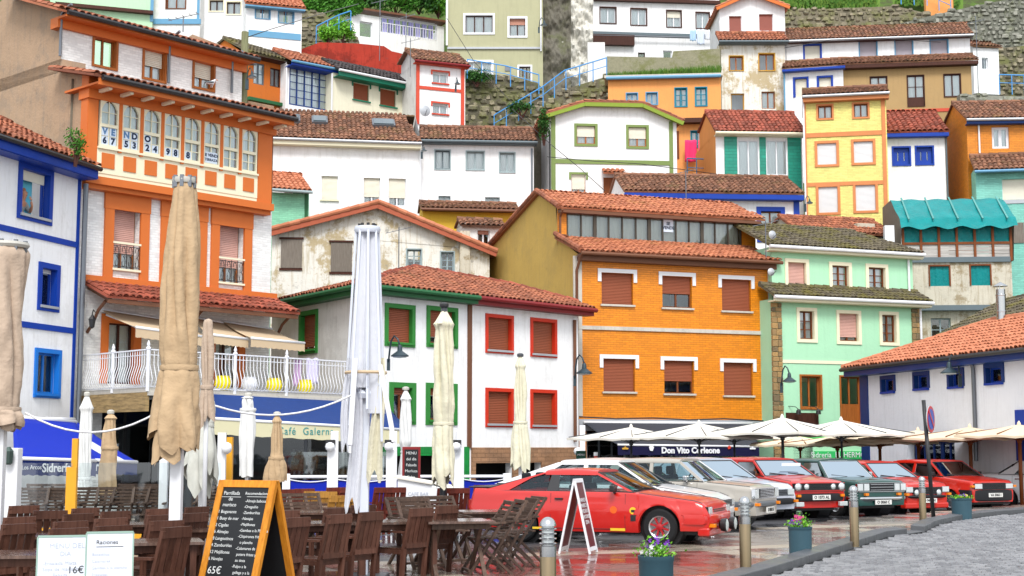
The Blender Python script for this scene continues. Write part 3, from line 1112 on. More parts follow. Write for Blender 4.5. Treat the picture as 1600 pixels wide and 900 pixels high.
GLF = MB()
for i in range(7):
 GLF.box(1.0 + i * 0.9, 1.06 + i * 0.9, 0.4, 0.46, 0, 2.95)
GLF.box(0.9, 6.6, 0.4, 0.46, 2.2, 2.28)
fr_ = h.part(GLF, 'cafe_front_frame', BLACK)
h.part(MB().box(2.6, 3.7, -.9, -.3, -.3, 2.3), 'grey_partition', mat('grey_partition_board', '#6b6f73'))
MB().box(1.0, 6.5, 0.42, 0.43, 0.1, 2.95).build('pane', WINGLASS, fr_)
gd = D_GAL
f2 = f
zA = f.uv(280, 167 + 0, gd)[1]      # frieze top
zgb = f.uv(280, 291, gd)[1]       # gallery floor
ztopg = f.uv(280, 147, gd)[1]
uL = f.uv(137, 200, gd)[0]
uR = f.uv(425, 260, gd)[0]
uA = f.uv(153, 200, gd)[0]
uB = f.uv(403, 250, gd)[0]
h.ubox(uL, uA, zgb - 0.1, ztopg + 0.12, ORANGEP, -gd, 'pilaster')
h.ubox(uB, uR, zgb - 0.1, ztopg + 0.12, ORANGEP, -gd, 'pilaster')
h.ubox(uL - 0.05, uR + 0.05, zgb - 0.32, zgb - 0.1, ORANGEP, -gd + 0.08, 'floor_band')
h.ubox(uL - 0.02, uR + 0.02, zgb - 0.45, zgb - 0.32, ORANGEP, -gd - 0.05, 'floor_band')
h.ubox(uA, uB, zgb - 0.1, zgb + 0.02, CREAMP, -gd - 0.02, 'cladding')
nb = 8
zw0 = f.uv(170, 231, gd)[1]
zw1 = f.uv(170, 155, gd)[1]
zfr = zw1 + 0.05
bw = (uB - uA) / nb
GLC = mat('gallery_net_curtain', '#d3dbd0', rough=0.9, kind='fabric', var=0.08, bump=0.1)
LET = {0: ('V', 'E', '6', '7'), 1: ('N', 'D', '5', '3'), 2: ('O', '', '2', '4'), 3: ('', '', '9', '8'), 4: ('', '', '8', '')}
INK = paint('navy_ink', '#1c2a44', rough=0.8)
INK2 = paint('faded_blue_ink', '#5478a0', rough=0.8)
PAPER = paint('paper_sheet', '#c9d6e4', rough=0.8, var=0.03)
zb_ = h.zb
for i in range(nb):
 a, c = uA + i * bw, uA + (i + 1) * bw
 if i:
  h.ubox(a - 0.055, a + 0.055, zw0 - 0.1, zfr + 0.42, ORANGEP, -gd + 0.05, 'mullion', inw=gd + 0.02 if False else 0.0)
 h.ubox(a, c, zgb + 0.02, zw0, CREAMP, -gd, 'panel')
 sq = bw * 0.29
 h.ubox((a + c) / 2 - sq, (a + c) / 2 + sq, zgb + 0.18, zgb + 0.18 + sq * 2.1, ORANGEP, -gd + 0.025, 'orange_panel', inw=0.3)
 h.ubox(a, c, zw0 - 0.06, zw0, CREAMP, -gd + 0.06, 'moulding')
 fz = h.ubox(a, c, zfr, zfr + 0.45, CREAMP, -gd, 'frieze')
 mb = MB()
 cx, cz, s_ = (a + c) / 2, zfr + 0.2, 0.15
 mb.prism([(cx - s_ * .75, cz - s_ * .6), (cx + s_ * .75, cz - s_ * .6), (cx + s_, cz + s_ * .55), (cx + s_ * .45, cz - s_ * .1), (cx + s_ * 0.0, cz + s_ * .75), (cx - s_ * .45, cz - s_ * .1), (cx - s_, cz + s_ * .55)], gd - 0.03, gd)
 mb.build('crown_emblem', BROWNP, fz)
 a1, c1 = a + 0.1, c - 0.1
 y = gd
 zm = zw0 + (zw1 - zw0) * 0.44
 mb = MB()
 mb.box(a + 0.055, a1, y - 0.03, y + 0.06, zw0, zfr)
 mb.box(c1, c - 0.055, y - 0.03, y + 0.06, zw0, zfr)
 mb.box(a1, c1, y - 0.03, y + 0.06, zw0, zw0 + 0.07)
 mb.box(a1, c1, y - 0.04, y + 0.06, zm - 0.04, zm + 0.05)
 n = 10
 arch = [(a1 + (c1 - a1) * k / n, zw1 - 0.32 + 0.26 * math.sin(PI * k / n) ** 0.7) for k in range(n + 1)]
 mb.prism([(c1, zfr), (a1, zfr)] + arch, y - 0.03, y + 0.05)
 cx = (a1 + c1) / 2
 mb.box(cx - 0.018, cx + 0.018, y, y + 0.03, zw0 + 0.07, zm - 0.04)
 mb.box(cx - 0.012, cx + 0.012, y, y + 0.03, zm + 0.05, zw1 - 0.07)
 z1 = (zw0 + zm) / 2 + 0.02
 mb.box(a1, cx - 0.018, y + 0.005, y + 0.025, z1 - 0.012, z1 + 0.012)
 mb.box(cx + 0.018, c1, y + 0.005, y + 0.025, z1 - 0.012, z1 + 0.012)
 z2 = zm + (zw1 - zm) * 0.5
 mb.box(a1, cx - 0.012, y + 0.005, y + 0.025, z2 - 0.01, z2 + 0.01)
 mb.box(cx + 0.012, c1, y + 0.005, y + 0.025, z2 - 0.01, z2 + 0.01)
 wo = h.part(mb, 'window', CREAMP)
 MB().box(a1, c1, y + 0.035, y + 0.04, zw0 + 0.05, zm).build('pane', WINGLASS, wo)
 MB().box(a1, c1, y + 0.035, y + 0.04, zm, zw1 + 0.0).build('pane', WINGLASS, wo)
 curtain(a1, c1, y + 0.14, zw0, zfr, GLC, wo)
 for q_, ch in enumerate(LET.get(i, ())):
  if not ch:
   continue
  px_ = cx + (-1 if q_ % 2 == 0 else 1) * (c1 - a1) * 0.26
  pz_ = (zw0 + 0.07 + z1) / 2 - 0.01 if q_ > 1 else (z1 + zm - 0.04) / 2
  hw, hh = (c1 - a1) * 0.21, (z1 - zw0 - 0.07) * 0.46
  sh = MB().box(px_ - hw, px_ + hw, y - 0.008, y - 0.002, pz_ - hh, pz_ + hh).build('letter_sheet', PAPER, wo)
  text(ch, hh * 2.1, INK2 if (i, q_) in ((0, 0), (0, 1), (1, 0)) else INK, wo, Matrix.Translation((px_, y - 0.01, pz_)) @ FACE, bold=0.012)
 if i == 5:
  sh = MB().box(a1 + 0.03, c1 - 0.03, y - 0.008, y - 0.002, zw0 + 0.08, zw0 + 0.42).build('notice_sheet', PAPER, wo)
  text('SE VENDE', 0.13, INK, wo, Matrix.Translation((cx, y - 0.01, zw0 + 0.32)) @ FACE, bold=0.004)
  text('TERRAZA', 0.11, INK, wo, Matrix.Translation((cx, y - 0.01, zw0 + 0.18)) @ FACE, bold=0.003)
h.part(MB().quad((uL, 0.6, zgb - 0.2), (uR, 0.6, zgb - 0.2), (uR, 0.6, zfr + 0.6), (uL, 0.6, zfr + 0.6)), 'gallery_inner_wall', paint('dim_wall', '#7a766a'))
h.part(MB().box(uL - 0.01, uL + 0.1, gd + 0.02, 0.02, zgb - 0.3, ztopg + 0.1), 'gallery_cheek', ORANGEP)
h.part(MB().box(uR - 0.1, uR + 0.01, gd + 0.02, 0.6, zgb - 0.3, ztopg + 0.1), 'gallery_cheek', ORANGEP)
ov = 0.75
ze = f.uv(280, 149, gd - ov)[1]
h.part(MB().box(uL - 0.15, uR + 0.25, gd - ov + 0.02, 0.7, ze - 0.14, ze - 0.08), 'soffit', ORANGEP)
h.part(MB().box(uL - 0.15, uR + 0.25, gd - ov - 0.02, gd - ov + 0.05, ze - 0.18, ze + 0.06), 'fascia', ORANGEP)
h.part(MB().box(uL - 0.05, uR + 0.1, gd - 0.08, 0.1, ze - 0.42, ze - 0.14), 'eaves_moulding', ORANGEP)
for i in range(10):
 u = uL + 0.3 + (uR - uL - 0.3) * i / 9
 h.part(MB().box(u - 0.06, u + 0.06, gd - ov + 0.1, gd - 0.1, ze - 0.24, ze - 0.14), 'bracket', CREAMP, bevel=0.02)
g = Vector((0, ov - gd + D_UP, 0.62))
tiled(h.root, (0, gd - ov - 0.05, ze + 0.09), (1, 0, 0), g, [(uL - 0.35, 0), (uR + 0.3, 0), (uR + 0.3, g.length), (uL - 0.35, g.length)], T_RED, dz=h.dz, indiv=True, Mw=f.M)
h.gutter(uL - 0.1, uR + 0.3, ze + 0.02, gd - ov - 0.1, BLACK, r=0.08)
d = D_UP
n0 = len(h.open)
zt2 = f.uv(240, 48, d)[1]
zs2 = ze + 0.3
u0s = 0.0
u1s = f.uv(378, 130, d)[0]
mb_open = []
for (x0, y0, x1, y1, sh_) in ((147, 54, 181, 104, 0), (225, 79, 257, 124, 0.55), (303, 96, 333, 138, 0.62)):
 r_ = f.rect(x0, y0, x1, y1, d)
 mb_open.append(r_)
 wo = h.uwin(*r_, frame=TANWOOD, sur=TANWOOD, sw=0.07, cols=2, shut=sh_, shm=SH_CREAM, d=d, cut=False, cur=sh_ > 0)
 if sh_:
  MB().box(r_[0] - 0.07, r_[2] + 0.07, d - 0.06, d + 0.02, r_[3] + 0.07, r_[3] + 0.4).build('shutter_box', TANWOOD, wo)
save = h.open
h.open = mb_open
h.walls(u0s, u1s, zt2 + 0.05, B_WHITE, depth=9, side=P_SAND, lside=P_SAND, d=d, zb=zg0 + 3.3, ytop=[(d, zt2), (4.2, zt2 + 1.2), (9, zt2)])
h.open = save
ov2 = 0.6
ze2 = f.uv(240, 50, d - ov2)[1]
h.part(MB().box(u0s - 0.2, u1s + 0.1, d - ov2 + 0.04, d + 0.3, ze2 - 0.16, ze2 - 0.09), 'soffit', ORANGEP)
h.part(MB().box(u0s - 0.2, u1s + 0.1, d - 0.12, d + 0.3, ze2 - 0.4, ze2 - 0.16), 'eaves_moulding', ORANGEP)
g = Vector((0, 3.4, 1.2))
tiled(h.root, (0, d - ov2, ze2), (1, 0, 0), g, [(u0s - 0.5, 0), (u1s + 0.2, 0), (u1s + 0.2, g.length), (u0s - 0.5, g.length)], T_RED, dz=h.dz, indiv=True, Mw=f.M)
h.gutter(u0s - 0.2, u1s + 0.2, ze2 - 0.05, d - ov2 - 0.05, BLACK, r=0.08)
h.pipe(96, 27, 88, GREYMET, d=d - 0.1, top=d - ov2)
h.pipe(265, 68, 130, GREYMET, d=d - 0.1, top=d - ov2)
h.pipe(363, 98, 145, GREYMET, d=d - 0.1, top=d - ov2)
ov = 1.25
ze = f.uv(285, 472, -ov)[1]
zr = f.uv(285, 455, 0)[1]
uL2, uR2 = f.uv(131, 450, 0)[0], f.uv(430, 480, 0)[0]
g = Vector((0, ov, zr - ze))
tiled(h.root, (0, -ov, ze), (1, 0, 0), g, [(uL2, 0), (uR2, 0), (uR2, g.length), (uL2, g.length)], T_CLAY, dz=h.dz, indiv=True, Mw=f.M)
h.ubox(uL2, uR2, zr + 0.02, zr + 0.2, ORANGEP, 0.1, 'canopy_band')
h.part(MB().box(uL2 + 0.05, uR2 - 0.05, -ov + 0.05, -ov + 0.13, ze - 0.2, ze - 0.08), 'canopy_beam', BROWNP)
for i in range(9):
 u = uL2 + 0.15 + (uR2 - uL2 - 0.3) * i / 8
 h.part(MB().bar((u, -ov + 0.1, ze - 0.12), (u, 0, zr - 0.14), 0.09, 0.1), 'rafter', BROWNP)
 if i in (0, 4, 8):
  h.part(MB().tube([(u, 0, ze - 0.95), (u, -0.25, ze - 0.75), (u, -0.55, ze - 0.35), (u, -0.9, ze - 0.12)], 0.05, 6), 'brace', BROWNP, smooth=50)
# ---- green and red trimmed corner house
fs = Fac(425, 480, 573, 451, 50.0)
yc = fs.YR
ff = Fac(573, 451, 903, 486, yc)
h = House('corner_house', 'white corner house, green framed windows left and red framed right, hipped tile roof', ff, -0.5)
HC, FC = h, ff
for (x0, y0, x1, y1) in ((606, 482, 643, 535), (671, 486, 710, 537)):
 h.win(x0, y0, x1, y1, frame=WOODFR, sur=GREENP, sw=0.14, cols=2, shut=1.0 if x0 == 606 else 0.8, shm=SH_BROWN, sill=GREENP)
for (x0, y0, x1, y1) in ((614, 606, 643, 655), (671, 607, 708, 656)):
 h.win(x0, y0, x1, y1, frame=WOODFR, sur=GREENP, sw=0.17, cols=2, shut=0.22, shm=SH_BROWN, sill=GREENP)
for (x0, y0, x1, y1) in ((762, 497, 798, 547), (832, 503, 866, 553), (762, 612, 798, 662), (832, 614, 866, 664)):
 h.win(x0, y0, x1, y1, frame=WOODFR, sur=REDP, sw=0.12, cols=2, shut=1.0, shm=SH_BROWN, sill=LITEGREY)
uB_, _ = ff.uv(733, 600)
zt = ff.top
h.open.append((ff.uv(742, 720)[0], -0.5, ff.uv(800, 720)[0], ff.uv(770, 716)[1]))
h.open.append((ff.uv(815, 720)[0], -0.5, ff.uv(845, 720)[0], ff.uv(830, 714)[1]))
h.open.append((ff.uv(600, 720)[0], -0.5, ff.uv(716, 720)[0], ff.uv(650, 712)[1]))
h.walls(0, ff.L, zt + 0.05, WHITE, reveal=0.2, sides=False)
h.part(MB().quad((ff.L, 0, -.5), (ff.L, 6, -.5), (ff.L, 6, zt), (ff.L, 0, zt)), 'side_wall', WHITE, fix=False)
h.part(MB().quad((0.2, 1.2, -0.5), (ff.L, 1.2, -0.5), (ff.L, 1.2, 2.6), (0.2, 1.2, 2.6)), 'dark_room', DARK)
h.strip(730, 470, 736, 700, BROWNP, 0.05, 'brown_strip')
zz = ff.uv(820, 700)[1]
h.ubox(uB_ + 0.1, ff.L, zz - 0.5, zz + 0.02, B_STONE, 0.05, 'stone_facing')
h.ubox(ff.uv(800, 720)[0], ff.uv(815, 720)[0], -0.5, zz - 0.5, B_STONE, 0.05, 'stone_facing')
h.ubox(ff.uv(845, 720)[0], ff.L, -0.5, zz - 0.5, B_STONE, 0.05, 'stone_facing')
h.ubox(uB_ + 0.1, ff.uv(742, 720)[0], -0.5, zz - 0.5, B_STONE, 0.05, 'stone_facing')
GRTILE = mat('green_glazed_tiles', '#12883c', kind='brick', rough=0.35, var=0.1, mcol=0.8, bw=0.2, bh=0.2)
h.ubox(ff.uv(590, 705)[0], ff.uv(732, 705)[0], ff.uv(650, 712)[1], ff.uv(650, 698)[1], GRTILE, 0.05, 'green_tile_band')
h.ubox(ff.uv(716, 705)[0], ff.uv(732, 705)[0], -0.5, ff.uv(650, 712)[1], GRTILE, 0.05, 'green_tile_band')
Ms = ff.M.inverted() @ fs.M
wing = House('corner_house', None, fs, -0.5)
wing.root.name = 'side_wing'
wing.win(471, 492, 494, 546, frame=WOODFR, sur=GREENP, sw=0.15, cols=2, shut=0.92, shm=SH_BROWN, sill=GREENP)
wing.walls(0, fs.L, fs.top + 0.05, WHITE2, sides=False)  # greyer plaster than the front: the wing's shade is put into its colour
wing.root.name = 'side_wing'
for o in list(wing.root.children):
 mw = wing.root.matrix_world @ Matrix.Translation((0, 0, wing.dz))
 o.parent = h.root
 o.matrix_local = (h.root.matrix_world).inverted() @ fs.M @ Matrix.Translation((0, 0, 0))
bpy.data.objects.remove(wing.root)
W_ = lambda p: ff.M.inverted() @ p
ov = 0.45
zE = ff.uv(740, 462, -ov)[1]
cor = Vector((0, 0, zE))
sdir = (W_(fs.O + fs.u * 0) - W_(fs.O + fs.u * fs.L)); sdir.z = 0; sdir.normalize()    # from the corner away along the side wing
side_len = fs.L
ap = W_(at(648, 419, 50.5)); ap = Vector(ap)
rg = W_(at(736, 440 + 4, 50.8))
sn = (ff.M.inverted().to_3x3() @ fs.n)                     # inward normal of the side wing
gF = Vector((0, 1, 0)); rise = (ap.z - zE) / (ap.y + ov)
gF = Vector((0, 1, rise)).normalized()
cornerE = Vector((0, 0, zE)) + Vector((0, -ov, 0)) - sn * ov
cornerE.x = -0.55
T_ap = (ap.y + ov) / gF.y
tiled(h.root, (0, -ov, zE), (1, 0, 0), gF, [(-0.55, 0), (ff.L + 0.45, 0), (ff.L + 0.45, 0.9), (ff.L - 1.0, T_ap * 0.72), (ap.x, T_ap)], T_RED, dz=h.dz, indiv=True, Mw=ff.M)
e2 = sdir
inw = Vector(sn); inw.z = 0; inw.normalize()
Pc = Vector((-0.55, -ov, zE))
hor = (Vector((ap.x, ap.y, 0)) - Vector((Pc.x, Pc.y, 0))).dot(inw)
g2 = (inw * hor + Vector((0, 0, ap.z - zE))).normalized()
T2 = math.hypot(hor, ap.z - zE)
s_ap = (Vector((ap.x, ap.y, 0)) - Vector((Pc.x, Pc.y, 0))).dot(e2)
tiled(h.root, Pc, e2, g2, [(0, 0), (side_len + 0.4, 0), (side_len + 0.4, T2), (s_ap, T2)], T_RED, dz=h.dz, Mw=ff.M, indiv=True)
mb = MB()
for A_, B_ in ((Pc, ap), (ap, Vector((ff.L - 1.0, (T_ap * 0.72) * gF.y - ov, zE + T_ap * 0.72 * gF.z))), (Vector((ff.L - 1.0, (T_ap * 0.72) * gF.y - ov, zE + T_ap * 0.72 * gF.z)), Vector((ff.L + 0.45, 0.9 * gF.y - ov, zE + 0.9 * gF.z))), (ap, Pc + e2 * (side_len + 0.4) + g2 * T2)):
 n = max(2, int((B_ - A_).length / 0.4))
 for i in range(n):
  p, q_ = A_.lerp(B_, i / n), A_.lerp(B_, (i + 1.08) / n)
  mb.tube([tuple(p + Vector((0, 0, 0.04))), tuple(q_ + Vector((0, 0, 0.03)))], [0.12, 0.1], 8)
h.part(mb, 'ridge_tiles', T_CLAY, smooth=40)['kind'] = 'stuff'
h.part(MB().box(-0.5, uB_, -ov + 0.02, -0.0, zE - 0.26, zE - 0.08), 'eaves', DGREEN)
h.part(MB().box(uB_, ff.L + 0.4, -ov + 0.02, -0.0, zE - 0.26, zE - 0.08), 'eaves', REDD)
h.gutter(-0.6, uB_, zE - 0.06, -ov - 0.06, DGREEN, r=0.08)
h.gutter(uB_, ff.L + 0.45, zE - 0.06, -ov - 0.06, REDD, r=0.08)
A_, B_ = Pc - inw * 0.02, Pc + e2 * (side_len + 0.4)
h.part(MB().bar(A_ + inw * 0.25 - Vector((0, 0, 0.18)), B_ + inw * 0.25 - Vector((0, 0, 0.18)), 0.4, 0.18), 'eaves', DGREEN)
h.part(MB().tube([tuple(A_ - inw * 0.05 - Vector((0, 0, 0.06))), tuple(B_ - inw * 0.05 - Vector((0, 0, 0.06)))], 0.08, 8), 'gutter', DGREEN, smooth=40)
h.pipe(898, 500, 690, BROWNP, r=0.06)
# ---- the orange brick house
f = Fac(903, 397, 1203, 412, 53.0)
h = House('orange_brick_house', 'orange brick house with white window hoods and a glazed attic between two tile roofs', f, -0.6)
HO, FO = h, f
SHB = SH_BROWN
for row, (ys_) in enumerate(((427, 476), (561, 612))):
 for k_, (x0, x1) in enumerate(((940, 989), (1035, 1081), (1128, 1173))):
  dy = k_ * (5 if row == 0 else 3)
  part_ = k_ == 1
  h.win(x0 + (3 if row else 0), ys_[0] + dy, x1 + (3 if row else 0), ys_[1] + dy, frame=WOODFR, sur=WHITEP, sw=0.16, sty='hood', drop=0.42, cols=2, shut=0.55 if (part_ and row == 0) else (0.62 if part_ else 1.0), shm=SHB, sill=STONEP, cur=False)
zt = f.uv(1050, 404)[1]
zg = f.uv(1050, 655)[1]
h.open.append((0.3, -0.6, f.L - 0.4, zg - 0.45))
zr_ = f.uv(955, 303 + 0, 3.2)[1]
yapex = 3.4
zap = f.uv(843, 303, 0)[1]
def side_at(px, py, u=0.0):
 r = ray(px, py)
 O = f.O + f.u * u
 t = (O - Vector((0, 0, CAMZ))).dot(f.u) / r.dot(f.u)
 p = Vector((0, 0, CAMZ)) + r * t
 return (p - O).dot(f.n), p.z
apy, apz = side_at(843, 303)
bky, bkz = side_at(762, 384)
e1y, e1z = side_at(868, 318)
e2y, e2z = side_at(872, 372)
h.walls(0, f.L, zt + 0.02, B_ORANGE, depth=bky + 1.5, lside=P_OCHRE, side=P_OCHRE, ytop=[(0, zt), (e2y, e2z), (e1y, e1z), (apy, apz), (bky + 1.5, bkz - 0.6)], reveal=0.14)
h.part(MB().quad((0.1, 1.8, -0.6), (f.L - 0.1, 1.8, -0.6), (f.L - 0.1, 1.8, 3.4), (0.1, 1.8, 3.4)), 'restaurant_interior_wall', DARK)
h.strip(896, 400, 909, 650, STONEP, 0.05, 'corner_quoin')
h.ubox(f.L - 0.12, f.L + 0.16, zg, zt, STONEP, 0.05, 'corner_quoin')
zz = f.uv(1050, 516)[1]
h.ubox(-0.1, f.L + 0.1, zz - 0.07, zz + 0.07, STONEP, 0.06, 'string_course')
h.ubox(-0.1, f.L + 0.2, zg - 0.45, zg - 0.02, LITEGREY, 0.1, 'shopfront_lintel')
h.ubox(-0.05, f.L + 0.1, zt - 0.28, zt - 0.02, BROWNP, 0.35, 'eaves_board')
ov = 0.5
ze = f.uv(1050, 399, -ov)[1]
dg_ = e2y
zgl0 = f.uv(1010, 378, dg_)[1]
g = Vector((0, dg_ + ov, zgl0 - ze))
sk = 0.0
tiled(h.root, (0, -ov, ze), (1, 0, 0), g, [(-0.15, 0), (f.L + 0.25, 0), (f.L + 0.25, g.length), (-0.15, g.length)], T_ORMOSS, dz=h.dz, indiv=True, Mw=f.M, pitch=0.21, course=0.34)
h.gutter(-0.1, f.L + 0.25, ze - 0.08, -ov - 0.05, BROWNP, r=0.07)
ug0, ug1 = f.uv(886, 350, dg_)[0], f.uv(1157, 365, dg_)[0]
uo0, uo1 = 0.0, f.uv(1180, 365, dg_)[0]
zgl1 = f.uv(1010, 337, dg_)[1]
h.part(MB().box(uo0, ug0, dg_ - 0.02, dg_ + 0.1, zgl0 - 0.3, zgl1 + 0.2), 'attic_pier', B_ORANGE2)
h.part(MB().box(ug1, uo1, dg_ - 0.02, dg_ + 0.1, zgl0 - 0.3, zgl1 + 0.2), 'attic_pier', B_ORANGE2)
BRZ = paint('bronze_aluminium', '#4a4238', rough=0.4, metal=0.4)
npn = 13
mb = MB()
for i in range(npn + 1):
 u = ug0 + (ug1 - ug0) * i / npn
 w_ = 0.07 if i % 4 == 2 else 0.028
 mb.box(u - w_, u + w_, dg_ - 0.04, dg_ + 0.05, zgl0 + 0.02, zgl1)
mb.box(ug0, ug1, dg_ - 0.06, dg_ + 0.06, zgl0 - 0.06, zgl0 + 0.04)
mb.box(ug0, ug1, dg_ - 0.05, dg_ + 0.06, zgl1 - 0.05, zgl1 + 0.1)
wo = h.part(mb, 'attic_window', BRZ)
ATC = mat('attic_net_curtain', '#b9bcae', rough=0.9, kind='fabric', var=0.1, bump=0.1)
for i in range(npn):
 a, c = ug0 + (ug1 - ug0) * i / npn, ug0 + (ug1 - ug0) * (i + 1) / npn
 MB().box(a + 0.01, c - 0.01, dg_, dg_ + 0.006, zgl0 + 0.03, zgl1 - 0.04).build('pane', WINGLASS, wo)
 curtain(a, c, dg_ + 0.16, zgl0, zgl1, ATC, wo)
a = ug0 + (ug1 - ug0) * 7.05 / npn
MB().box(a, a + 0.42, dg_ - 0.05, dg_ - 0.044, zgl1 - 0.62, zgl1 - 0.12).build('sale_notice', PAPER, wo)
text('SE\nVENDE', 0.17, INK, wo, Matrix.Translation((a + 0.21, dg_ - 0.055, zgl1 - 0.37)) @ FACE, bold=0.005)
h.part(MB().quad((0, dg_ + 1.6, zgl0 - 0.4), (uo1, dg_ + 1.6, zgl0 - 0.4), (uo1, dg_ + 1.6, zgl1 + 0.4), (0, dg_ + 1.6, zgl1 + 0.4)), 'attic_inner_wall', paint('dim_wall', '#7a766a'))
h.part(MB().poly([(uo1, dg_, zgl0 - 0.3), (uo1, bky, zgl0 - 0.3), (uo1, bky, bkz), (uo1, apy, apz - 0.1), (uo1, dg_, zgl1 + 0.15)]), 'side_wall', P_OCHRE, fix=False)
ze2 = f.uv(1020, 332, dg_ - 0.35)[1]
g = Vector((0, apy - dg_ + 0.35, apz + 0.1 - ze2))
tiled(h.root, (0, dg_ - 0.35, ze2), (1, 0, 0), g, [(-0.15, 0), (uo1 + 0.3, 0), (uo1 + 0.05, g.length), (-0.15, g.length)], T_ORMOSS, dz=h.dz, indiv=True, Mw=f.M, pitch=0.21, course=0.34)
g = Vector((0, apy - bky - 1.5, apz - bkz + 0.6))
tiled(h.root, (0, bky + 1.5, bkz - 0.55), (-1, 0, 0), g, [(-uo1, 0), (0.15, 0), (0.15, g.length), (-uo1, g.length)], T_ORMOSS, dz=h.dz, Mw=f.M)
h.part(MB().box(0, uo1 + 0.1, dg_ - 0.33, dg_ + 0.05, ze2 - 0.2, ze2 - 0.08), 'eaves_board', BROWNP)
mb = MB()
pts = [(bky + 1.5, bkz - 0.55), (apy, apz + 0.1), (dg_ - 0.35, ze2)]
pts2 = [(e2y, e2z + 0.15), (-ov, ze + 0.05)]
for P_ in (pts, pts2):
 for (ya, za), (yb, zb2) in zip(P_, P_[1:]):
  n = max(2, int(math.hypot(yb - ya, zb2 - za) / 0.36))
  for i in range(n):
   mb.tube([(-0.12, ya + (yb - ya) * i / n, za + (zb2 - za) * i / n + 0.03), (-0.12, ya + (yb - ya) * (i + 1.06) / n, za + (zb2 - za) * (i + 1.06) / n + 0.03)], [0.1, 0.115], 8)
h.part(mb, 'verge_tiles', T_RED, smooth=40)['kind'] = 'stuff'
h.part(MB().tube([(-0.02, -ov, ze - 0.08), (-0.05, -0.3, ze - 0.3), (-0.09, -0.09, ze - 0.7), (-0.09, -0.09, 0)], 0.055, 8), 'downpipe', BROWNP, smooth=40)
h.part(MB().tube([(0.05, dg_ - 0.35, ze2 - 0.1), (0.05, dg_ - 0.1, ze2 - 0.35), (0.05, dg_ - 0.1, zgl0 + 0.1), (0.25, dg_ - 0.4, zgl0)], 0.05, 8), 'downpipe', BROWNP, smooth=40)
# ---- mint green house
f = Fac(1205, 382, 1425, 395, 55.5)
h = House('mint_green_house', 'mint green house with cream framed windows and a mossy grey roof', f, -0.6)
HM, FM = h, f
for (x0, y0, x1, y1, sh_) in ((1231, 410, 1259, 447, 1.0), (1300, 415, 1326, 450, 0), (1357, 418, 1383, 453, 0)):
 h.win(x0, y0, x1, y1, frame=WOODFR, sur=CREAMP, sw=0.14, cols=2, rows=3, shut=sh_, shm=SH_PINK, cur='full')
zt = f.uv(1320, 392)[1]
zl = f.uv(1335, 462)[1]
h.walls(0, f.L, zt, P_MINT, depth=6, zb=zl - 0.3)
h.roof(-0.3, f.L + 0.35, 388, 2.6, 359, T_MOSSY, over=0.35, xm=1310, indiv=True, fascia=CREAMP, gut=WHITEP, pitch=0.2, course=0.3, fh=0.22,
 poly=lambda a, b, T: [(a, 0), (b, 0), (b - 1.5, T), (a, T)], back=False)
h.pipe(1419, 397, 455, WHITEP, r=0.05)
d = -0.55
h.open = []
for (x0, y0, x1, y1, sh_) in ((1249, 486, 1272, 530, 0), (1311, 490, 1341, 533, 0.85), (1378, 492, 1400, 535, 0)):
 h.win(x0, y0, x1, y1, frame=WOODFR, sur=CREAMP, sw=0.13, cols=2, rows=3, shut=sh_, shm=SH_PINK, cur='full', d=d)
h.win(1252, 588, 1282, 637, frame=TANWOOD, sur=TANWOOD, sw=0.07, cols=2, d=d, cur=False)
h.win(1314, 589, 1346, 662, frame=TANWOOD, sur=TANWOOD, sw=0.06, cols=2, low=0.42, d=d, cur=False, door=True)
ua, ub = f.uv(1207, 560, d)[0], f.uv(1438, 500, d)[0]
uq = f.uv(1222, 560, d)[0]
uq2 = f.uv(1424, 510, d)[0]
zs_ = f.uv(1320, 472, d)[1]
h.walls(ua, ub, zs_, P_MINT, depth=5, d=d)
STONEQ = mat('quoin_stone', '#a8885a', kind='rock', rough=0.9, col2='#6d624e', moss=0.05)
rn = random.Random(5)
z = -0.5
while z < zs_ - 0.2:
 hh = rn.uniform(0.14, 0.3)
 sp = rn.uniform(0.35, 0.65)
 for (a, c) in ((ua - 0.02, uq), (uq2, ub + 0.02)):
  m_ = a + (c - a) * sp
  for (p, q_) in ((a, m_), (m_, c)):
   h.part(MB().box(p + 0.008, q_ - 0.008, d - 0.05 - rn.uniform(0, 0.03), d + 0.05, z + 0.008, min(z + hh, zs_ - 0.1) - 0.008), 'stone', STONEQ, bevel=0.012)
 z += hh
zq = f.uv(1320, 567, d)[1]
h.ubox(uq, uq2, zq - 0.06, zq + 0.06, CREAMP, 0.03 - 0, 'string_course', d=d)
h.roof(ua - 0.15, ub + 0.3, 466, 0.6, 452, T_MOSSY, over=0.45, xm=1335, d0=d, indiv=True, fascia=CREAMP, gut=WHITEP, pitch=0.2, course=0.3, back=False, fh=0.22)
h.pipe(1438, 480, 530, WHITEP, r=0.05, d=d - 0.07)
zf = f.uv(1320, 690, d)[1]
h.ubox(uq, uq2, zf - 0.1, f.uv(1320, 668, d)[1], paint('leaf_green_paint', '#68cf74', rough=0.5), 0.02, 'green_shopfront', d=d)
BAN = paint('green_sign_paint', '#35b562', rough=0.5)
sg = h.strip(1272, 705, 1350, 717, BAN, 0.1, 'shop_sign', d=d)
a, z = f.uv(1310, 711, d - 0.12)
text('Sidrería  EL HERMO', 0.3, WHITEP, h.root, Matrix.Translation((a, d - 0.13, z + h.dz)) @ FACE)
h.part(MB().box(*[f.uv(1228, 660, d)[0], f.uv(1278, 660, d)[0]], d - 0.06, d, f.uv(1250, 665, d)[1], f.uv(1250, 645, d)[1]), 'menu_board', DARKWOOD)
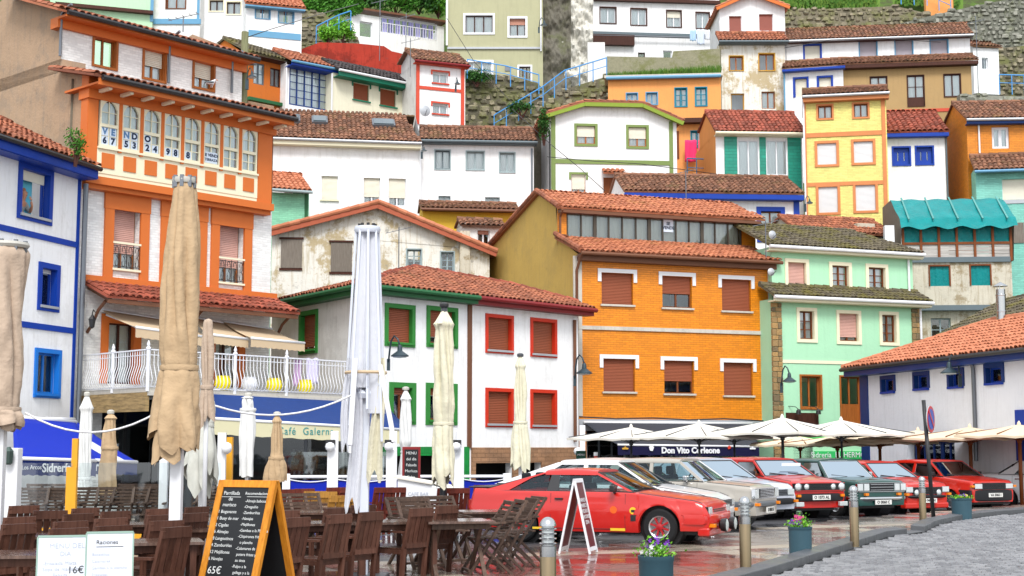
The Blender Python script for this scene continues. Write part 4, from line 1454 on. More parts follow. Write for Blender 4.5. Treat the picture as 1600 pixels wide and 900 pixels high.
for px_ in (1241, 1272):
 u, z = f.uv(px_, 642, d)
 h.part(MB().tube([(u - 0.25, d, z + 0.18), (u - 0.1, d - 0.25, z + 0.15), (u, d - 0.3, z + 0.05)], 0.015, 6).lathe([(0, 0)], 4), 'spot_arm', BLACK)
 q = MB(); q.T = Matrix.Translation((u, d - 0.3, z - 0.06)); q.lathe([(0.04, 0.12), (0.09, 0.06), (0.1, -0.08)], 10)
 h.part(q, 'spotlight', BLACK)
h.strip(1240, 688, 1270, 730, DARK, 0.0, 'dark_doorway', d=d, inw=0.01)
# ---- white house with blue trim on the right
f = Fac(1352, 571, 1620, 540, 50.5)
h = House('blue_windowed_house', 'long white house at the right edge with small blue windows and a salmon tile roof', f, -0.6)
HB, FB = h, f
for (x0, y0, x1, y1) in ((1379, 592, 1397, 612), (1430, 586, 1450, 607), (1484, 581, 1504, 604), (1542, 574, 1566, 598)):
 h.win(x0, y0, x1, y1, frame=BLUE, sur=NAVY, sw=0.12, sty='three', cols=1, cur=False, sill=BLUE)
h.open.append(f.rect(1418, 690, 1492, 735))
h.win(1425, 690, 1440, 735, frame=NAVY, cols=1, cut=False, cur=False)
h.win(1441, 690, 1466, 735, frame=NAVY, cols=2, cut=False, cur=False)
h.win(1467, 690, 1491, 735, frame=NAVY, cols=2, cut=False, cur=False)
zt = f.uv(1480, 562)[1]
h.walls(0, f.L + 0.5, zt, B_WASHED, depth=5)
h.strip(1346, 580, 1358, 722, NAVY, 0.04, 'corner_strip')
h.strip(1589, 640, 1615, 720, BLUE, 0.05, 'blue_door_frame')
ov = 0.55
ze = f.uv(1480, 557, -ov)[1]
run = 2.9
zr = f.uv(1580, 497, run)[1]
g = Vector((0, run + ov, zr - ze))
T = g.length
tiled(h.root, (0, -ov, ze), (1, 0, 0), g, [(-0.7, 0), (f.L + 1.2, 0), (f.L + 1.2, T), (f.uv(1562, 497, run)[0] - 0.4, T)], T_SALMON, dz=h.dz, indiv=True, Mw=f.M, pitch=0.21, course=0.33)
uT = f.uv(1562, 497, run)[0] - 0.4
mb = MB()
A_, B_, C_ = Vector((-0.7, -ov, ze)), Vector((uT, run, zr)), Vector((f.L + 1.2, run, zr))
for p0, p1 in ((A_, B_), (B_, C_)):
 n = int((p1 - p0).length / 0.38)
 for i in range(n):
  mb.tube([tuple(p0.lerp(p1, i / n) + Vector((0, 0, .03))), tuple(p0.lerp(p1, (i + 1.08) / n) + Vector((0, 0, .03)))], [0.11, 0.095], 8)
h.part(mb, 'ridge_tiles', T_SALMON, smooth=40)['kind'] = 'stuff'
h.part(MB().poly([(-0.7, -ov, ze - 0.02), (uT, run, zr - 0.02), (-0.7, run * 2 + ov, ze - 0.02)]), 'roof_hip', T_SALMON, fix=False)
h.part(MB().poly([(-0.7, run * 2 + ov, ze - 0.02), (uT, run, zr - 0.02), (f.L + 1.2, run, zr - 0.02), (f.L + 1.2, run * 2 + ov, ze - 0.02)]), 'roof_rear', T_SALMON, fix=False)
h.part(MB().box(-0.65, f.L + 0.8, -ov + 0.03, -0.0, ze - 0.3, ze - 0.08), 'eaves', NAVY)
h.gutter(-0.7, f.L + 1, ze - 0.06, -ov - 0.06, BLACK, r=0.07)
h.pipe(1520, 575, 720, GREYMET, r=0.06, top=-0.4)
fl = at(1565, 500, 47.0)
tagf = empty('steel_flue', Matrix.Translation(fl - Vector((0, 0, 0.3))), 'shiny steel chimney flue with a conical cap above the salmon tile roof', 'chimney flue')
STEEL = paint('stainless_steel', '#b4b6b8', rough=0.22, metal=1.0, var=0.05, bump=0.05)
MB().lathe([(0.16, 0), (0.16, 0.55), (0.17, 0.56), (0.17, 0.6), (0.16, 0.61), (0.16, 1.1), (0.17, 1.11), (0.17, 1.15), (0.15, 1.16), (0.15, 1.32)], 16).build('pipe', STEEL, tagf, smooth=40)
q = MB(); q.T = Matrix.Translation((0, 0, 1.42)); q.lathe([(0.24, 0), (0.23, 0.02), (0.03, 0.14)], 16); q.T = Matrix.Identity(4)
for k in range(3):
 a = k * 2.1
 q.bar((0.13 * math.cos(a), 0.13 * math.sin(a), 1.3), (0.13 * math.cos(a), 0.13 * math.sin(a), 1.44), 0.02)
q.build('cap', STEEL, tagf, smooth=40)
# ================================================================== THE HOUSES UP THE HILL
def hb(Y):
 return hz(Y) - 1.5
# ---- shabby gable house in the middle
f = Fac(425, 425, 740, 428, 60.0)
h = House('peeling_gable_house', 'peeling white gable house with boarded windows and an orange verge', f, hb(60))
for (x0, y0, x1, y1) in ((439, 374, 472, 419), (517, 379, 550, 425)):
 a, b, c, e = f.rect(x0, y0, x1, y1)
 h.part(MB().box(a, c, -0.07, 0.05, b, e), 'board', GREYBOARD, bevel=0.01)
 h.part(MB().box(a - 0.08, c + 0.06, -0.1, 0.04, e, e + 0.08), 'lintel', DARKWOOD)
 h.part(MB().box(a - 0.06, c + 0.02, -0.05, 0.04, b - 0.1, b), 'sill', DARKWOOD)
for (x0, y0, x1, y1) in ((636, 390, 658, 417), (689, 394, 709, 428)):
 h.win(x0, y0, x1, y1, frame=BGREY, sur=BGREY, sw=0.05, cols=2, rows=3, cur=False)
pr = [f.uv(425, 362), f.uv(592, 320), f.uv(765, 392)]
ztb = min(pr[0][1], pr[2][1]) - 0.02
h.walls(pr[0][0], pr[2][0], f.uv(592, 388)[1], SHABBY, depth=5, prof=pr)
for i, (p, q_) in enumerate(zip(pr, pr[1:])):
 A_, B_ = Vector((p[0], -0.35, p[1])), Vector((q_[0], -0.35, q_[1]))
 if i == 0:
  A_ += (A_ - B_) * 0.02
 else:
  B_ += (B_ - A_) * 0.06
 d_ = B_ - A_
 e_ = Vector((0, 1, 0))
 gg = -d_ if i == 0 else d_
 if i == 0:
  tiled(h.root, A_, e_, d_, [(0, 0), (5.4, 0), (5.4, d_.length), (0, d_.length)], T_OLD, dz=h.dz, Mw=f.M)
 else:
  tiled(h.root, B_, e_, -d_, [(0, 0), (5.4, 0), (5.4, d_.length), (0, d_.length)], T_OLD, dz=h.dz, Mw=f.M)
 h.part(MB().bar(A_ + Vector((0, 0, -0.12)), B_ + Vector((0, 0, -0.08)), 0.08, 0.22), 'verge_board', paint('brick_red_verge', '#a4553a'))
 mb = MB()
 n = int(d_.length / 0.4)
 for k in range(n):
  mb.tube([tuple(A_.lerp(B_, k / n) + Vector((0, 0, .08))), tuple(A_.lerp(B_, (k + 1.07) / n) + Vector((0, 0, .08)))], [0.1, 0.12], 8)
 h.part(mb, 'verge_tiles', T_SALMON, smooth=40)['kind'] = 'stuff'
h.part(MB().tube([f.uv(724, 372)[0:1] + (-0.1, f.uv(724, 372)[1]), f.uv(722, 430)[0:1] + (-0.1, f.uv(722, 430)[1])], 0.07, 8), 'downpipe', LITEGREY, smooth=40)
h.strip(718, 362, 734, 440, SHABBY2, 0.25, 'chimney_breast')
def simple(name, label, line, YL, walls, roof=None, wins=(), strips=(), depth=5, base=None, cat='house', u=(0, None), ztop=None, side=None, lside=None, pipes=(), ylow=None):
 """row house: line = eave line in picture px; wins = (x0,y0,x1,y1,kwargs)"""
 f = Fac(*line, YL)
 if ylow is not None:
  base = f.uv((line[0] + line[2]) / 2, ylow)[1]
 h = House(name, label, f, base if base is not None else hb(YL), cat=cat)
 for w_ in wins:
  k_ = dict(w_[4])
  h.win(*w_[:4], **k_)
 xm = (line[0] + line[2]) / 2
 zt = f.uv(xm, ztop)[1] if ztop else f.top
 u1 = f.L if u[1] is None else u[1]
 h.walls(u[0], u1, zt, walls, depth=depth, side=side, lside=lside)
 if roof:
  r = dict(roof)
  h.roof(r.pop('u0', -0.1), r.pop('u1', f.L + 0.15), r.pop('yg'), r.pop('run'), r.pop('yr'), r.pop('m'), **r)
 for st in strips:
  h.strip(*st[:5], **(st[5] if len(st) > 5 else {}))
 for p in pipes:
  h.pipe(*p[:4], **(p[4] if len(p) > 4 else {}))
 return h, f
def W(x0, y0, x1, y1, **k):
 return (x0, y0, x1, y1, k)
# ---- pale green bit with a small clay roof, behind the gallery house
simple('small_green_house', 'small pale green tiled house between gallery house and peeling gable', (424, 300, 483, 304), 63.0, P_GREEN2,
 dict(yg=296, run=1.6, yr=273, m=T_SALMON, over=0.5, gut=BGREY, u1=1.75), wins=[], strips=[(476, 303, 481, 345, DGREEN)], depth=4, pipes=[])
# ---- yellow house
simple('yellow_house', 'low yellow house with dark mossy roof above the peeling gable', (660, 330, 806, 333), 64.5, P_YEL2,
 dict(yg=326, run=1.2, yr=318, m=T_OLD, over=0.4, gut=BROWNP, back=1.0),
 wins=[W(716, 341, 740, 372, frame=EGREEN, cur=False, cols=1), W(742, 341, 753, 372, frame=EGREEN, cur=False, cols=1)], depth=4)
simple('white_lean_to', 'narrow white lean-to with a green window beside the yellow house', (722, 348, 784, 350), 62.5, WHITE2,
 dict(yg=352, run=0.8, yr=344, m=T_OLD, over=0.25, back=0.8), wins=[W(746, 360, 765, 384, frame=WHITEP, cols=2, shut=0.25, shm=SH_ROSE, cur=False, glassm=mat('green_glass', (0.1, 0.5, 0.4), kind='glass'))], depth=1.5, ylow=420)
# ---- long white house with three skylights
h, f = simple('long_white_house', 'long plain white house with three skylights in its brown tile roof', (425, 219, 659, 227), 66.5, WHITE,
   dict(yg=218, run=3.2, yr=176, m=T_OLD, over=0.45, xm=540, gut=LITEGREY, fascia=CREAMP, fh=0.3, poly=lambda a, b, T: [(a, 0), (b, 0), (b - 0.6, T), (a, T)], u1=7.1),
   wins=[W(502, 275, 528, 312, shut=1.0, shm=SH_CREAM, sill=CREAMP), W(568, 278, 594, 320, shut=0.7, shm=SH_CREAM), W(607, 279, 634, 322, shut=0.7, shm=SH_CREAM)],
   pipes=[(657, 235, 340, WHITEP)])
gs = f.uv(545, 200)[0]
for (x0, x1, y0, y1) in ((432, 469, 190, 203), (487, 512, 194, 205), (582, 618, 198, 210)):
 A_, B_ = f.uv(x0, y1, 1.1), f.uv(x1, y1, 1.1)
 _, zt_ = f.uv(x0, y0, 2.1)
 q = MB().bar((A_[0], 1.6, (A_[1] + zt_) / 2 + 0.38), (B_[0], 1.6, (A_[1] + zt_) / 2 + 0.38), 1.0, 0.16, up=(0, -0.5, 0.86))
 so_ = h.part(q, 'skylight_frame', GREYMET)
 MB().bar((A_[0] + 0.08, 1.56, (A_[1] + zt_) / 2 + 0.45), (B_[0] - 0.08, 1.56, (A_[1] + zt_) / 2 + 0.45), 0.8, 0.1, up=(0, -0.5, 0.86)).build('pane', mat('skylight_glass', '#4a5960', rough=0.1), so_)
# ---- white house with grey windows
simple('grey_windowed_house', 'white house with three blue grey windows and a dark gutter', (659, 226, 834, 229), 68.0, WHITE,
 dict(yg=219, run=1.8, yr=200, m=T_OLD, over=0.4, gut=GREYP, fascia=GREYP, fh=0.16),
 wins=[W(680, 235, 703, 264, frame=GREYP, sur=BGREY, sw=0.05), W(729, 237, 756, 265, frame=BGREY, sur=BGREY, sw=0.05), W(781, 239, 804, 269, frame=BGREY, sur=BGREY, sw=0.05),
   W(685, 306, 704, 322, frame=BGREY), W(758, 308, 781, 325, frame=BGREY)], pipes=[(831, 232, 320, GREYMET)])
# ---- blue band-roofed house (right behind the orange one)
simple('blue_eaved_house', 'low white house with a wide brown tile roof and royal blue eaves', (976, 302, 1248, 306), 64.0, WHITE,
 dict(yg=300, run=2.4, yr=276, m=T_OLD, over=0.45, fascia=BLUE, fh=0.3),
 wins=[W(1189, 330, 1220, 372, frame=WOODFR, sur=BLUE, sw=0.2, cur='full'), W(1160, 332, 1172, 372, frame=BLUE)], strips=[(1240, 305, 1249, 360, BLUE)])
# ---- small salmon roof below the yellow house, with a stone chimney
h, f = simple('small_clay_roofed_shed', 'small shed with a bright clay roof below the yellow house', (1248, 366, 1392, 372), 62.5, SHABBY2,
   dict(yg=364, run=1.8, yr=343, m=T_RED, over=0.3), depth=3)
u, z = f.uv(1352, 362, 0.7)
h.part(MB().box(u - 0.5, u + 0.4, 0.5, 1.1, z - 0.5, z + 0.35), 'chimney', SHABBY2, bevel=0.03)
# ---- white house with green trim and arched roof
f = Fac(863, 178, 1052, 182, 68.0)
h = House('green_trimmed_gable_house', 'white two storey house with olive green corner strips and gently arched roof', f, hb(68))
for (x0, y0, x1, y1) in ((901, 197, 930, 225), (982, 199, 1010, 229), (893, 273, 915, 312)):
 h.win(x0, y0, x1, y1, frame=TANWOOD, sur=OLIVEP, sw=0.12, sty='full' if y0 < 250 else 'hood', shut=0.58, shm=SH_CREAM, cur='full', drop=0.3, reveal=0.12)
h.win(994, 278, 1022, 300, frame=OLIVEP, sur=OLIVEP, sw=0.08, cur=False)
pr = [f.uv(860, 180), f.uv(912, 164), f.uv(1003, 166), f.uv(1057, 190)]
h.walls(pr[0][0], pr[3][0], f.uv(950, 192)[1], WHITE, depth=6, prof=pr)
for i, (p, q_) in enumerate(zip(pr, pr[1:])):
 A_, B_ = Vector((p[0], -0.4, p[1] + 0.12)), Vector((q_[0], -0.4, q_[1] + 0.12))
 if i == 0:
  A_ += (A_ - B_).normalized() * 0.5
 if i == 2:
  B_ += (B_ - A_).normalized() * 0.3
 d_ = B_ - A_
 if i < 2:
  tiled(h.root, A_, (0, 1, 0), d_, [(0, 0), (5.5, 0), (5.5, d_.length), (0, d_.length)], T_RED, dz=h.dz, Mw=f.M)
 else:
  tiled(h.root, B_, (0, 1, 0), -d_, [(0, 0), (5.5, 0), (5.5, d_.length), (0, d_.length)], T_RED, dz=h.dz, Mw=f.M)
 h.part(MB().bar(A_ + Vector((0, 0.03, -0.16)), B_ + Vector((0, 0.03, -0.16)), 0.05, 0.2), 'verge_board', LIMEP)
 h.part(MB().bar(A_ + Vector((0, 0.2, -0.2)), B_ + Vector((0, 0.2, -0.2)), 0.3, 0.05), 'soffit', LIMEP)
h.strip(861, 182, 868, 345, OLIVEP, name='corner_strip')
h.strip(1046, 190, 1052, 345, OLIVEP, name='corner_strip')
h.strip(868, 250, 1046, 257, OLIVEP)
h.pipe(859, 205, 330, BLACK, d=-0.15)
a, z = f.uv(957, 270)
po = h.part(MB().box(a - 0.45, a + 0.45, -0.05, 0.02, z - 1.2, z - 0.25), 'door', WOODFR)
tiled(h.root, (a - 0.55, -0.6, z - 0.1), (1, 0, 0), (0, 0.6, 0.25), [(0, 0), (1.1, 0), (1.0, 0.65), (0.1, 0.65)], T_SALMON, dz=h.dz, Mw=f.M, name='porch_roof')
# ---- teal and white house
simple('teal_and_white_house', 'narrow house of glazed teal panels with white balcony doors', (1118, 208, 1253, 210), 68.5, WHITE,
 dict(yg=206, run=2.0, yr=176, m=T_CLAY, over=0.45, gut=CREAMP, fascia=CREAMP, fh=0.15),
 wins=[W(1153, 219, 1186, 274, cols=2, low=0.0, cur='full', reveal=0.06), W(1197, 219, 1230, 274, cols=2, cur='full', reveal=0.06)],
 strips=[(1132, 214, 1152, 300, B_TEAL), (1187, 214, 1197, 300, B_TEAL), (1231, 214, 1252, 300, B_TEAL)], lside=P_PEACH)
# ---- yellow brick house
wk = dict(frame=SH_WHITE, sur=ORBROWN, sw=0.12, shut=1.0, shm=SH_WHITE, reveal=0.1)
simple('yellow_brick_house', 'tall pale yellow brick house with peach bands and white shutters', (1257, 152, 1384, 146), 67.0, P_YEL,
 dict(yg=146, run=1.8, yr=138, m=T_OLD, over=0.35, gut=LITEGREY, back=2.5, fascia=ORBROWN, fh=0.3),
 wins=[W(1278, 165, 1300, 185, frame=WOODFR, sur=ORBROWN, sw=0.08, cur='full'), W(1334, 162, 1356, 183, frame=WOODFR, sur=ORBROWN, sw=0.08, cur='full'),
   W(1277, 224, 1307, 257, **wk), W(1334, 221, 1364, 254, **wk), W(1279, 292, 1309, 332, **wk), W(1337, 289, 1368, 329, **wk)],
 strips=[(1257, 206, 1384, 213, ORBROWN), (1257, 284, 1384, 290, ORBROWN, dict(proud=0.035)), (1256, 150, 1261, 360, ORBROWN, dict(proud=0.05)), (1379, 145, 1385, 350, ORBROWN, dict(proud=0.05))],
 lside=WHITE, pipes=[(1255, 155, 340, WHITEP)])
# ---- white house with blue double windows
simple('white_house_with_blue_windows', 'narrow white house with two royal blue casements under a red roof', (1383, 210, 1476, 208), 69.0, WHITE,
 dict(yg=205, run=2.6, yr=176, m=T_CLAY, over=0.4, fascia=BLUE, fh=0.25, pitch=0.25),
 wins=[W(1396, 231, 1421, 257, frame=BLUE, sur=BLUE, sw=0.08, rows=1, ft=0.2, cur='full'), W(1432, 230, 1457, 256, frame=BLUE, sur=BLUE, sw=0.08, ft=0.2, cur='full')],
 pipes=[(1478, 215, 310, GREYP)])
# ---- brown and white long house, top right
simple('long_top_storey_house', 'long house, white top storey with shuttered windows over an ochre brown floor', (1228, 60, 1515, 50), 80.0, WHITE,
 dict(yg=58, run=1.6, yr=42, m=T_OLD, over=0.4, gut=LITEGREY, fascia=DARKWOOD, fh=0.12, back=3),
 wins=[W(1257, 71, 1282, 94, frame=BLUE, sur=BLUE, sw=0.08, shut=1.0, shm=SH_CREAM)] +
   [W(x, 62, x + 27, 92, frame=PBLUE, sur=PBLUE, sw=0.05, shut=0.85, shm=SH_LILAC, sty='three', cur=False) for x in (1343, 1399, 1454)], depth=5)
simple('ochre_brown_house', 'ochre brown storey with dark wooden French windows under a mossy clay roof', (1317, 105, 1517, 98), 78.0, P_BROWN,
 dict(yg=96, run=1.4, yr=89, m=T_OLD, over=0.45, fascia=DARKWOOD, fh=0.25, back=False, u1=7.3),
 wins=[W(1360, 120, 1386, 154, frame=DARKWOOD, sur=DARKWOOD, sw=0.03, cur='full', reveal=0.08), W(1418, 118, 1444, 166, frame=DARKWOOD, sur=DARKWOOD, sw=0.03, low=0.3, cur='full', reveal=0.08, rows=2, door=True),
   W(1475, 116, 1501, 151, frame=DARKWOOD, sur=DARKWOOD, sw=0.03, cur='full', reveal=0.08, rows=1)],
 strips=[(1384, 170, 1517, 175, CORAL), (1490, 186, 1508, 228, WOODFR)], depth=2)
simple('blue_shuttered_house', 'small white house with blue window surrounds beside the shabby tower', (1225, 112, 1317, 106), 78.3, WHITE,
 dict(yg=103, run=1.3, yr=95, m=T_OLD, over=0.4, fascia=BLUE, fh=0.2, back=False),
 wins=[W(1242, 123, 1261, 152, frame=BLUE, sur=BLUE, sw=0.1, shut=1.0, shm=SH_CREAM, sty='three'), W(1279, 121, 1299, 137, frame=BLUE, sur=BLUE, sw=0.1, shut=1.0, shm=SH_CREAM, sty='three')],
 pipes=[(1225, 108, 190, PBLUE)], depth=2)
# ---- shabby tower
h, f = simple('shabby_tower_house', 'tall narrow house, white above and peeling cream plaster below', (1124, 66, 1226, 66), 79.0, SHABBY,
   dict(yg=63, run=0.8, yr=52, m=T_RED, over=0.45, gut=GREYP, fascia=GREYP, fh=0.15, back=False),
   wins=[W(1140, 88, 1161, 110, frame=TANWOOD, sur=YWOOD, sw=0.05, cur=False), W(1186, 84, 1210, 110, frame=TANWOOD, sur=YWOOD, sw=0.05, cur=False),
     W(1142, 146, 1163, 174, frame=YWOOD, cols=1, cur=False), W(1190, 143, 1211, 170, frame=TANWOOD, cur='full')], depth=5)
h2, f2 = simple('white_attic_house', 'white gabled attic with two rust brown shutters on top of the shabby tower', (1124, 8, 1226, 8), 80.0, WHITE,
    wins=[W(1139, 25, 1159, 50, shut=1.0, shm=mat('rust_shutter', '#8c4a3c')), W(1186, 22, 1208, 48, shut=1.0, shm=MATS.get('rust_shutter') or SH_BROWN)], roof=None, depth=4, base=f.top - 0.2 if False else 22.0, cat='house') if False else (None, None)
mat('rust_shutter', '#8c4a3c', rough=0.5)
simple('white_attic_house', 'white gabled attic with two rust brown shutters above the shabby tower', (1124, 8, 1226, 8), 80.0, WHITE,
 None, wins=[W(1139, 25, 1159, 50, shut=1.0, shm=MATS['rust_shutter']), W(1186, 22, 1208, 48, shut=1.0, shm=MATS['rust_shutter'])], depth=4)
hh_ = [o for o in bpy.data.objects if o.name.startswith('white_attic_house')][0]
f = Fac(1124, 8, 1226, 8, 80.0)
for A_, B_ in (((1118, 14), (1172, -10)), ((1172, -10), (1232, 12))):
 p0, p1 = f.uv(*A_), f.uv(*B_)
 a, b = Vector((p0[0], -0.4, p0[1] - 0)), Vector((p1[0], -0.4, p1[1]))
 d_ = b - a
 lo_, dd = (a, d_) if d_.z > 0 else (b, -d_)
 zb_ = hh_.matrix_world.translation.z
 tiled(hh_, lo_, (0, 1, 0), dd, [(0, 0), (4.4, 0), (4.4, dd.length), (0, dd.length)], T_SALMON, dz=-zb_, Mw=f.M)
 MB().bar(a - Vector((0, 0, .12)), b - Vector((0, 0, .12)), 0.06, 0.16).build('verge_board', ORANGEP, hh_, loc=(0, 0, -zb_))
p0, p1, p2 = f.uv(1124, 10), f.uv(1226, 10), f.uv(1172, -10)
MB().prism([(0, f.top), (f.L, f.top), (p2[0], p2[1])], 0, 0.3).build('gable', WHITE, hh_, loc=(0, 0, -hh_.matrix_world.translation.z))
# ---- peach house with turf on its eaves
h, f = simple('peach_house', 'peach house with teal blue casements and grass growing along its eaves', (950, 124, 1126, 120), 76.5, P_PEACH,
   None, wins=[W(979, 146, 996, 158, frame=PBLUE, sur=PBLUE, sw=0.05), W(1010, 145, 1027, 163, frame=PBLUE, sur=PBLUE, sw=0.05, cur='full'),
      W(1055, 138, 1073, 166, frame=mat('teal_blue_paint', '#1f7f96'), sur=MATS['teal_blue_paint'], sw=0.05, rows=3), W(1087, 137, 1104, 165, frame=MATS['teal_blue_paint'], sur=MATS['teal_blue_paint'], sw=0.05, rows=3),
      W(1080, 205, 1098, 230, frame=MATS['teal_blue_paint'], sur=MATS['teal_blue_paint'], sw=0.04)], depth=5)
h.gutter(-0.1, f.L, f.top, -0.25, PBLUE, r=0.1)
h.part(MB().box(-0.2, f.L + 0.1, -0.3, 2.5, f.top, f.top + 0.15), 'eaves_slab', STONEP)
h.part(MB().box(f.uv(1058, 187)[0], f.L, -0.5, 0, f.uv(1090, 194)[1], f.uv(1090, 187)[1]), 'balcony_beam', DARKWOOD)
h.strip(1052, 205, 1061, 248, WOODFR, name='door')
PEACH_F = f
GRASS = mat('grass_blades', '#3f6c24', kind='leaf', rough=0.7, col2='#5f7a2c')
mb = MB()
rg_ = random.Random(11)
for i in range(5200):
 u, y = rg_.uniform(0, f.L), rg_.uniform(-0.25, 2.2)
 z = f.top + 0.15 + y * 0.12
 hh2 = rg_.uniform(0.12, 0.3) + .35 * u / f.L
 a = rg_.uniform(0, PI)
 dx, dy = 0.03 * math.cos(a), 0.03 * math.sin(a)
 lx, ly = rg_.gauss(0, 0.1), rg_.gauss(0, 0.1)
 mb.add([(u - dx, y - dy, z - 0.03), (u + dx, y + dy, z - 0.03), (u + lx, y + ly, z + hh2)], [(0, 1, 2)])
o = mb.build('turf', GRASS, h.root, loc=(0, 0, h.dz), fix=False)
o['kind'] = 'stuff'
# ---- top white house with brown trim
h, f = simple('brown_trimmed_house', 'long white house at the top with dark brown window frames and laundry outside', (924, 6, 1124, 12), 88.0, WHITE,
   None, wins=[W(938, 12, 962, 36, frame=WHITEP, sur=DARKWOOD, sw=0.06, cur='full'), W(986, 14, 1010, 39, frame=WHITEP, sur=DARKWOOD, sw=0.06, cur='full'), W(1042, 17, 1064, 42, frame=WHITEP, sur=DARKWOOD, sw=0.06, cur='full', shut=0.4, shm=SH_CREAM), W(1088, 20, 1108, 44, frame=WHITEP, sur=DARKWOOD, sw=0.06, cur='full'),
      W(997, 82, 1008, 91, frame=DARKWOOD, cols=1, cur=False), W(1036, 79, 1050, 92, frame=WHITEP, cols=1, cur=False)], ztop=-40, depth=6)
h.strip(920, 5, 924, 54, DARKWOOD)
h.strip(924, 52, 1124, 56, GREYP, dict(proud=0.1)['proud'])
h.strip(924, 0, 1124, 5, DARKWOOD, 0.3)
h.strip(922, 56, 990, 72, DARKWOOD, 0.35)
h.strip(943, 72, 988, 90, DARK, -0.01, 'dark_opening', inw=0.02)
h.part(MB().tube([(f.uv(924, 57)[0], -0.3, f.uv(924, 57)[1]), (f.L, -0.3, f.uv(1120, 62)[1])], 0.06, 6), 'gutter', GREYMET)
# ---- olive building
simple('olive_apartment_block', 'olive green rendered block with white framed windows', (699, -60, 848, -60), 82.0, P_OLIVE, None,
 wins=[W(727, 24, 770, 51, frame=DARKWOOD, sur=WHITEP, sw=0.12, cols=3, cur='full'), W(796, 29, 821, 56, frame=DARKWOOD, sur=WHITEP, sw=0.12, shut=0.35, shm=SH_ROSE, cur='full'),
   W(726, 97, 768, 116, frame=WHITEP, sur=WHITEP, sw=0.12, cols=3, rows=1), W(811, 104, 829, 136, frame=DARKWOOD, sur=WHITEP, sw=0.1, cols=3, cur=False, door=True)],
 strips=[(697, 0, 700, 72, WHITEP, dict(proud=0.2)), (699, 74, 846, 77, LITEGREY, dict(proud=0.1)), (789, 104, 798, 111, GREYMET)], pipes=[(845, -20, 80, WHITEP)])
# ---- white terrace house with lilac curtains
h, f = simple('terrace_house', 'white house with lilac curtains drawn across its railed terrace', (549, 20, 694, 42), 84.0, WHITE,
   None, wins=[W(595, 32, 683, 56, frame=WHITEP, cols=1, cur=False, panes=False), W(562, 34, 582, 58, frame=WHITEP, cols=1, cur=False)], depth=5)
a, b, c, e = f.rect(597, 30, 680, 56)
LILAC = mat('lilac_cloth', '#aeaae2', kind='fabric', rough=0.9, bump=0.1)
o = h.part(MB().box(a, c, 0.1, 0.13, e - 0.03, e + 0.02), 'curtain_rod', WHITEP)
n = 8
for i in range(n):
 u0 = a + (c - a) * i / n
 curtain(u0 + 0.03, u0 + (c - a) / n * 0.82, 0.16, b + 0.05, e - 0.05, LILAC, o)
h.part(MB().box(f.uv(566, 26)[0], f.L + 0.1, -0.3, 0.6, f.uv(630, 27)[1], f.uv(630, 24)[1]), 'canopy', BROWNP)
mb = MB()
for k in range(22):
 u = a + (c - a) * k / 21
 mb.bar((u, -0.05, b - 0.05), (u, -0.05, b + 0.55), 0.025)
mb.bar((a, -0.05, b + 0.57), (c, -0.05, b + 0.57), 0.04)
h.part(mb, 'railing', WHITEP)
# ---- red and white narrow house, cream house, blue gallery, orange house (upper left cluster)
simple('red_trimmed_house', 'narrow white house with coral red window hoods and corner strips', (652, 96, 727, 104), 74.0, WHITE,
 dict(yg=97, run=1.4, yr=84, m=T_OLD, over=0.35, gut=REDD, xm=690, u0=-0.25, fascia=CORAL, fh=0.15),
 wins=[W(676, 113, 700, 130, frame=WHITEP, sur=CORAL, sw=0.1, sty='hood', drop=0.2, shut=0.2, shm=SH_WHITE, sill=CORAL, cur='full'),
   W(676, 162, 700, 178, frame=WHITEP, sur=CORAL, sw=0.1, sty='hood', drop=0.2, shut=0.2, shm=SH_WHITE, sill=CORAL, cur='full')],
 strips=[(650, 96, 655, 194, CORAL, dict(proud=0.06)), (720, 100, 725, 196, CORAL, dict(proud=0.06)), (655, 137, 720, 142, CORAL)], side=WHITE2)
simple('cream_house', 'cream house with dark green eaves and brown shuttered windows', (520, 112, 650, 138), 73.5, PCREAM,
 dict(yg=119, run=1.1, yr=111, m=T_DARK, over=0.6, gut=WHITEP, xm=590, fascia=EGREEN, fh=0.35, u0=0),
 wins=[W(552, 131, 577, 157, shut=1.0, shm=SH_BROWN, frame=DGREEN, sur=EGREEN, sw=0.1, sty='hood', drop=0.25, sill=EGREEN), W(594, 140, 619, 166, shut=1.0, shm=SH_BROWN, frame=DGREEN, sur=EGREEN, sw=0.1, sty='hood', drop=0.25, sill=EGREEN)],
 strips=[(645, 140, 650, 190, DGREEN)], pipes=[(519, 115, 180, WHITEP)])
simple('blue_gallery_house', 'white house with a blue glazed gallery of small panes', (448, 100, 522, 114), 72.5, WHITE,
 dict(yg=99, run=1.3, yr=89, m=T_RED, over=0.7, gut=PBLUE, xm=488, fascia=BLUE, fh=0.25),
 wins=[W(452, 108, 511, 168, frame=NAVY, cols=5, rows=5, cur='full', reveal=0.02)], pipes=[(448, 105, 175, WHITEP)])
simple('burnt_orange_house', 'burnt orange house with two dark framed windows', (384, 84, 446, 98), 71.5, P_ORANGE,
 dict(yg=88, run=2.0, yr=76, m=T_MOSSY, over=0.6, xm=420, fascia=DARKWOOD, fh=0.1),
 wins=[W(396, 99, 413, 132, frame=GREYP, rows=2, reveal=0.08), W(422, 107, 438, 136, frame=DARKWOOD, reveal=0.08, cur=False)],
 strips=[(384, 158, 446, 163, DGREEN, dict(proud=0.3))])
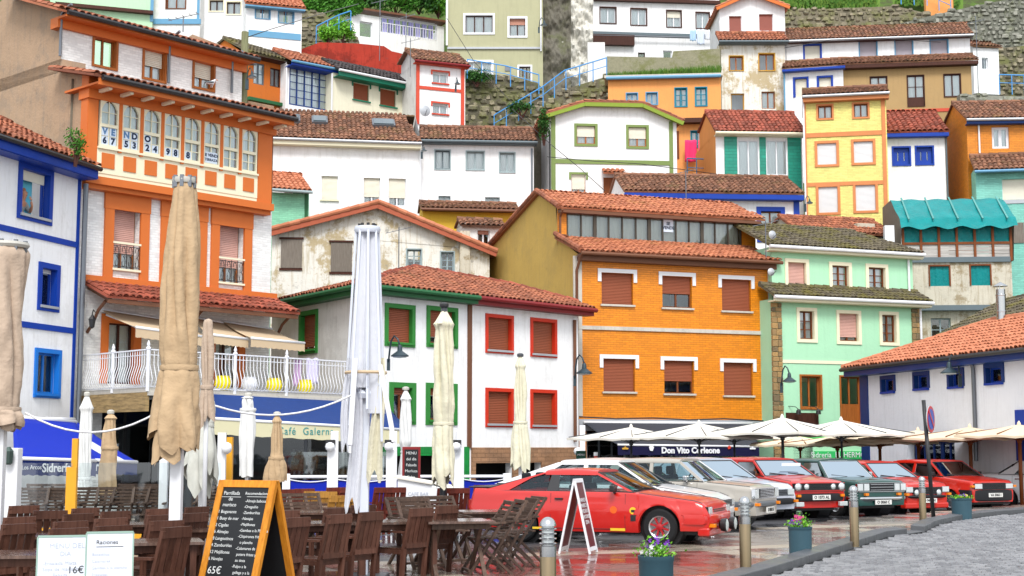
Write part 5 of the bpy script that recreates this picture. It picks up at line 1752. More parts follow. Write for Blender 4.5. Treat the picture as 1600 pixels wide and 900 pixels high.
# ---- top-left row
simple('mint_top_house', 'mint green house at the very top left behind the gallery house roof', (80, -46, 240, -30), 72.0, P_MINT2, None, wins=[], strips=[(86, 12, 239, 17, DARKWOOD, dict(proud=0.3)), (235, -20, 240, 34, PBLUE)])
simple('white_top_house', 'white house at the top left with a blue base band and brown window', (240, -30, 314, -30), 74.0, WHITE2,
 None, wins=[W(260, -14, 290, 13, frame=WOODFR, sur=WOODFR, sw=0.04, cur='full')], strips=[(240, 30, 314, 38, PBLUE, dict(proud=0.08)), (308, -10, 312, 38, PBLUE)])
simple('white_top_house', 'white house at the top left with a pair of double brown windows', (315, -20, 388, -20), 75.0, WHITE, None,
 wins=[W(327, 0, 349, 17, frame=DARKWOOD, sur=CREAMP, sw=0.06, cur='full'), W(354, 3, 376, 22, frame=DARKWOOD, sur=CREAMP, sw=0.06, cur='full')])
simple('blue_banded_house', 'small white house with powder blue windows and blue foot band', (385, 4, 472, 12), 73.5, WHITE,
 dict(yg=8, run=1.6, yr=-6, m=T_SALMON, over=0.4, fascia=PBLUE, fh=0.15), wins=[W(399, 10, 422, 29, frame=PBLUE, sur=PBLUE, sw=0.03), W(435, 15, 459, 36, frame=PBLUE, sur=PBLUE, sw=0.03)],
 strips=[(388, 50, 470, 60, PBLUE)], side=WHITE)
# ---- white shed and orange/teal house at the right edge
simple('white_shed', 'small white shed with one window beside the stone wall', (1520, 74, 1560, 76), 82.0, WHITE, dict(yg=72, run=1.2, yr=68, m=T_OLD, over=0.2), wins=[W(1534, 90, 1544, 108, cols=1)], depth=2, ylow=147)
simple('orange_upper_house', 'orange brick house at the right edge with a white shuttered window', (1510, 186, 1640, 184), 67.5, B_ORANGE2,
 dict(yg=184, run=2.4, yr=160, m=T_OLD, over=0.4, gut=LITEGREY, fascia=NAVY, fh=0.25), wins=[W(1550, 198, 1577, 232, frame=WHITEP, cols=2, ft=0.12, cur='full')], pipes=[(1529, 190, 265, WHITEP)], depth=5)
simple('aqua_house', 'aqua brick house at the right edge under a mossy strip of roof', (1524, 262, 1640, 258), 66.0, B_AQUA,
 dict(yg=264, run=1.2, yr=242, m=T_OLD, over=0.4, gut=PBLUE, back=False), wins=[W(1566, 279, 1640, 312, frame=WHITEP, shut=1.0, shm=SH_CREAM)],
 strips=[(1535, 312, 1640, 318, LITEGREY), (1570, 348, 1600, 380, GREYBOARD)], depth=4)
# ---- ramshackle house with teal tarpaulins
f = Fac(1410, 350, 1578, 348, 60.5)
h = House('ramshackle_house', 'ramshackle house patched with teal tarpaulin over its roof and windows', f, hb(64))
TARP = mat('teal_tarpaulin', '#067f80', kind='fabric', rough=0.35, bump=0.9, var=0.35, col2='#045258')
for i, (x0, y0, x1, y1) in enumerate(((1453, 416, 1483, 447), (1517, 415, 1547, 446))):
 a, b, c, e = f.rect(x0, y0, x1, y1)
 h.open.append((a, b, c, e))
 wo = h.part(MB().box(a - 0.06, a, -0.04, 0.1, b, e).box(c, c + 0.06, -0.04, 0.1, b, e).box(a - 0.06, c + 0.06, -0.04, 0.1, e, e + 0.06), 'window', WOODFR)
 curtain(a, c, 0.06, b, e, TARP, wo, name='tarpaulin')
h.win(1455, 497, 1486, 533, frame=BGREY, cols=2, rows=2, cur=False)
zk = f.uv(1500, 408)[1]
zj = f.uv(1500, 380)[1]
zi = f.uv(1500, 346)[1]
h.walls(0, f.L, zk, SHABBY2, depth=5)
h.strip(1410, 402, 1578, 410, GREYP, 0.1, 'lead_ledge')
h.strip(1420, 478, 1560, 486, GREYP, 0.4, 'lead_ledge')
n = 6
CLAP = mat('white_clapboard', '#b9b5b0', kind='wood', rough=0.8, grain=(1, 1, 14))
for i in range(n):
 a, c = f.L * i / n, f.L * (i + 1) / n
 for k in range(5):
  h.ubox(a + 0.06, c - 0.06, zk + (zj - zk) * k / 5 + 0.005, zk + (zj - zk) * (k + 1) / 5 - 0.01, CLAP, 0.0 + 0.01 * (k % 2), 'clapboard')
 mb = MB()
 r_ = []
 for q_ in range(7):
  zz = zj + (zi - zj) * q_ / 6
  r_.append([(a + 0.05 + (c - a - 0.1) * t / 8, 0.03 + 0.03 * math.sin(t * 1.7 + q_ * 1.3 + i), zz) for t in range(9)])
 mb.grid(r_)
 h.part(mb, 'tarpaulin', TARP, smooth=True, fix=False)
mb = MB()
for i in range(n + 1):
 u = f.L * i / n
 mb.box(u - 0.05, u + 0.05, -0.06, 0.06, zk, zi + 0.05)
mb.box(0, f.L, -0.05, 0.05, zj - 0.05, zj + 0.05).box(0, f.L, -0.05, 0.05, zi, zi + 0.08).box(0, f.L, -0.04, 0.05, zk - 0.04, zk + 0.04)
h.part(mb, 'timber_frame', WOODFR)
zr = f.uv(1490, 311, 1.9)[1]
r_ = []
for q_ in range(10):
 t = q_ / 9
 y = -0.45 + 2.4 * t
 z = zi - 0.05 + (zr - zi + 0.05) * min(1, t * 1.05) - (0.28 if q_ == 0 else 0)
 r_.append([(-0.15 + (f.L + 0.35) * s_ / 30, y if q_ else -0.47, z + 0.05 * math.sin(s_ * 0.9 + q_) * (0.6 if q_ else 1.4)) for s_ in range(31)])
h.part(MB().grid(r_), 'tarpaulin_roof', TARP, smooth=True, fix=False)
for i in range(5):
 u = 0.2 + i * (f.L - 0.4) / 4
 h.part(MB().bar((u, -0.42, zi + 0.06), (u + 0.15, 1.9, zr + 0.08), 0.07, 0.04), 'batten', mat('grey_batten', '#5f9c98', kind='wood'))
h.part(MB().poly([(-0.1, 0, zk), (-0.1, 4, zk), (-0.1, 4, zr), (-0.1, 1.9, zr), (-0.1, -0.3, zi)]), 'side_wall', GREYBOARD, fix=False)
h.part(MB().poly([(f.L + .1, 0, zk), (f.L + .1, 4, zk), (f.L + .1, 4, zr), (f.L + .1, 1.9, zr), (f.L + .1, -0.3, zi)]), 'side_wall', GREYBOARD, fix=False)
h.part(MB().box(-0.75, -0.35, 0.0, 0.4, f.uv(1400, 400)[1], f.uv(1400, 352)[1]), 'chimney', WHITEP)
simple('moss_roofed_shed', 'low shed with a thickly mossed roof behind the salmon tiled house', (1485, 512, 1640, 480), 54.5, DARKWOOD,
 dict(yg=507, run=2.0, yr=474, m=T_MOSSY, over=0.5, xm=1560), depth=3)
# ================================================================== STONE WALLS, ROCK, STEPS
ROCKM = mat('mossy_wall_stone', '#9a917c', kind='rock', rough=0.95, col2='#565346', moss=0.5, mosscol=(0.16, 0.17, 0.06))
ROCKG = mat('grey_wall_stone', '#9a9a90', kind='rock', rough=0.95, col2='#62645a', moss=0.3, mosscol=(0.15, 0.17, 0.07))
ROCKD = mat('dark_cliff_rock', '#8a867a', kind='rock', rough=0.95, col2='#5a574e', moss=0.4, mosscol=(0.1, 0.11, 0.05))
ROCKW = mat('whitewashed_rock', '#cbc9c0', kind='rock', rough=0.95, col2='#bdbbb0', moss=0.22, mosscol=(0.1, 0.1, 0.07))
CONC = mat('mossy_concrete', '#8d8a72', kind='rock', rough=0.95, col2='#8a8770', moss=0.5, mosscol=(0.16, 0.17, 0.06))
def stone_wall(label, pts, YL, m, size=0.42, zlow=None, thick=0.6, seed=1, name='stone_wall', slope_=0.0):
 """dry stone wall: pts = top outline in picture px, left to right. stones are laid in rough courses"""
 f = Fac(pts[0][0], pts[0][1], pts[-1][0], pts[0][1] + 0.01, YL)
 top = [f.uv(*p) for p in pts]
 zb = zlow if zlow is not None else hz(YL) - 1
 root = empty(name, f.M @ Matrix.Translation((0, 0, zb)), label, 'wall')
 rn = random.Random(seed)
 core = MB()
 core.prism([(top[0][0], zb)] + [(u, z - 0.06) for u, z in top] + [(top[-1][0], zb)], 0.01, thick)
 core.build('core', m, root, loc=(0, 0, -zb), fix=False)
 def ztop(u):
  for (a, za), (b, zb2) in zip(top, top[1:]):
   if a <= u <= b:
    return za + (zb2 - za) * (u - a) / max(1e-6, b - a)
  return top[-1][1]
 mb = MB()
 z = zb
 zmax = max(z_ for _, z_ in top)
 while z < zmax:
  hh = rn.uniform(0.5, 1.0) * size
  u = top[0][0]
  while u < top[-1][0]:
   w_ = rn.uniform(0.6, 1.6) * size
   cz = z + hh / 2
   if cz < ztop(u + w_ / 2) - hh * 0.2:
    c = (u + w_ / 2, rn.uniform(-0.03, 0.07), cz + rn.uniform(-0.3, 0.3) * hh)
    wv, hv = w_ * rn.uniform(.4, .56), hh * rn.uniform(.36, .62)
    vs = []
    for yy, k in ((0.15, 1.0), (-0.02, 0.97), (-0.1, 0.62)):
     for q_ in range(6):
      a = q_ * PI / 3 + 0.4
      sx, sz = math.copysign(abs(math.cos(a)) ** 0.5, math.cos(a)), math.copysign(abs(math.sin(a)) ** 0.5, math.sin(a))
      vs.append((c[0] + sx * wv * k * rn.uniform(0.7, 1.1), c[1] + yy, c[2] + sz * hv * k * rn.uniform(0.7, 1.1)))
    fs_ = [(12, 13, 14, 15, 16, 17)]
    for r_ in range(2):
     for q_ in range(6):
      q2 = (q_ + 1) % 6
      fs_.append((r_ * 6 + q_, r_ * 6 + q2, r_ * 6 + 6 + q2, r_ * 6 + 6 + q_))
    mb.add(vs, fs_)
   u += w_
  z += hh
 o = mb.build('stones', m, root, loc=(0, 0, -zb), smooth=35)
 o['kind'] = 'stuff'
 return root, f
stone_wall('mossy stone retaining wall below the olive block', [(690, 108), (728, 112), (790, 116), (840, 128), (860, 150)], 80.5, ROCKM, 0.5, zlow=13, seed=2)
stone_wall('stone retaining wall carrying the stepped path with blue rail', [(770, 206), (800, 185), (850, 160), (880, 138), (948, 118)], 78.0, ROCKM, 0.45, zlow=12, seed=3)
stone_wall('grey stone terrace wall at the top right', [(1222, 14), (1300, 12), (1400, 8), (1452, 20), (1460, 60)], 86.0, ROCKM, 0.4, zlow=20, seed=4)
stone_wall('sloping stone parapet climbing to the top right corner', [(1370, 45), (1450, 24), (1530, 6), (1640, -14)], 84.5, ROCKG, 0.35, zlow=22.5, seed=5)
stone_wall('dark stone wall beside the small white shed', [(1556, 74), (1600, 70), (1660, 68)], 83.0, ROCKM, 0.4, zlow=15, seed=6)
stone_wall('rough stone wall beneath the ochre brown house', [(1500, 145), (1560, 148), (1640, 150)], 76.0, ROCKG, 0.45, zlow=10, seed=7)
stone_wall('stone wall between the white and orange houses on the right', [(1470, 228), (1520, 226)], 73.0, ROCKM, 0.4, zlow=6, seed=9)
stone_wall('old stone wall behind the blue banded house', [(468, 12), (500, 18), (548, 44), (560, 60)], 82.0, ROCKM, 0.4, zlow=14, seed=8)
f = Fac(432, 72, 652, 92, 76.5)
ro = empty('red_garden_wall', f.M @ Matrix.Translation((0, 0, 14)), 'long red painted garden wall with an uneven top', 'wall')
pp = [f.uv(*p) for p in ((432, 74), (470, 77), (500, 66), (560, 68), (600, 72), (612, 80), (655, 90))]
MB().prism([(pp[0][0], 14)] + pp + [(pp[-1][0], 14)], 0, 0.35).build('wall', P_RED, ro, loc=(0, 0, -14), fix=False)
f = Fac(948, 90, 1125, 78, 80.0)
ro = empty('mossy_concrete_wall', f.M @ Matrix.Translation((0, 0, 16)), 'streaked mossy concrete wall above the peach house', 'wall')
pp = [f.uv(*p) for p in ((948, 88), (1050, 90), (1052, 80), (1125, 76))]
MB().prism([(pp[0][0], 16)] + pp + [(pp[-1][0], 16)], 0, 0.5).build('wall', CONC, ro, loc=(0, 0, -16), fix=False)
def rock_face(label, x0, x1, y0, y1, Y, m, seed, amp=0.6):
 mb = MB()
 rn = random.Random(seed)
 n, k = 60, 80
 rows = []
 from mathutils import noise as mn
 for j in range(k + 1):
  r_ = []
  for i in range(n + 1):
   px_, py_ = x0 + (x1 - x0) * i / n, y1 + (y0 - y1) * j / k
   p = at(px_, py_, Y + 1.5 * j / k)
   q_ = mn.fractal(Vector((p.x * 0.9, p.z * 0.7, seed)), .8, 2.1, 7)
   r_.append((p.x, p.y - q_ * amp, p.z))
  rows.append(r_)
 mb.grid(rows)
 c = at((x0 + x1) / 2, y1, Y)
 mb.T = Matrix.Identity(4)
 for v in range(len(mb.v)):
  mb.v[v] = tuple(Vector(mb.v[v]) - c)
 return tag(mb.build('rock_face', m, None, smooth=70, loc=c, fix=False), label, 'rock')
rock_face('dark mossy cleft of rock between the olive block and cliff', 846, 892, -40, 150, 82.3, ROCKD, 5, .5)
rock_face('whitewashed rock face left of the brown trimmed house', 876, 926, -40, 160, 83, ROCKW, 9, 0.8)
f = Fac(918, 66, 945, 66, 82.0)
ro = empty('white_side_wall', f.M @ Matrix.Translation((0, 0, 17)), 'plain white wall end at the top of the steps', 'wall')
MB().box(0, f.L, 0, 0.5, 17, f.top).build('wall', WHITE2, ro, loc=(0, 0, -17))
BRAIL = paint('light_blue_rail_paint', '#3f8fd0', rough=0.4)
def railing(label, pts, Y, hpx, n, Y2=None, m=None, name='railing'):
 P_ = []
 for i, (x, y) in enumerate(pts):
  yy = Y + ((Y2 or Y) - Y) * i / max(1, len(pts) - 1)
  P_.append(at(x, y, yy))
 c = P_[0].copy()
 root = empty(name, Matrix.Translation(c), label, 'railing')
 H_ = 0.95
 rail = MB()
 rail.tube([tuple(p - c + Vector((0, 0, H_))) for p in P_], 0.035, 6)
 rail.build('top_rail', m or BRAIL, root)
 MB().tube([tuple(p - c + Vector((0, 0, H_ * 0.5))) for p in P_], 0.022, 6).build('mid_rail', m or BRAIL, root)
 tot = sum((b - a).length for a, b in zip(P_, P_[1:]))
 for i in range(n + 1):
  s_ = tot * i / n
  for a, b in zip(P_, P_[1:]):
   L_ = (b - a).length
   if s_ <= L_ + 1e-6:
    p = a.lerp(b, s_ / L_) - c
    MB().tube([tuple(p - Vector((0, 0, 0.2))), tuple(p + Vector((0, 0, H_)))], 0.028, 6).build('post', m or BRAIL, root)
    break
   s_ -= L_
 return root
railing('blue railing up the stepped path over the stone wall', [(772, 206), (850, 160), (882, 136), (948, 116)], 77.8, 0, 9)
railing('blue railing along the landing of the olive block', [(730, 118), (790, 128), (842, 142)], 80.0, 0, 5)
railing('blue railing by the shrubs behind the red wall', [(494, 66), (530, 48), (548, 42)], 80.0, 0, 3)
railing('blue railing below the white shed', [(1562, 142), (1640, 144)], 79.5, 0, 4)
railing('blue railing by the door of the ochre brown house', [(1484, 224), (1508, 222)], 74.0, 0, 2)
railing('blue railing on the balcony of the peach house', [(1074, 276), (1118, 278)], 71.5, 0, 3, m=paint('steel_blue_paint', '#3f6f94'))
f = Fac(1452, 22, 1490, 22, 87.0)
ro = empty('orange_wall', f.M @ Matrix.Translation((0, 0, 26)), 'piece of orange rendered wall with blue handrail at the top right', 'wall')
MB().box(-0.2, f.L, 0, 0.4, 26, 32).build('wall', P_PEACH, ro, loc=(0, 0, -26))
railing('blue handrail before the orange wall, top right', [(1408, 2), (1450, 4), (1486, 20)], 86.4, 0, 4)
f = Fac(820, 300, 852, 300, 72.0)
ro = empty('tall_alley_wall', f.M @ Matrix.Translation((0, 0, 4)), 'shaded rough wall in the alley between two white houses', 'wall')
MB().box(0, f.L + 0.6, 0, 0.4, 4, f.uv(840, 196)[1]).build('wall', ROCKD, ro, loc=(0, 0, -4))
# ================================================================== VEGETATION
LEAF = mat('hedge_leaves', '#4f8a2a', kind='leaf', rough=0.6, col2='#2f5c1c')
LEAF2 = mat('bright_leaves', '#7fbf3a', kind='leaf', rough=0.6, col2='#4f8a24')
LEAF3 = mat('dark_leaves', '#3d6b2c', kind='leaf', rough=0.6, col2='#213f1a')
def leaves(mb, n, fn, size, rn):
 for _ in range(n):
  p = fn()
  if p is None:
   continue
  a = Vector((rn.gauss(0, 1), rn.gauss(0, 1), rn.gauss(0, 1))).normalized()
  b = a.orthogonal().normalized()
  c = a.cross(b)
  s = size * rn.uniform(0.6, 1.3)
  mb.add([tuple(p - b * s), tuple(p + c * s * 0.45), tuple(p + b * s), tuple(p - c * s * 0.45)], [(0, 1, 2, 3)])
def bush(label, px, py, Y, rx, rz, m, n=1500, size=0.09, name='bush', cat='shrub', seed=0, ry=None):
 """py: picture row of its foot"""
 rn = random.Random(seed + int(px))
 c = at(px, py, Y)
 root = empty(name, Matrix.Translation(c), label, cat)
 mb = MB()
 lob = [(Vector((rn.uniform(-.6, .6) * rx, rn.uniform(-.5, .5) * (ry or rx), rz * rn.uniform(0.35, 1.1))), rn.uniform(0.35, 0.6)) for _ in range(9)]
 def fn():
  l, r = rn.choice(lob)
  d = Vector((rn.gauss(0, 1), rn.gauss(0, 1), rn.gauss(0, 1))).normalized() * (rn.random() ** 0.35)
  return l + Vector((d.x * rx * r, d.y * (ry or rx) * r, d.z * rz * r))
 leaves(mb, n, fn, size, rn)
 mb.build('foliage', m, root, fix=False)
 st = MB()
 for k in range(5):
  l, r = lob[k]
  st.tube([(0, 0, -0.3), tuple(l * 0.5 + Vector((rn.uniform(-.1, .1), 0, 0))), tuple(l)], [0.05, 0.03, 0.012], 5)
 st.build('stem', DARKWOOD, root)
 return root
bush('trimmed green hedge at the top above the old stone wall', 505, 26, 84, 2.6, 1.1, LEAF, 6000, 0.1, name='hedge', cat='hedge', ry=0.6)
bush('bright green shrub behind the red wall, left one', 514, 64, 79.5, 0.7, 0.6, LEAF2, 1300, 0.09)
bush('bright green shrub nearest the white terrace house', 536, 60, 80.5, 0.8, 0.8, LEAF2, 1500, 0.09)
for i, (x, y, r, m_) in enumerate(((575, 18, 1.8, LEAF3), (618, 20, 1.6, LEAF), (655, 16, 1.5, LEAF3), (685, 22, 1.2, LEAF2))):
 bush(('dark broad tree behind the terrace house, leftmost', 'mid green tree above the terrace house roof', 'dark green tree top right of the television mast', 'light green bush against the olive block')[i], x, y, 90 + i, r, 1.7, m_, 3000, 0.13, name='tree_top' if False else 'small_tree', cat='tree')
bush('ivy mound spilling over the stone retaining wall', 745, 128, 80.0, 1.3, 0.5, LEAF3, 1800, 0.07, name='ivy', cat='ivy', ry=0.3)
bush('ivy clump on the stones under the blue railing', 815, 178, 77.6, 0.9, 0.5, LEAF3, 900, 0.07, name='ivy', cat='ivy', ry=0.25)
bush('dark climber beside the green trimmed house', 850, 218, 67.6, 0.35, 1.3, LEAF3, 900, 0.07, name='climbing_plant', cat='plant', ry=0.3)
bush('weed growing out of the blue house roof', 118, 243, 37.2, 0.32, 0.5, LEAF, 500, 0.045, name='weed', cat='plant')
mb = MB()
rn = random.Random(21)
for (x0, x1, y0, y1, Y) in ((1222, 1370, -8, 14, 88), (1515, 1620, 44, 72, 85.5), (1400, 1500, -10, 10, 92)):
 for i in range(2600):
  p = at(rn.uniform(x0, x1), rn.uniform(y0, y1), Y + rn.uniform(-.5, .5))
  hh2 = rn.uniform(0.1, 0.3)
  mb.add([(p.x - 0.05, p.y, p.z), (p.x + 0.05, p.y, p.z), (p.x + rn.gauss(0, .08), p.y, p.z + hh2)], [(0, 1, 2)])
 a, b, c, d = at(x0 - 5, y1 + 30, Y - 0.3), at(x1 + 5, y1 + 30, Y - 0.3), at(x1 + 5, y0, Y + 1.2), at(x0 - 5, y0, Y + 1.2)
 mb.add([tuple(a), tuple(b), tuple(c), tuple(d)], [(0, 1, 2, 3)])
tag(mb.build('grass_bank', GRASS, None, fix=False), kind='stuff')
# ================================================================== BALCONY, AWNINGS
def vec(px, py, Y):
 return at(px, py, Y)
h = HG
bA = at(115, 557, 40.6); bB = at(232, 546, 37.6); bC = at(545, 571, 43.2)
zr_ = at(257, 547, 37.9).z
zfl = at(257, 606, 37.9).z
ro = empty('balcony', Matrix.Translation((bB.x, bB.y, zfl)), 'first floor balcony with a bulging white iron railing and yellow flower pots behind it', 'balcony')
BALC = mat('weathered_balcony_edge', '#a58c62', kind='wood', rough=0.9, col2='#5d4f38', grain=(1.2, 1.2, 9))
def P2(p, z=0.0):
 return Vector((p.x - bB.x, p.y - bB.y, z))
inn = Vector((-0.75, 0.66, 0))
sl = MB()
a, b, c = P2(bA), P2(bB), P2(bC)
outline = [a, b, c, c + inn * 1.2, a + Vector((-0.2, 2.5, 0))]
sl.add([(p.x, p.y, -0.12) for p in outline] + [(p.x, p.y, 0.0) for p in outline], [(4, 3, 2, 1, 0), (5, 6, 7, 8, 9)] + [(i, (i + 1) % 5, (i + 1) % 5 + 5, i + 5) for i in range(5)])
sl.build('slab', STONEP, ro)
MB().bar(a + Vector((0, 0, -.38)), b + Vector((0, 0, -.38)), 0.12, 0.5).build('wooden_edge', BALC, ro)
MB().bar(b + Vector((0, 0, -.16)), c + Vector((0, 0, -.16)), 0.12, 0.1).build('edge', STONEP, ro)
Hr = zr_ - zfl
def bulge_bar(mb, p, out, H_):
 prof = [(0.0, 0.02), (0.09, 0.1), (0.12, 0.22), (0.06, 0.42), (0.0, 0.6), (0.0, 0.86), (0.0, 1.0)]
 mb.tube([tuple(p + out * (-o * 1.0) + Vector((0, 0, z * H_))) for o, z in prof], 0.0125, 5, cap=False)
for seg, (p, q_) in enumerate(((a, b), (b, c))):
 d = (q_ - p); L_ = d.length; d.normalize()
 nin = Vector((-d.y, d.x, 0))
 MB().bar(p + Vector((0, 0, Hr)), q_ + Vector((0, 0, Hr)), 0.05, 0.035).build('top_rail', WHITEP, ro)
 MB().bar(p + Vector((0, 0, 0.03)), q_ + Vector((0, 0, 0.03)), 0.04, 0.03).build('bottom_rail', WHITEP, ro)
 MB().bar(p + Vector((0, 0, Hr * .86)), q_ + Vector((0, 0, Hr * .86)), 0.02, 0.02).build('mid_rail', WHITEP, ro)
 n = int(L_ / 0.125)
 for i in range(n):
  mb = MB()
  bulge_bar(mb, p + d * (i + 0.5) * L_ / n, nin, Hr)
  mb.build('baluster', WHITEP, ro, smooth=True)
 for t in ((0.0, 0.55) if seg == 0 else (0.0, 0.40, 0.66, 1.0)):
  x = p + d * L_ * t
  q = MB(); q.T = Matrix.Translation(x)
  q.lathe([(0.05, -0.1), (0.05, Hr), (0.065, Hr + 0.01), (0.065, Hr + 0.05), (0.03, Hr + 0.08), (0.05, Hr + 0.13), (0.03, Hr + 0.18), (0.01, Hr + 0.24)], 10)
  q.build('newel_post', WHITEP, ro, smooth=50)
YEL = mat('yellow_glazed_pot', '#e8d80a', rough=0.25)
def yellow_pot(px, lab, m=YEL):
 best = None
 for k in range(200):
  t = k / 199
  p = bB.lerp(bC, t) + inn * 0.32
  x = 800 + F * p.x / p.y
  if best is None or abs(x - px) < best[0]:
   best = (abs(x - px), p)
 p = best[1]
 r = empty('flower_pot', Matrix.Translation((p.x, p.y, zfl)), lab, 'pot', 'flower pots on the balcony')
 MB().lathe([(0.13, 0), (0.2, 0.06), (0.225, 0.17), (0.22, 0.28), (0.18, 0.36), (0.19, 0.42), (0.16, 0.42), (0.15, 0.38)], 18).build('pot', m, r, smooth=50)
 q = MB()
 for k in range(16):
  t_ = 2 * PI * k / 16
  q.tube([(0.13 * math.cos(t_), 0.13 * math.sin(t_), 0.01), (0.232 * math.cos(t_), 0.232 * math.sin(t_), 0.17), (0.19 * math.cos(t_), 0.19 * math.sin(t_), 0.36)], 0.012, 5)
 q.build('ribs', m, r, smooth=True)
 MB().lathe([(0.01, 0.36), (0.15, 0.37)], 14).build('soil', DARKWOOD, r)
yellow_pot(349, 'round yellow pot on the balcony nearest the beige closed parasol')
yellow_pot(428, 'round yellow pot in the middle of the balcony')
yellow_pot(477, 'round yellow pot at the right end of the balcony')
yellow_pot(391, 'white woven pot between two yellow ones on the balcony', WHITEP)
BEIGE = mat('beige_awning_cloth', '#c2ad90', kind='fabric', rough=0.85, bump=0.12, var=0.06)
def awning(label, back0, back1, front0, front1, drop, m, bar, name='awning', valm=None, arms=True):
 """four world points and a valance"""
 c = (back0 + back1) / 2
 r = empty(name, Matrix.Translation(c), label, 'awning')
 rows = []
 for j in range(9):
  t = j / 8
  a_, b_ = back0.lerp(front0, t) - c, back1.lerp(front1, t) - c
  rows.append([tuple(a_.lerp(b_, i / 16) - Vector((0, 0, 0.05 * math.sin(PI * t)))) for i in range(17)])
 mb = MB().grid(rows)
 o = mb.build('cloth', m, r, smooth=True, fix=False)
 so_ = o.modifiers.new('thickness', 'SOLIDIFY'); so_.thickness = 0.012
 f0, f1 = front0 - c, front1 - c
 rows = [[tuple(f0.lerp(f1, i / 40) - Vector((0, 0, 0.02))) for i in range(41)], [tuple(f0.lerp(f1, i / 40) - Vector((0, 0, drop + 0.012 * math.sin(i * 1.6)))) for i in range(41)]]
 o = MB().grid(rows).build('valance', valm or m, r, fix=False)
 so_ = o.modifiers.new('thickness', 'SOLIDIFY'); so_.thickness = 0.01
 MB().tube([tuple(f0), tuple(f1)], 0.04, 8).build('front_bar', bar, r, smooth=True)
 MB().tube([tuple(back0 - c), tuple(back1 - c)], 0.06, 8).build('roller', bar, r, smooth=True)
 if arms:
  for s_ in (0.06, 0.94):
   p, q_ = (back0 - c).lerp(back1 - c, s_) - Vector((0, 0, 0.12)), f0.lerp(f1, s_) - Vector((0, 0, 0.04))
   MB().tube([tuple(p), tuple(p.lerp(q_, 0.5) + Vector((0.1, 0, -0.02))), tuple(q_)], 0.028, 6).build('folding_arm', bar, r)
 return r, c
fG = FG
def onf(px, py, d):
 u, z = fG.uv(px, py, d)
 return fG.O + fG.u * u + fG.n * d + Vector((0, 0, z))
awning('beige awning over the balcony left of the tall beige parasol', onf(158, 484, -0.1), onf(290, 505, -0.1), onf(212, 511, -1.7), onf(325, 527, -1.7), 0.28, BEIGE, WHITEP)
awning('beige awning in the middle, half hidden by the tall beige parasol', onf(300, 496, -0.1), onf(365, 508, -0.1), onf(325, 522, -1.7), onf(388, 530, -1.7), 0.26, BEIGE, WHITEP)
awning('wide beige awning at the right end of the gallery house', onf(348, 503, -0.1), onf(425, 515, -0.1), onf(392, 528, -1.9), onf(476, 536, -1.9), 0.26, BEIGE, WHITEP)
CREAMV = mat('cream_valance_cloth', '#cfcaa8', kind='fabric', rough=0.8, bump=0.1, var=0.05)
b0, b1 = at(330, 610, 39.6), at(600, 628, 44.6)
f0, f1 = at(335, 654, 36.2), at(640, 672, 40.6)
AWB2 = mat('faded_blue_awning_cloth', '#173672', kind='fabric', rough=0.7, bump=0.1, var=0.1, col2='#4a6cb4')
r, c = awning('large blue awning of the cafe with a cream lettered valance', b0, b1, f0, f1, 0.4, AWB2, WHITEP, valm=CREAMV, arms=False)
dd = (f1 - f0); dd.z = 0
dd.normalize()
TXT = paint('turquoise_lettering', '#3f8f8f', rough=0.6)
def sign_text(s, size, p, dirv, m, parent, origin, bold=0.0, sp=1.0):
 y = Vector((-dirv.y, dirv.x, 0))
 M = Matrix(((dirv.x, 0, -y.x, 0), (dirv.y, 0, -y.y, 0), (0, 1, 0, 0), (0, 0, 0, 1)))
 M = Matrix.Translation(p - origin - y * 0.02) @ M
 return text(s, size, m, parent, M, bold=bold, kind_spacing=sp)
t_ = lambda px: None
for s_, px_, py_ in (('Café', 489, 672), ('Galerna', 520 - 3, 673)):
 pass
pm = f0.lerp(f1, 0.56) - Vector((0, 0, 0.2))
sign_text('Café  Galerna', 0.28, f0.lerp(f1, 0.44) - Vector((0, 0, 0.2)), dd, TXT, r, c, sp=1.15)
ra = empty('cafe_front', Matrix.Translation(at(450, 780, 44.0)), 'dark glazed cafe front with white posts beneath the blue awning', 'shopfront')
oc = ra.matrix_world.translation.copy()
A_, B_ = at(345, 690, 42.6) - oc, at(600, 700, 46.4) - oc
for i in range(7):
 p = A_.lerp(B_, i / 6)
 MB().bar((p.x, p.y, -0.2), (p.x, p.y, 3.0), 0.1).build('post', GREYMET if i % 2 else WHITEP, ra)
 if i < 6:
  q_ = A_.lerp(B_, (i + 1) / 6)
  MB().add([(p.x, p.y, -0.2), (q_.x, q_.y, -0.2), (q_.x, q_.y, 3), (p.x, p.y, 3)], [(0, 1, 2, 3)]).build('pane', WINGLASS, ra, fix=False)
A2, B2 = A_ + Vector((-0.3, 1.0, 0)), B_ + Vector((0, 1.0, 0))
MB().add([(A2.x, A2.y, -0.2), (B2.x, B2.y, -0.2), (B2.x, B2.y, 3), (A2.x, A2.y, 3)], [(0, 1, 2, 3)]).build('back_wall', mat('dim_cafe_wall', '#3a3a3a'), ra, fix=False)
p0, p1 = A_.lerp(B_, 0.38), A_.lerp(B_, 0.6)
PEB = mat('crazy_paving_stone', '#8d8c84', kind='rock', rough=0.8, col2='#3f3f3c', moss=0.0)
mb = MB()
rn = random.Random(4)
for i in range(12):
 for j in range(7):
  p = p0.lerp(p1, (i + rn.uniform(.2, .8)) / 12) + Vector((0, 0.6, 0))
  z = 0.1 + j * 0.22
  s_ = 0.075
  mb.cbox((p.x, p.y, z), (s_ * rn.uniform(1.3, 2), 0.08, s_ * rn.uniform(1.6, 2.4)), Matrix.Rotation(rn.uniform(-.5, .5), 3, 'Y'))
mb.build('stone_cladding', PEB, ra)['kind'] = 'stuff'
b0, b1 = at(20, 652, 33.6), at(118, 660, 36.4)
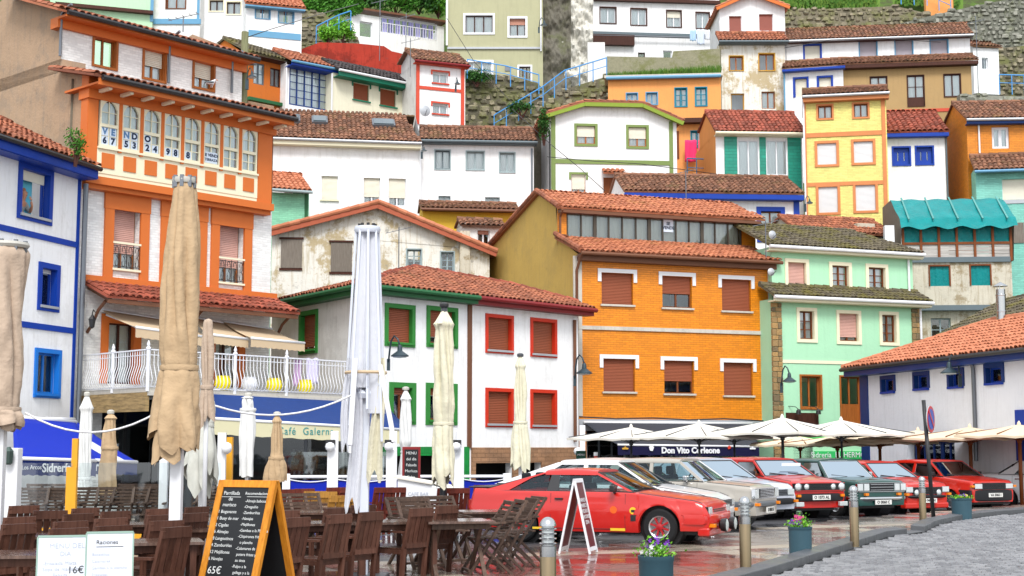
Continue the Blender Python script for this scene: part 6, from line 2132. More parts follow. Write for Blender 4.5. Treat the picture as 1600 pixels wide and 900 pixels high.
f0, f1 = at(22, 716, 29.5), at(150, 720, 31.5)
r, c = awning('royal blue awning of the cider bar at the far left', b0, b1, f0, f1, 0.34, AWB, WHITEP, valm=AWBD)
dd = (f1 - f0); dd.z = 0; dd.normalize()
sign_text('Los Arcos', 0.13, f0.lerp(f1, 0.2) - Vector((0, 0, 0.18)), dd, WHITEP, r, c)
sign_text('Sidrería', 0.26, f0.lerp(f1, 0.5) - Vector((0, 0, 0.18)), dd, WHITEP, r, c, bold=0.006)
b0b, b1b = at(72, 655, 36.8), at(116, 656, 38.0)
f0b, f1b = at(122, 718, 31.6), at(214, 722, 33.6)
r, c = awning('blue and white striped awning beside the cider bar awning', b0b, b1b, f0b, f1b, 0.3, AWB, WHITEP, valm=AWBD, arms=False)
q0, q1 = b0b.lerp(b1b, 0.05), b0b.lerp(b1b, 0.45)
q2, q3 = f0b.lerp(f1b, 0.55), f0b.lerp(f1b, 0.8)
rows = []
for j in range(5):
 t = j / 4
 rows.append([tuple(q0.lerp(q2, t) - c + Vector((0, 0, 0.02 - 0.05 * math.sin(PI * t)))), tuple(q1.lerp(q3, t) - c + Vector((0, 0, 0.02 - 0.05 * math.sin(PI * t))))])
MB().grid(rows).build('white_stripe', AWW, r, fix=False)
dd = (f1b - f0b); dd.z = 0; dd.normalize()
sign_text('Sidrería', 0.3, f0b.lerp(f1b, 0.2) - Vector((0, 0, 0.15)), dd, WHITEP, r, c, bold=0.006)
fo = FO
def ono(px, py, d):
 u, z = fo.uv(px, py, d)
 return fo.O + fo.u * u + fo.n * d + Vector((0, 0, z))
SLATE = mat('slate_grey_awning_cloth', '#3a3e46', kind='fabric', rough=0.7, bump=0.15)
VIOL = mat('midnight_blue_valance', '#17163a', kind='fabric', rough=0.6, bump=0.05)
r, c = awning('slate grey restaurant awning with a lettered midnight blue valance', ono(912, 660, -0.15), ono(1175, 662, -0.15), ono(965, 695, -1.8), ono(1186, 698, -1.8), 0.36, SLATE, WHITEP, valm=VIOL)
sign_text('Don Vito Corleone', 0.3, ono(1079, 704, -1.83), fo.u, WHITEP, r, c, bold=0.014)
q = MB(); q.T = Matrix.Translation(ono(1018, 699.5, -1.85) - c)
q.prism([(-.06, .1), (-.09, .0), (-.05, -.11), (.04, -.12), (.09, 0), (.05, .1)], -0.01, 0.01)
q.build('head_emblem', WHITEP, r)
q = MB(); q.T = Matrix.Translation(ono(1139, 699, -1.85) - c)
q.prism([(-.05, 0), (-.03, -.07), (0.05, -.05), (.08, .03), (0, .08)], -0.01, 0.01)
q.build('rose_emblem', REDP, r)
for px_ in (977, 1176):
 q = MB(); q.T = Matrix.Translation(ono(px_, 700, -1.85) - c)
 q.prism([(-.1, -.05), (.1, -.05), (.12, 0), (.03, .02), (0, .1), (-.03, .02), (-.12, 0)], -0.01, 0.01)
 q.build('emblem', YWOOD if px_ < 1000 else WHITEP, r)
rs = empty('restaurant_front', Matrix.Translation(fo.O + fo.u * 3 + Vector((0, 0, -0.5))), 'dark restaurant front of glass doors and grey frames under the orange house', 'shopfront')
os_ = rs.matrix_world.translation.copy()
rs.matrix_world = Matrix.Translation(os_) @ fo.M.to_3x3().to_4x4()
for i in range(14):
 u = -2.6 + i * 0.52
 MB().box(u, u + 0.06, 0.3, 0.36, 0, 2.7).build('post', GREYMET if i % 3 else LITEGREY, rs)
 if i < 13:
  MB().box(u + 0.06, u + 0.52, 0.32, 0.33, 0, 2.7).build('pane', WINGLASS, rs)
MB().box(-2.7, 4.4, 0.9, 0.95, 0, 0.8).build('counter', mat('red_counter', '#4a1a16'), rs)
p = at(931, 724, 47)
q = empty('bottle_display', Matrix.Translation((p.x, p.y, gz(47))), 'man-high red bottle shaped display by the restaurant entrance', 'display')
MB().lathe([(0.17, 0.4), (0.19, 0.45), (0.19, 1.15), (0.12, 1.35), (0.06, 1.45), (0.06, 1.6)], 14).build('bottle', mat('orange_red_lacquer', '#c8442c', rough=0.3), q, smooth=50)
MB().lathe([(0.07, 1.6), (0.07, 1.72)], 10).build('cap', WHITEP, q)
MB().lathe([(0.02, 0), (0.2, 0.01), (0.2, 0.4)], 12).build('plinth', BLACK, q)
p = at(908, 720, 46)
q = empty('menu_stand', Matrix.Translation((p.x, p.y, gz(46))), 'green menu board on a post left of the restaurant', 'menu board')
MB().box(-0.16, 0.16, -0.02, 0.02, 1.15, 1.75).build('board', mat('bottle_green', '#1a4a3c'), q)
for k, s_ in enumerate(('MENU', 'DEL DIA', '12,00')):
 text(s_, 0.09, WHITEP, q, Matrix.Translation((0, -0.03, 1.62 - k * 0.16)) @ FACE)
MB().box(-0.03, 0.03, -0.02, 0.02, 0, 1.15).build('post', WHITEP, q)
p = at(910, 690, 47.0)
q = empty('white_post', Matrix.Translation((p.x, p.y, gz(47))), 'white post with a globe lamp at the corner of the orange house', 'post')
MB().box(-0.09, 0.09, -0.09, 0.09, 0, 2.6).build('post', WHITEP, q)
qq = MB(); qq.T = Matrix.Translation((-0.15, -0.15, 1.75)); qq.lathe([(0.02, -.14), (0.12, -.09), (0.15, 0), (0.12, .09), (0.03, .13)], 12)
qq.build('globe', WHITEP, q, smooth=60)
# ================================================================== WINDBREAK FENCE WITH BLUE PANELS
BLUEPAN = mat('blue_vinyl_panel', '#0c229c', kind='fabric', rough=0.4, bump=0.1, var=0.06)
fa, fb = at(440, 745, 33.0), at(800, 744, 33.6)
zt_ = fa.z
fr = empty('windbreak_fence', Matrix.Translation((fa.x, fa.y, 0)), 'low blue panelled windbreak with white posts and globe lamps behind the terrace', 'fence')
d = Vector((fb.x - fa.x, fb.y - fa.y, 0)); Lf = d.length; d.normalize()
fr.matrix_world = Matrix.Translation((fa.x, fa.y, 0)) @ Matrix(((d.x, -d.y, 0, 0), (d.y, d.x, 0, 0), (0, 0, 1, 0), (0, 0, 0, 1)))
def along(px, Y=33.2):
 p = at(px, 745, Y)
 return (Vector((p.x - fa.x, p.y - fa.y, 0))).dot(d)
xs_ = [along(x) for x in (448, 522, 614, 720, 795)]
for i, x in enumerate(xs_):
 MB().box(x - 0.09, x + 0.09, -0.06, 0.06, -0.05, 1.98 if 0 < i < 4 else 1.0).build('post', WHITEP, fr, bevel=0.01)
 MB().box(x - 0.16, x - 0.08, -0.05, 0.05, -0.05, 1.72).build('post', WHITEP, fr) if i in (1, 2, 3) else None
 if i in (1, 2, 3):
  q = MB(); q.T = Matrix.Translation((x - 0.1, -0.14, 1.62)); q.lathe([(0.02, -.11), (0.09, -.07), (0.115, 0), (0.09, .07), (0.03, .1)], 12)
  g_ = q.build('globe_lamp', WHITEP, fr, smooth=60)
  MB().box(x - 0.2, x + 0.02, -0.12, -0.04, 1.66, 1.78).build('lamp_bracket', BLACK, g_)
for i, (x0, x1) in enumerate(zip(xs_, xs_[1:])):
 MB().tube([(x0, 0, zt_), (x1, 0, zt_)], 0.035, 8).build('top_rail', WHITEP, fr)
 MB().box(x0 + 0.1, x1 - 0.16, -0.015, 0.015, 0.1, zt_ - 0.09).build('blue_panel', BLUEPAN, fr)
 MB().box(x0 + 0.1, x1 - 0.16, -0.006, 0.006, zt_ + 0.04, 1.5).build('pane', SCREEN, fr) if i < 2 else None
 MB().tube([(x0 + (x1 - x0) * k / 8, -0.04, zt_ - 0.05 - 0.07 * math.sin(PI * k / 8)) for k in range(9)], 0.012, 5).build('rope', WHITEP, fr)
ga, gb = at(20, 800, 22.6), at(345, 806, 23.4)
zg_ = at(180, 723, 23).z
gr = empty('glass_windbreak', Matrix.Translation((ga.x, ga.y, 0)), 'glass terrace screen with a yellow post and yellow foot rail at the left', 'fence')
og = Vector((ga.x, ga.y, 0))
G = lambda px, Y: Vector((at(px, 760, Y).x - og.x, Y - og.y, 0))
ylow = MATS.setdefault('x', None) or paint('ochre_yellow_paint', '#d69a28', rough=0.5)
for (x0, x1) in ((30, 112), (122, 235), (236, 345)):
 Y0 = 22.6 + (x0 - 20) / 325 * .8
 Y1 = 22.6 + (x1 - 20) / 325 * .8
 a_, b_ = G(x0, Y0), G(x1, Y1)
 MB().add([tuple(a_ + Vector((0, 0, 0.42))), tuple(b_ + Vector((0, 0, 0.42))), tuple(b_ + Vector((0, 0, zg_))), tuple(a_ + Vector((0, 0, zg_)))], [(0, 1, 2, 3)]).build('pane', SCREEN, gr, fix=False)
 MB().bar(a_ + Vector((0, 0, 0.38)), b_ + Vector((0, 0, 0.38)), 0.07, 0.05).build('grey_rail', GREYMET, gr)
 MB().bar(a_ + Vector((0, 0, 0.26)), b_ + Vector((0, 0, 0.26)), 0.05, 0.2).build('foot_rail', ylow, gr)
a_ = G(112, 22.85)
MB().bar((a_.x, a_.y, 0), (a_.x, a_.y, at(112, 730, 22.8).z), 0.16, 0.1).build('post', ylow, gr)
MB().bar((a_.x + .02, a_.y + 0.06, 1), (a_.x + .02, a_.y + 0.06, at(112, 685, 22.8).z), 0.09, 0.08).build('post', ylow, gr)
p = at(356, 740, 26)
q = empty('yellow_post', Matrix.Translation((p.x, p.y, 0)), 'yellow post behind the tall chalkboard', 'post')
MB().box(-0.08, 0.08, -0.06, 0.06, 0, at(356, 683, 26).z).build('post', ylow, q)
p = at(17, 800, 19.5)
q = empty('white_square_post', Matrix.Translation((p.x, p.y, 0)), 'thick white post with a small lantern at the left edge', 'post')
MB().box(-0.1, 0.1, -0.1, 0.1, 0, at(17, 700, 19.5).z).build('post', WHITEP, q, bevel=0.01)
MB().box(-1.0, -0.1, -0.05, 0.05, 1.38, 1.5).build('arm', LITEGREY, q)
lz = at(17, 712, 19.4).z
qq = MB(); qq.T = Matrix.Translation((0.0, -0.17, lz)); qq.lathe([(0.03, -.12), (0.055, -.1), (0.065, 0.06), (0.02, 0.12)], 6)
qq.build('lantern', paint('verdigris_metal', '#3f4f4a', rough=0.5, metal=0.5), q)
for px_, Y, lab in ((256, 25.0, 'white post with a globe lamp left of the tall tan parasol skirt'), (346, 25.5, 'white post with a globe lamp between tan parasol and yellow post')):
 p = at(px_, 740, Y)
 q = empty('white_post', Matrix.Translation((p.x, p.y, 0)), lab, 'post')
 MB().box(-.07, .07, -.05, .05, 0, at(px_, 676, Y).z).build('post', WHITEP, q)
 qq = MB(); qq.T = Matrix.Translation((.1, -.1, at(px_, 700, Y).z)); qq.lathe([(.02, -.11), (.08, -.07), (.1, 0), (.08, .07), (.03, .1)], 12)
 qq.build('globe', WHITEP, q, smooth=60)
# ================================================================== STREET LAMPS ON BRACKETS
LAMPM = paint('dark_teal_metal', '#32424a', rough=0.4, metal=0.4)
def wall_lamp(label, foot, arm, size=1.0, m=LAMPM):
 """foot: world point on the wall; arm: sideways reach vector; lamp hangs at its end"""
 r = empty('wall_lamp', Matrix.Translation(foot), label, 'street lamp')
 H_ = 0.75 * size
 pts = [Vector((0, 0, 0)), arm * 0.25 + Vector((0, 0, 0)), Vector((arm.x * 0.3, arm.y * 0.3, H_ * 0.8))]
 n = arm
 pts = [Vector((0, 0, 0)), Vector((n.x * .1, n.y * .1, H_ * 0.5)), Vector((n.x * .22, n.y * .22, H_ * 0.85)), Vector((n.x * .5, n.y * .5, H_ * 1.05)), Vector((n.x * .8, n.y * .8, H_ * .92)), Vector((n.x, n.y, H_ * 0.65))]
 MB().tube([tuple(p) for p in pts], 0.028 * size, 8).build('arm', m, r, smooth=True)
 q = MB(); q.T = Matrix.Translation((n.x, n.y, H_ * .65))
 q.lathe([(0.05 * size, 0.02), (0.07 * size, -0.04), (0.08 * size, -0.16 * size), (0.27 * size, -0.3 * size), (0.27 * size, -0.33 * size)], 18)
 q.build('shade', m, r, smooth=40)
 q = MB(); q.T = Matrix.Translation((n.x, n.y, H_ * .65 - 0.33 * size))
 q.lathe([(0.02, 0.03), (0.24 * size, 0.02), (0.2 * size, -0.03), (0.02, -0.05)], 16)
 q.build('glass', mat('opal_glass', '#a9b3b6', rough=0.2), r, smooth=40)
 MB().box(-0.05, 0.05, -0.02, 0.06, -0.25, 0.1).build('bracket', m, r)
 return r
def wl(label, px, py, Y, ax, size=1.0, m=LAMPM):
 return wall_lamp(label, at(px, py, Y), Vector((ax, -0.25, 0)), size, m)
wl('street lamp on the corner house above the white closed parasol', 607, 566, 43.0, 0.36, 1.0)
wl('street lamp on the left corner of the orange brick house', 898, 592, 49.5, 0.32, 1.05)
wl('street lamp between the orange and the mint houses', 1221, 603, 51.0, 0.24, 0.9)
wl('street lamp on the white house with the salmon roof', 1500, 592, 44.0, -0.4, 1.0)
wl('small lamp on the edge of the grey windowed house', 659, 240, 67.2, 0.12, 0.5)
wl('small lamp on the red trimmed house', 712, 136, 73.2, 0.1, 0.6)
wl('street lamp on the olive block above the cleft', 842, 45, 81.2, 0.3, 0.8)
wl('small lamp on the pole by the gallery house', 386, 128, 45, 0.2, 0.55)
wl('small lamp between the blue eaved and yellow houses', 1258, 322, 62, 0.15, 0.55)
q = MB()
p = onf(144, 500, -0.45)
r = empty('wall_lantern', Matrix.Translation(p), 'black carriage lantern at the left end of the little tile canopy', 'lantern')
MB().lathe([(0.02, -.24), (0.07, -.2), (0.1, 0.0), (0.11, 0.02), (0.03, 0.14), (0.01, 0.2)], 6).build('lantern', BLACK, r)
MB().tube([(0, 0, 0.18), (-0.02, 0.15, 0.3), (-0.03, 0.4, 0.25)], 0.018, 6).build('bracket', BLACK, r)
p = at(381, 140, 46.0)
r = empty('utility_pole', Matrix.Translation((p.x, p.y, 8.0)), 'wooden utility pole with lines at the right end of the gallery house', 'pole')
zz = at(381, 50, 46).z
MB().tube([(0, 0, 0), (0, 0, zz - 8)], 0.12, 10).build('pole', mat('weathered_pole_wood', '#6f7054', kind='wood', rough=0.9), r, smooth=True)
MB().bar((-0.3, 0, zz - 9.1), (0.4, 0, zz - 9.1), 0.06).build('crossarm', GREYMET, r)
# ================================================================== PARASOLS, OPEN
PARW = mat('white_parasol_cloth', '#d6d2c8', kind='fabric', rough=0.8, bump=0.05, var=0.03)
PARS = mat('sand_parasol_cloth', '#d8c8ad', kind='fabric', rough=0.8, bump=0.05, var=0.04)
def open_parasol(label, px, py, Y, half, rise, m, polem, group, rot=0.0, pr=0.035, zdrop=None):
 p = at(px, py, Y)
 zg = gz(Y)
 r = empty('parasol', Matrix.Translation((p.x, p.y, zg)) @ Matrix.Rotation(rot, 4, 'Z'), label, 'parasol', group)
 zt = p.z - zg
 rise *= 0.85
 zl = zt - rise
 mb = MB()
 rows = []
 nseg = 32
 for j in range(7):
  t = j / 6
  ring = []
  for k in range(nseg):
   a = 2 * PI * k / nseg
   c_, s_ = math.cos(a), math.sin(a)
   sq = 1 / max(abs(c_), abs(s_))
   rr = half * t * sq
   sag = 0.05 * math.sin(4 * a + PI) * t * half * 0.3
   zz = zt - rise * (t ** 0.9) - (0.04 * (1 - abs(math.cos(4 * a / 1.0))) * t)
   ring.append((rr * c_, rr * s_, zz))
  rows.append(ring)
 mb.grid(rows, closed=True)
 o = mb.build('canopy', m, r, smooth=True)
 so_ = o.modifiers.new('thickness', 'SOLIDIFY'); so_.thickness = 0.012
 rows2 = [[(x, y, z) for x, y, z in rows[-1]], [(x * 1.0, y * 1.0, z - 0.06) for x, y, z in rows[-1]]]
 o2 = MB().grid(rows2, closed=True).build('valance', m, o)
 q = MB(); q.T = Matrix.Translation((0, 0, zt)); q.lathe([(0.06, -0.02), (0.05, 0.04), (0.015, 0.1)], 8); q.build('finial', m, o)
 MB().tube([(0, 0, 0), (0, 0, zt)], pr, 10).build('pole', polem, r, smooth=True)
 for k in range(8):
  a = PI / 4 * k
  c_, s_ = math.cos(a), math.sin(a)
  sq = 1 / max(abs(c_), abs(s_))
  e_ = (half * sq * c_ * 0.97, half * sq * s_ * 0.97, zl + 0.03)
  mid = (half * sq * c_ * 0.5, half * sq * s_ * 0.5, zt - rise * 0.55)
  MB().bar((0, 0, zt - 0.04), e_, 0.02, 0.025).bar((c_ * 0.05, s_ * 0.05, zl - 0.15), mid, 0.018, 0.02).build('rib', polem, r)
 MB().lathe([(0.06, zl - 0.22), (0.07, zl - 0.2), (0.07, zl - 0.1), (0.05, zl - 0.08)], 10).build('hub', polem, r)
 MB().box(-0.3, 0.3, -0.3, 0.3, 0.0, 0.07).build('base', GREYMET, r, bevel=0.02)
 return r
gw = 'open white parasols of the restaurant terrace'
gs_ = 'open sand parasols by the blue windowed house'
DGREY = paint('anthracite_metal', '#4c4f54', rough=0.4, metal=0.5)
open_parasol('open white parasol nearest the restaurant entrance, leftmost of the row', 986, 667, 45.5, 1.45, 0.42, PARW, DGREY, gw, 0.72)
open_parasol('open white parasol in front of the lettered restaurant valance', 1092, 661, 44.0, 1.6, 0.5, PARW, DGREY, gw, 0.75)
open_parasol('open white parasol before the gap between orange and mint houses', 1222, 652, 43.0, 1.62, 0.55, PARW, DGREY, gw, 0.8, pr=0.045)
open_parasol('open white parasol before the mint house, rightmost of the white ones', 1314, 656, 43.0, 1.6, 0.5, PARW, DGREY, gw, 0.75)
open_parasol('low white parasol half hidden behind two others near the restaurant', 1147, 673, 48.0, 1.6, 0.26, PARW, DGREY, gw, 0.7)
open_parasol('sand parasol furthest left, low behind the red hatchback', 1250, 682, 46.5, 1.15, 0.3, PARS, WOODFR, gs_, 0.7)
open_parasol('sand parasol in front of the green shopfront', 1308, 680, 45.5, 1.25, 0.32, PARS, WOODFR, gs_, 0.75)
open_parasol('sand parasol at the corner of the mint and blue windowed houses', 1374, 676, 44.8, 1.3, 0.34, PARS, WOODFR, gs_, 0.75, pr=0.05)
open_parasol('sand parasol behind the no-parking sign', 1434, 672, 44.0, 1.35, 0.34, PARS, WOODFR, gs_, 0.8, pr=0.05)
open_parasol('sand parasol between sign and downpipe of the blue windowed house', 1515, 667, 42.4, 1.42, 0.38, PARS, WOODFR, gs_, 0.75, pr=0.055)
open_parasol('sand parasol cut by the right edge, by the blue door', 1592, 663, 40.5, 1.3, 0.36, PARS, WOODFR, gs_, 0.75, pr=0.055)
q = None
# ================================================================== PARASOLS, CLOSED
TAN = mat('tan_parasol_cloth', '#b39a7a', kind='fabric', rough=0.85, bump=0.6, var=0.08, col2='#8a6c4a')
TAN2 = mat('pale_tan_parasol_cloth', '#b3a08e', kind='fabric', rough=0.85, bump=0.6, var=0.06, col2='#93806f')
IVORY = mat('ivory_parasol_cloth', '#cfcbb4', kind='fabric', rough=0.85, bump=0.6, var=0.05, col2='#aaa78c')
WHITEC = mat('white_closed_parasol_cloth', '#d4d5d4', kind='fabric', rough=0.85, bump=0.2, var=0.05, col2='#a5a7a6')
PALEB = mat('pale_blue_white_cloth', '#cbced6', kind='fabric', rough=0.8, bump=0.25, var=0.05, col2='#96a0b2')
def closed_parasol(label, px, ytop, ytie, ybot, Y, w_top, w_mid, w_tie, w_bot, m, pole=0.05, polem=WHITEP, folds=9, seed=0, ragged=0.25, lean=0.0, cap=True, square=False, zbase=None, ribs=False, hood=False):
 from mathutils import noise as noi
 """widths in metres (full); rows in picture px: top, tie and lower hem"""
 rn = random.Random(seed)
 top = at(px, ytop, Y)
 zt = top.z
 ztie = at(px, ytie, Y).z
 zb = at(px, ybot, Y).z
 z0 = zbase if zbase is not None else gz(Y)
 r = empty('closed_parasol', Matrix.Translation((top.x, top.y, z0)), label, 'closed parasol')
 prof = [(0.0, w_top * 0.5), (0.04, w_top * 0.62), (0.3, (w_top + w_mid) * 0.26 + 0.01), (0.6, w_mid * 0.5), (0.85, w_mid * 0.47), (1.0, w_tie * 0.5)]
 if hood:
  prof = [(0.0, 0.03), (0.05, 0.06), (0.16, w_mid * .47), (0.175, w_mid * .5), (0.185, w_mid * .36), (0.5, w_mid * .45), (.85, w_mid * .46), (1.0, w_tie * 0.5)]
 n = folds * 12
 bnd = [0.0]
 for k in range(folds):
  bnd.append(bnd[-1] + rn.uniform(0.45, 1.6))
 bnd = [b_ / bnd[-1] for b_ in bnd]
 amp = [rn.uniform(0.55, 1.3) for _ in range(folds)]
 hem = [rn.uniform(-1, 1) for _ in range(folds)]
 def fold_at(k):
  """which fold a point of the ring lies in, and how far across it"""
  a = k / n
  for i in range(folds):
   if a < bnd[i + 1] or i == folds - 1:
    return i, (a - bnd[i]) / (bnd[i + 1] - bnd[i])
 FA = [fold_at(k) for k in range(n)]
 def crease(x, y, z, s_):
  v = Vector((x * 5, y * 5, z * 1.6 + seed))
  return 1 + s_ * (noi.noise(v) * 1.3 + noi.noise(v * 3.1) * 0.6)
 rows = []
 J = 44
 for j in range(J + 1):
  t = j / J
  for (t0, r0), (t1, r1) in zip(prof, prof[1:]):
   if t <= t1 + 1e-9:
    rr = r0 + (r1 - r0) * (t - t0) / (t1 - t0)
    break
  z = zt + (ztie - zt) * t
  fd = 0.14 + 0.34 * math.sin(PI * t) if t < 0.95 else 0.12
  row = []
  for k in range(n):
   i, f_ = FA[k]
   a = 2 * PI * k / n + t * .6 + .12 * math.sin(t * 5 + amp[i] * 9)
   q_ = rr * (1 - fd + fd * math.sin(PI * f_) ** 0.5 * amp[i])
   q_ *= crease(math.cos(a) * rr, math.sin(a) * rr, z, .13)
   row.append((q_ * math.cos(a), q_ * math.sin(a), z - z0))
  rows.append(row)
 mb = MB()
 mb.grid(rows, closed=True)
 mb.add([(0, 0, zt - z0 + 0.02)] + rows[0], [(0, 1 + (k + 1) % n, 1 + k) for k in range(n)])
 body = mb.build('cloth', m, r, smooth=60)
 for lay in range(2 if w_bot > .5 else 1):        # the skirt below the tie: loose overlapping flaps
  rows = []
  J = 20
  for j in range(J + 1):
   t = j / J
   rr = (w_tie * 0.5 + (w_bot * 0.5 - w_tie * 0.5) * min(1, t * 1.3) ** 0.6) * (1 - .14 * lay)
   row = []
   for k in range(n):
    i, f_ = FA[(k + lay * n // 3) % n]
    pt_ = abs(f_ - .5 - .25 * hem[i])            # each flap hangs to a point
    L_ = (zb - ztie) * (1 + ragged * (hem[i] * .5 - pt_ * .9 + .25) + .16 * lay)
    z = ztie + L_ * t
    dp = 0.1 + 0.3 * t
    a = 2 * PI * k / n + .6 + t * .5 * (1 if lay else .6) + .2 * t * math.sin(amp[i] * 9)
    q_ = rr * (1 - dp + dp * math.sin(PI * f_) ** 0.6 * amp[i])
    q_ *= crease(math.cos(a) * rr * .8, math.sin(a) * rr * .8, z * .8, .2 * min(1, t * 3))
    row.append((q_ * math.cos(a) + lean * t, q_ * math.sin(a), z - z0))
   rows.append(row)
  MB().grid(rows, closed=True).build('skirt', m, r, smooth=70)
 MB().lathe([(w_tie * 0.5 + 0.012, ztie - z0 - 0.03), (w_tie * 0.5 + 0.02, ztie - z0), (w_tie * 0.5 + 0.012, ztie - z0 + 0.03)], 24, cap=False).build('tie_strap', m, r, smooth=True)
 if square:
  MB().box(-pole, pole, -pole, pole, 0, zt - z0 - 0.05).build('pole', polem, r, bevel=0.008)
 else:
  MB().tube([(0, 0, 0), (0, 0, zt - z0 - 0.02)], pole, 10).build('pole', polem, r, smooth=True)
 if cap:
  q = MB(); q.T = Matrix.Translation((0, 0, zt - z0))
  q.lathe([(w_top * 0.55, -0.02), (w_top * 0.6, 0.01), (w_top * 0.58, 0.04), (0.03, 0.06)], 16)
  q.build('cap', paint('pale_cap', '#b8b6ae', rough=0.5) if cap is True else cap, r, smooth=40)
 if ribs:   # bare metal rib ends gathered round the top
  for k in range(8):
   a = 2 * PI * k / 8
   MB().box(-0.02, 0.02, -0.02, 0.02, -0.1, 0.03).build('rib_end', GREYMET, r, loc=(w_top * 0.5 * math.cos(a), w_top * 0.5 * math.sin(a), zt - z0 + 0.03))
 MB().lathe([(0.02, 0), (0.28, 0.0), (0.28, 0.06), (0.07, 0.09), (0.06, 0.25)], 14).build('base', GREYMET, r, smooth=40) if z0 < 0.2 else None
 return r
Yp = 15.5
closed_parasol('tall closed tan parasol with a white square pole in front of the gallery house', 288, 284, 575, 690, Yp, 0.22, 0.46, 0.38, 0.6, TAN, pole=0.062, folds=6, seed=4, ragged=0.28, square=True, ribs=True, lean=-0.03)
closed_parasol('closed pale beige parasol at the very left edge', 12, 385, 640, 668, 16.0, 0.4, 0.52, 0.4, 0.56, TAN2, pole=0.06, folds=6, seed=5, ragged=0.35, ribs=True, square=True)
closed_parasol('closed ivory parasol tied in the middle, in front of the green framed windows', 694, 478, 662, 750, 25.5, 0.14, 0.47, 0.34, 0.46, IVORY, pole=0.06, polem=DGREY, folds=8, seed=7, ragged=0.25, cap=BLACK, hood=True)
closed_parasol('slim closed ivory parasol in front of the red framed windows', 813, 556, 660, 735, 31.0, 0.12, 0.3, 0.28, 0.42, IVORY, pole=0.04, folds=7, seed=8, ragged=0.2, cap=DGREY, hood=True)
closed_parasol('slim closed white parasol beside the ivory one near the green windows', 634, 608, 706, 762, 33.9, 0.14, 0.36, 0.2, 0.34, WHITEC, pole=0.04, folds=7, seed=9, ragged=0.25, hood=True)
closed_parasol('slim closed white parasol under the blue cafe awning', 388, 618, 640, 744, 29.0, 0.14, 0.3, 0.3, 0.34, WHITEC, pole=0.035, folds=7, seed=10, ragged=0.05, hood=True)
closed_parasol('closed tan parasol with a gathered hood behind the tall chalkboard', 433, 648, 716, 752, 27.0, 0.12, 0.24, 0.26, 0.4, TAN, pole=0.035, folds=7, seed=11, ragged=0.1, hood=True)
closed_parasol('slim closed white parasol left of the tan one by the cider bar', 136, 617, 748, 776, 27.0, 0.1, 0.29, 0.22, 0.34, WHITEC, pole=0.035, folds=7, seed=12, ragged=0.25, hood=True)
closed_parasol('closed tan parasol with a peaked hood beside the cider bar', 173, 645, 700, 772, 28.0, 0.12, 0.32, 0.3, 0.36, TAN, pole=0.035, folds=6, seed=13, ragged=0.08, hood=True)
closed_parasol('white parasol hanging crumpled behind the pole of the tall tan one', 318, 625, 665, 750, 20.0, 0.25, 0.34, 0.28, 0.5, mat('grey_white_cloth', '#bfc0b8', kind='fabric', rough=0.85, bump=0.3, col2='#8f907f'), pole=0.04, folds=7, seed=14, ragged=0.6)
closed_parasol('second pale cloth bundle hanging just right of the tall tan parasol', 326, 500, 605, 660, 18.5, 0.1, 0.16, 0.14, 0.2, TAN2, pole=0.03, folds=5, seed=15, ragged=0.5, cap=False, zbase=0)
top = at(574, 357, 17.8)
r = empty('closed_parasol', Matrix.Translation((top.x, top.y, 0)), 'tall closed pale white parasol with exposed aluminium arms in the middle of the terrace', 'closed parasol')
zt = top.z
MB().box(-0.055, 0.055, -0.055, 0.055, 0, 2.55).build('mast', mat('pale_aluminium', '#c9cfdb', rough=0.4, var=0.05), r, bevel=0.008)
ALU = MATS['pale_aluminium']
yb = at(574, 610, 17.8).z
for k in range(8):
 a = 2 * PI * k / 8 + 0.2
 rt, rb_ = 0.14, 0.24 + 0.03 * (k % 3)
 z1 = at(574, 640 + 25 * ((k * 5) % 3), 17.8).z
 MB().bar((rt * math.cos(a), rt * math.sin(a), zt), (rb_ * math.cos(a), rb_ * math.sin(a), z1), 0.028, 0.035).build('arm', ALU, r)
 MB().bar((0.08 * math.cos(a), 0.08 * math.sin(a), 2.3), (rb_ * 0.85 * math.cos(a), rb_ * 0.85 * math.sin(a), at(574, 600, 17.8).z), 0.03, 0.03).build('strut', ALU, r)
 MB().tube([(0.1 * math.cos(a), 0.1 * math.sin(a), zt + 0.02), (0.1 * math.cos(a), 0.1 * math.sin(a), zt + 0.06)], 0.02, 6).build('bolt', BLACK, r)
q = MB(); q.T = Matrix.Translation((0, 0, zt)); q.lathe([(0.15, -0.06), (0.17, -0.02), (0.16, 0.02), (0.05, 0.03)], 16); q.build('crown', ALU, r, smooth=40)
q = MB(); q.T = Matrix.Translation((0, 0, at(574, 615, 17.8).z)); q.lathe([(0.12, -0.06), (0.14, 0.0), (0.12, 0.04)], 12); q.build('hub', ALU, r, smooth=40)
rnn = random.Random(3)
for k in range(8):         # cloth gathered in panels between the arms
 a0 = 2 * PI * k / 8 + 0.2
 a1 = a0 + 2 * PI / 8
 rows = []
 for j in range(25):
  t = j / 24
  z = zt - 0.05 + ((at(574, 600, 17.8).z if k % 2 else at(574, 640, 17.8).z) - zt) * t
  rr = 0.12 + 0.13 * t
  row = []
  for i in range(9):
   s_ = i / 8
   a = a0 + (a1 - a0) * s_
   dpt = rr * (1 - (0.45 * math.sin(PI * s_)) + 0.08 * math.sin(s_ * 19 + k + t * 3))
   row.append((dpt * math.cos(a), dpt * math.sin(a), z))
  rows.append(row)
 MB().grid(rows).build('cloth_panel', PALEB, r, smooth=True, fix=False)
MB().lathe([(0.26, at(574, 585, 17.8).z), (0.27, at(574, 585, 17.8).z + 0.02), (0.26, at(574, 585, 17.8).z + 0.04)], 20, cap=False).build('tie_rope', BEIGE, r)
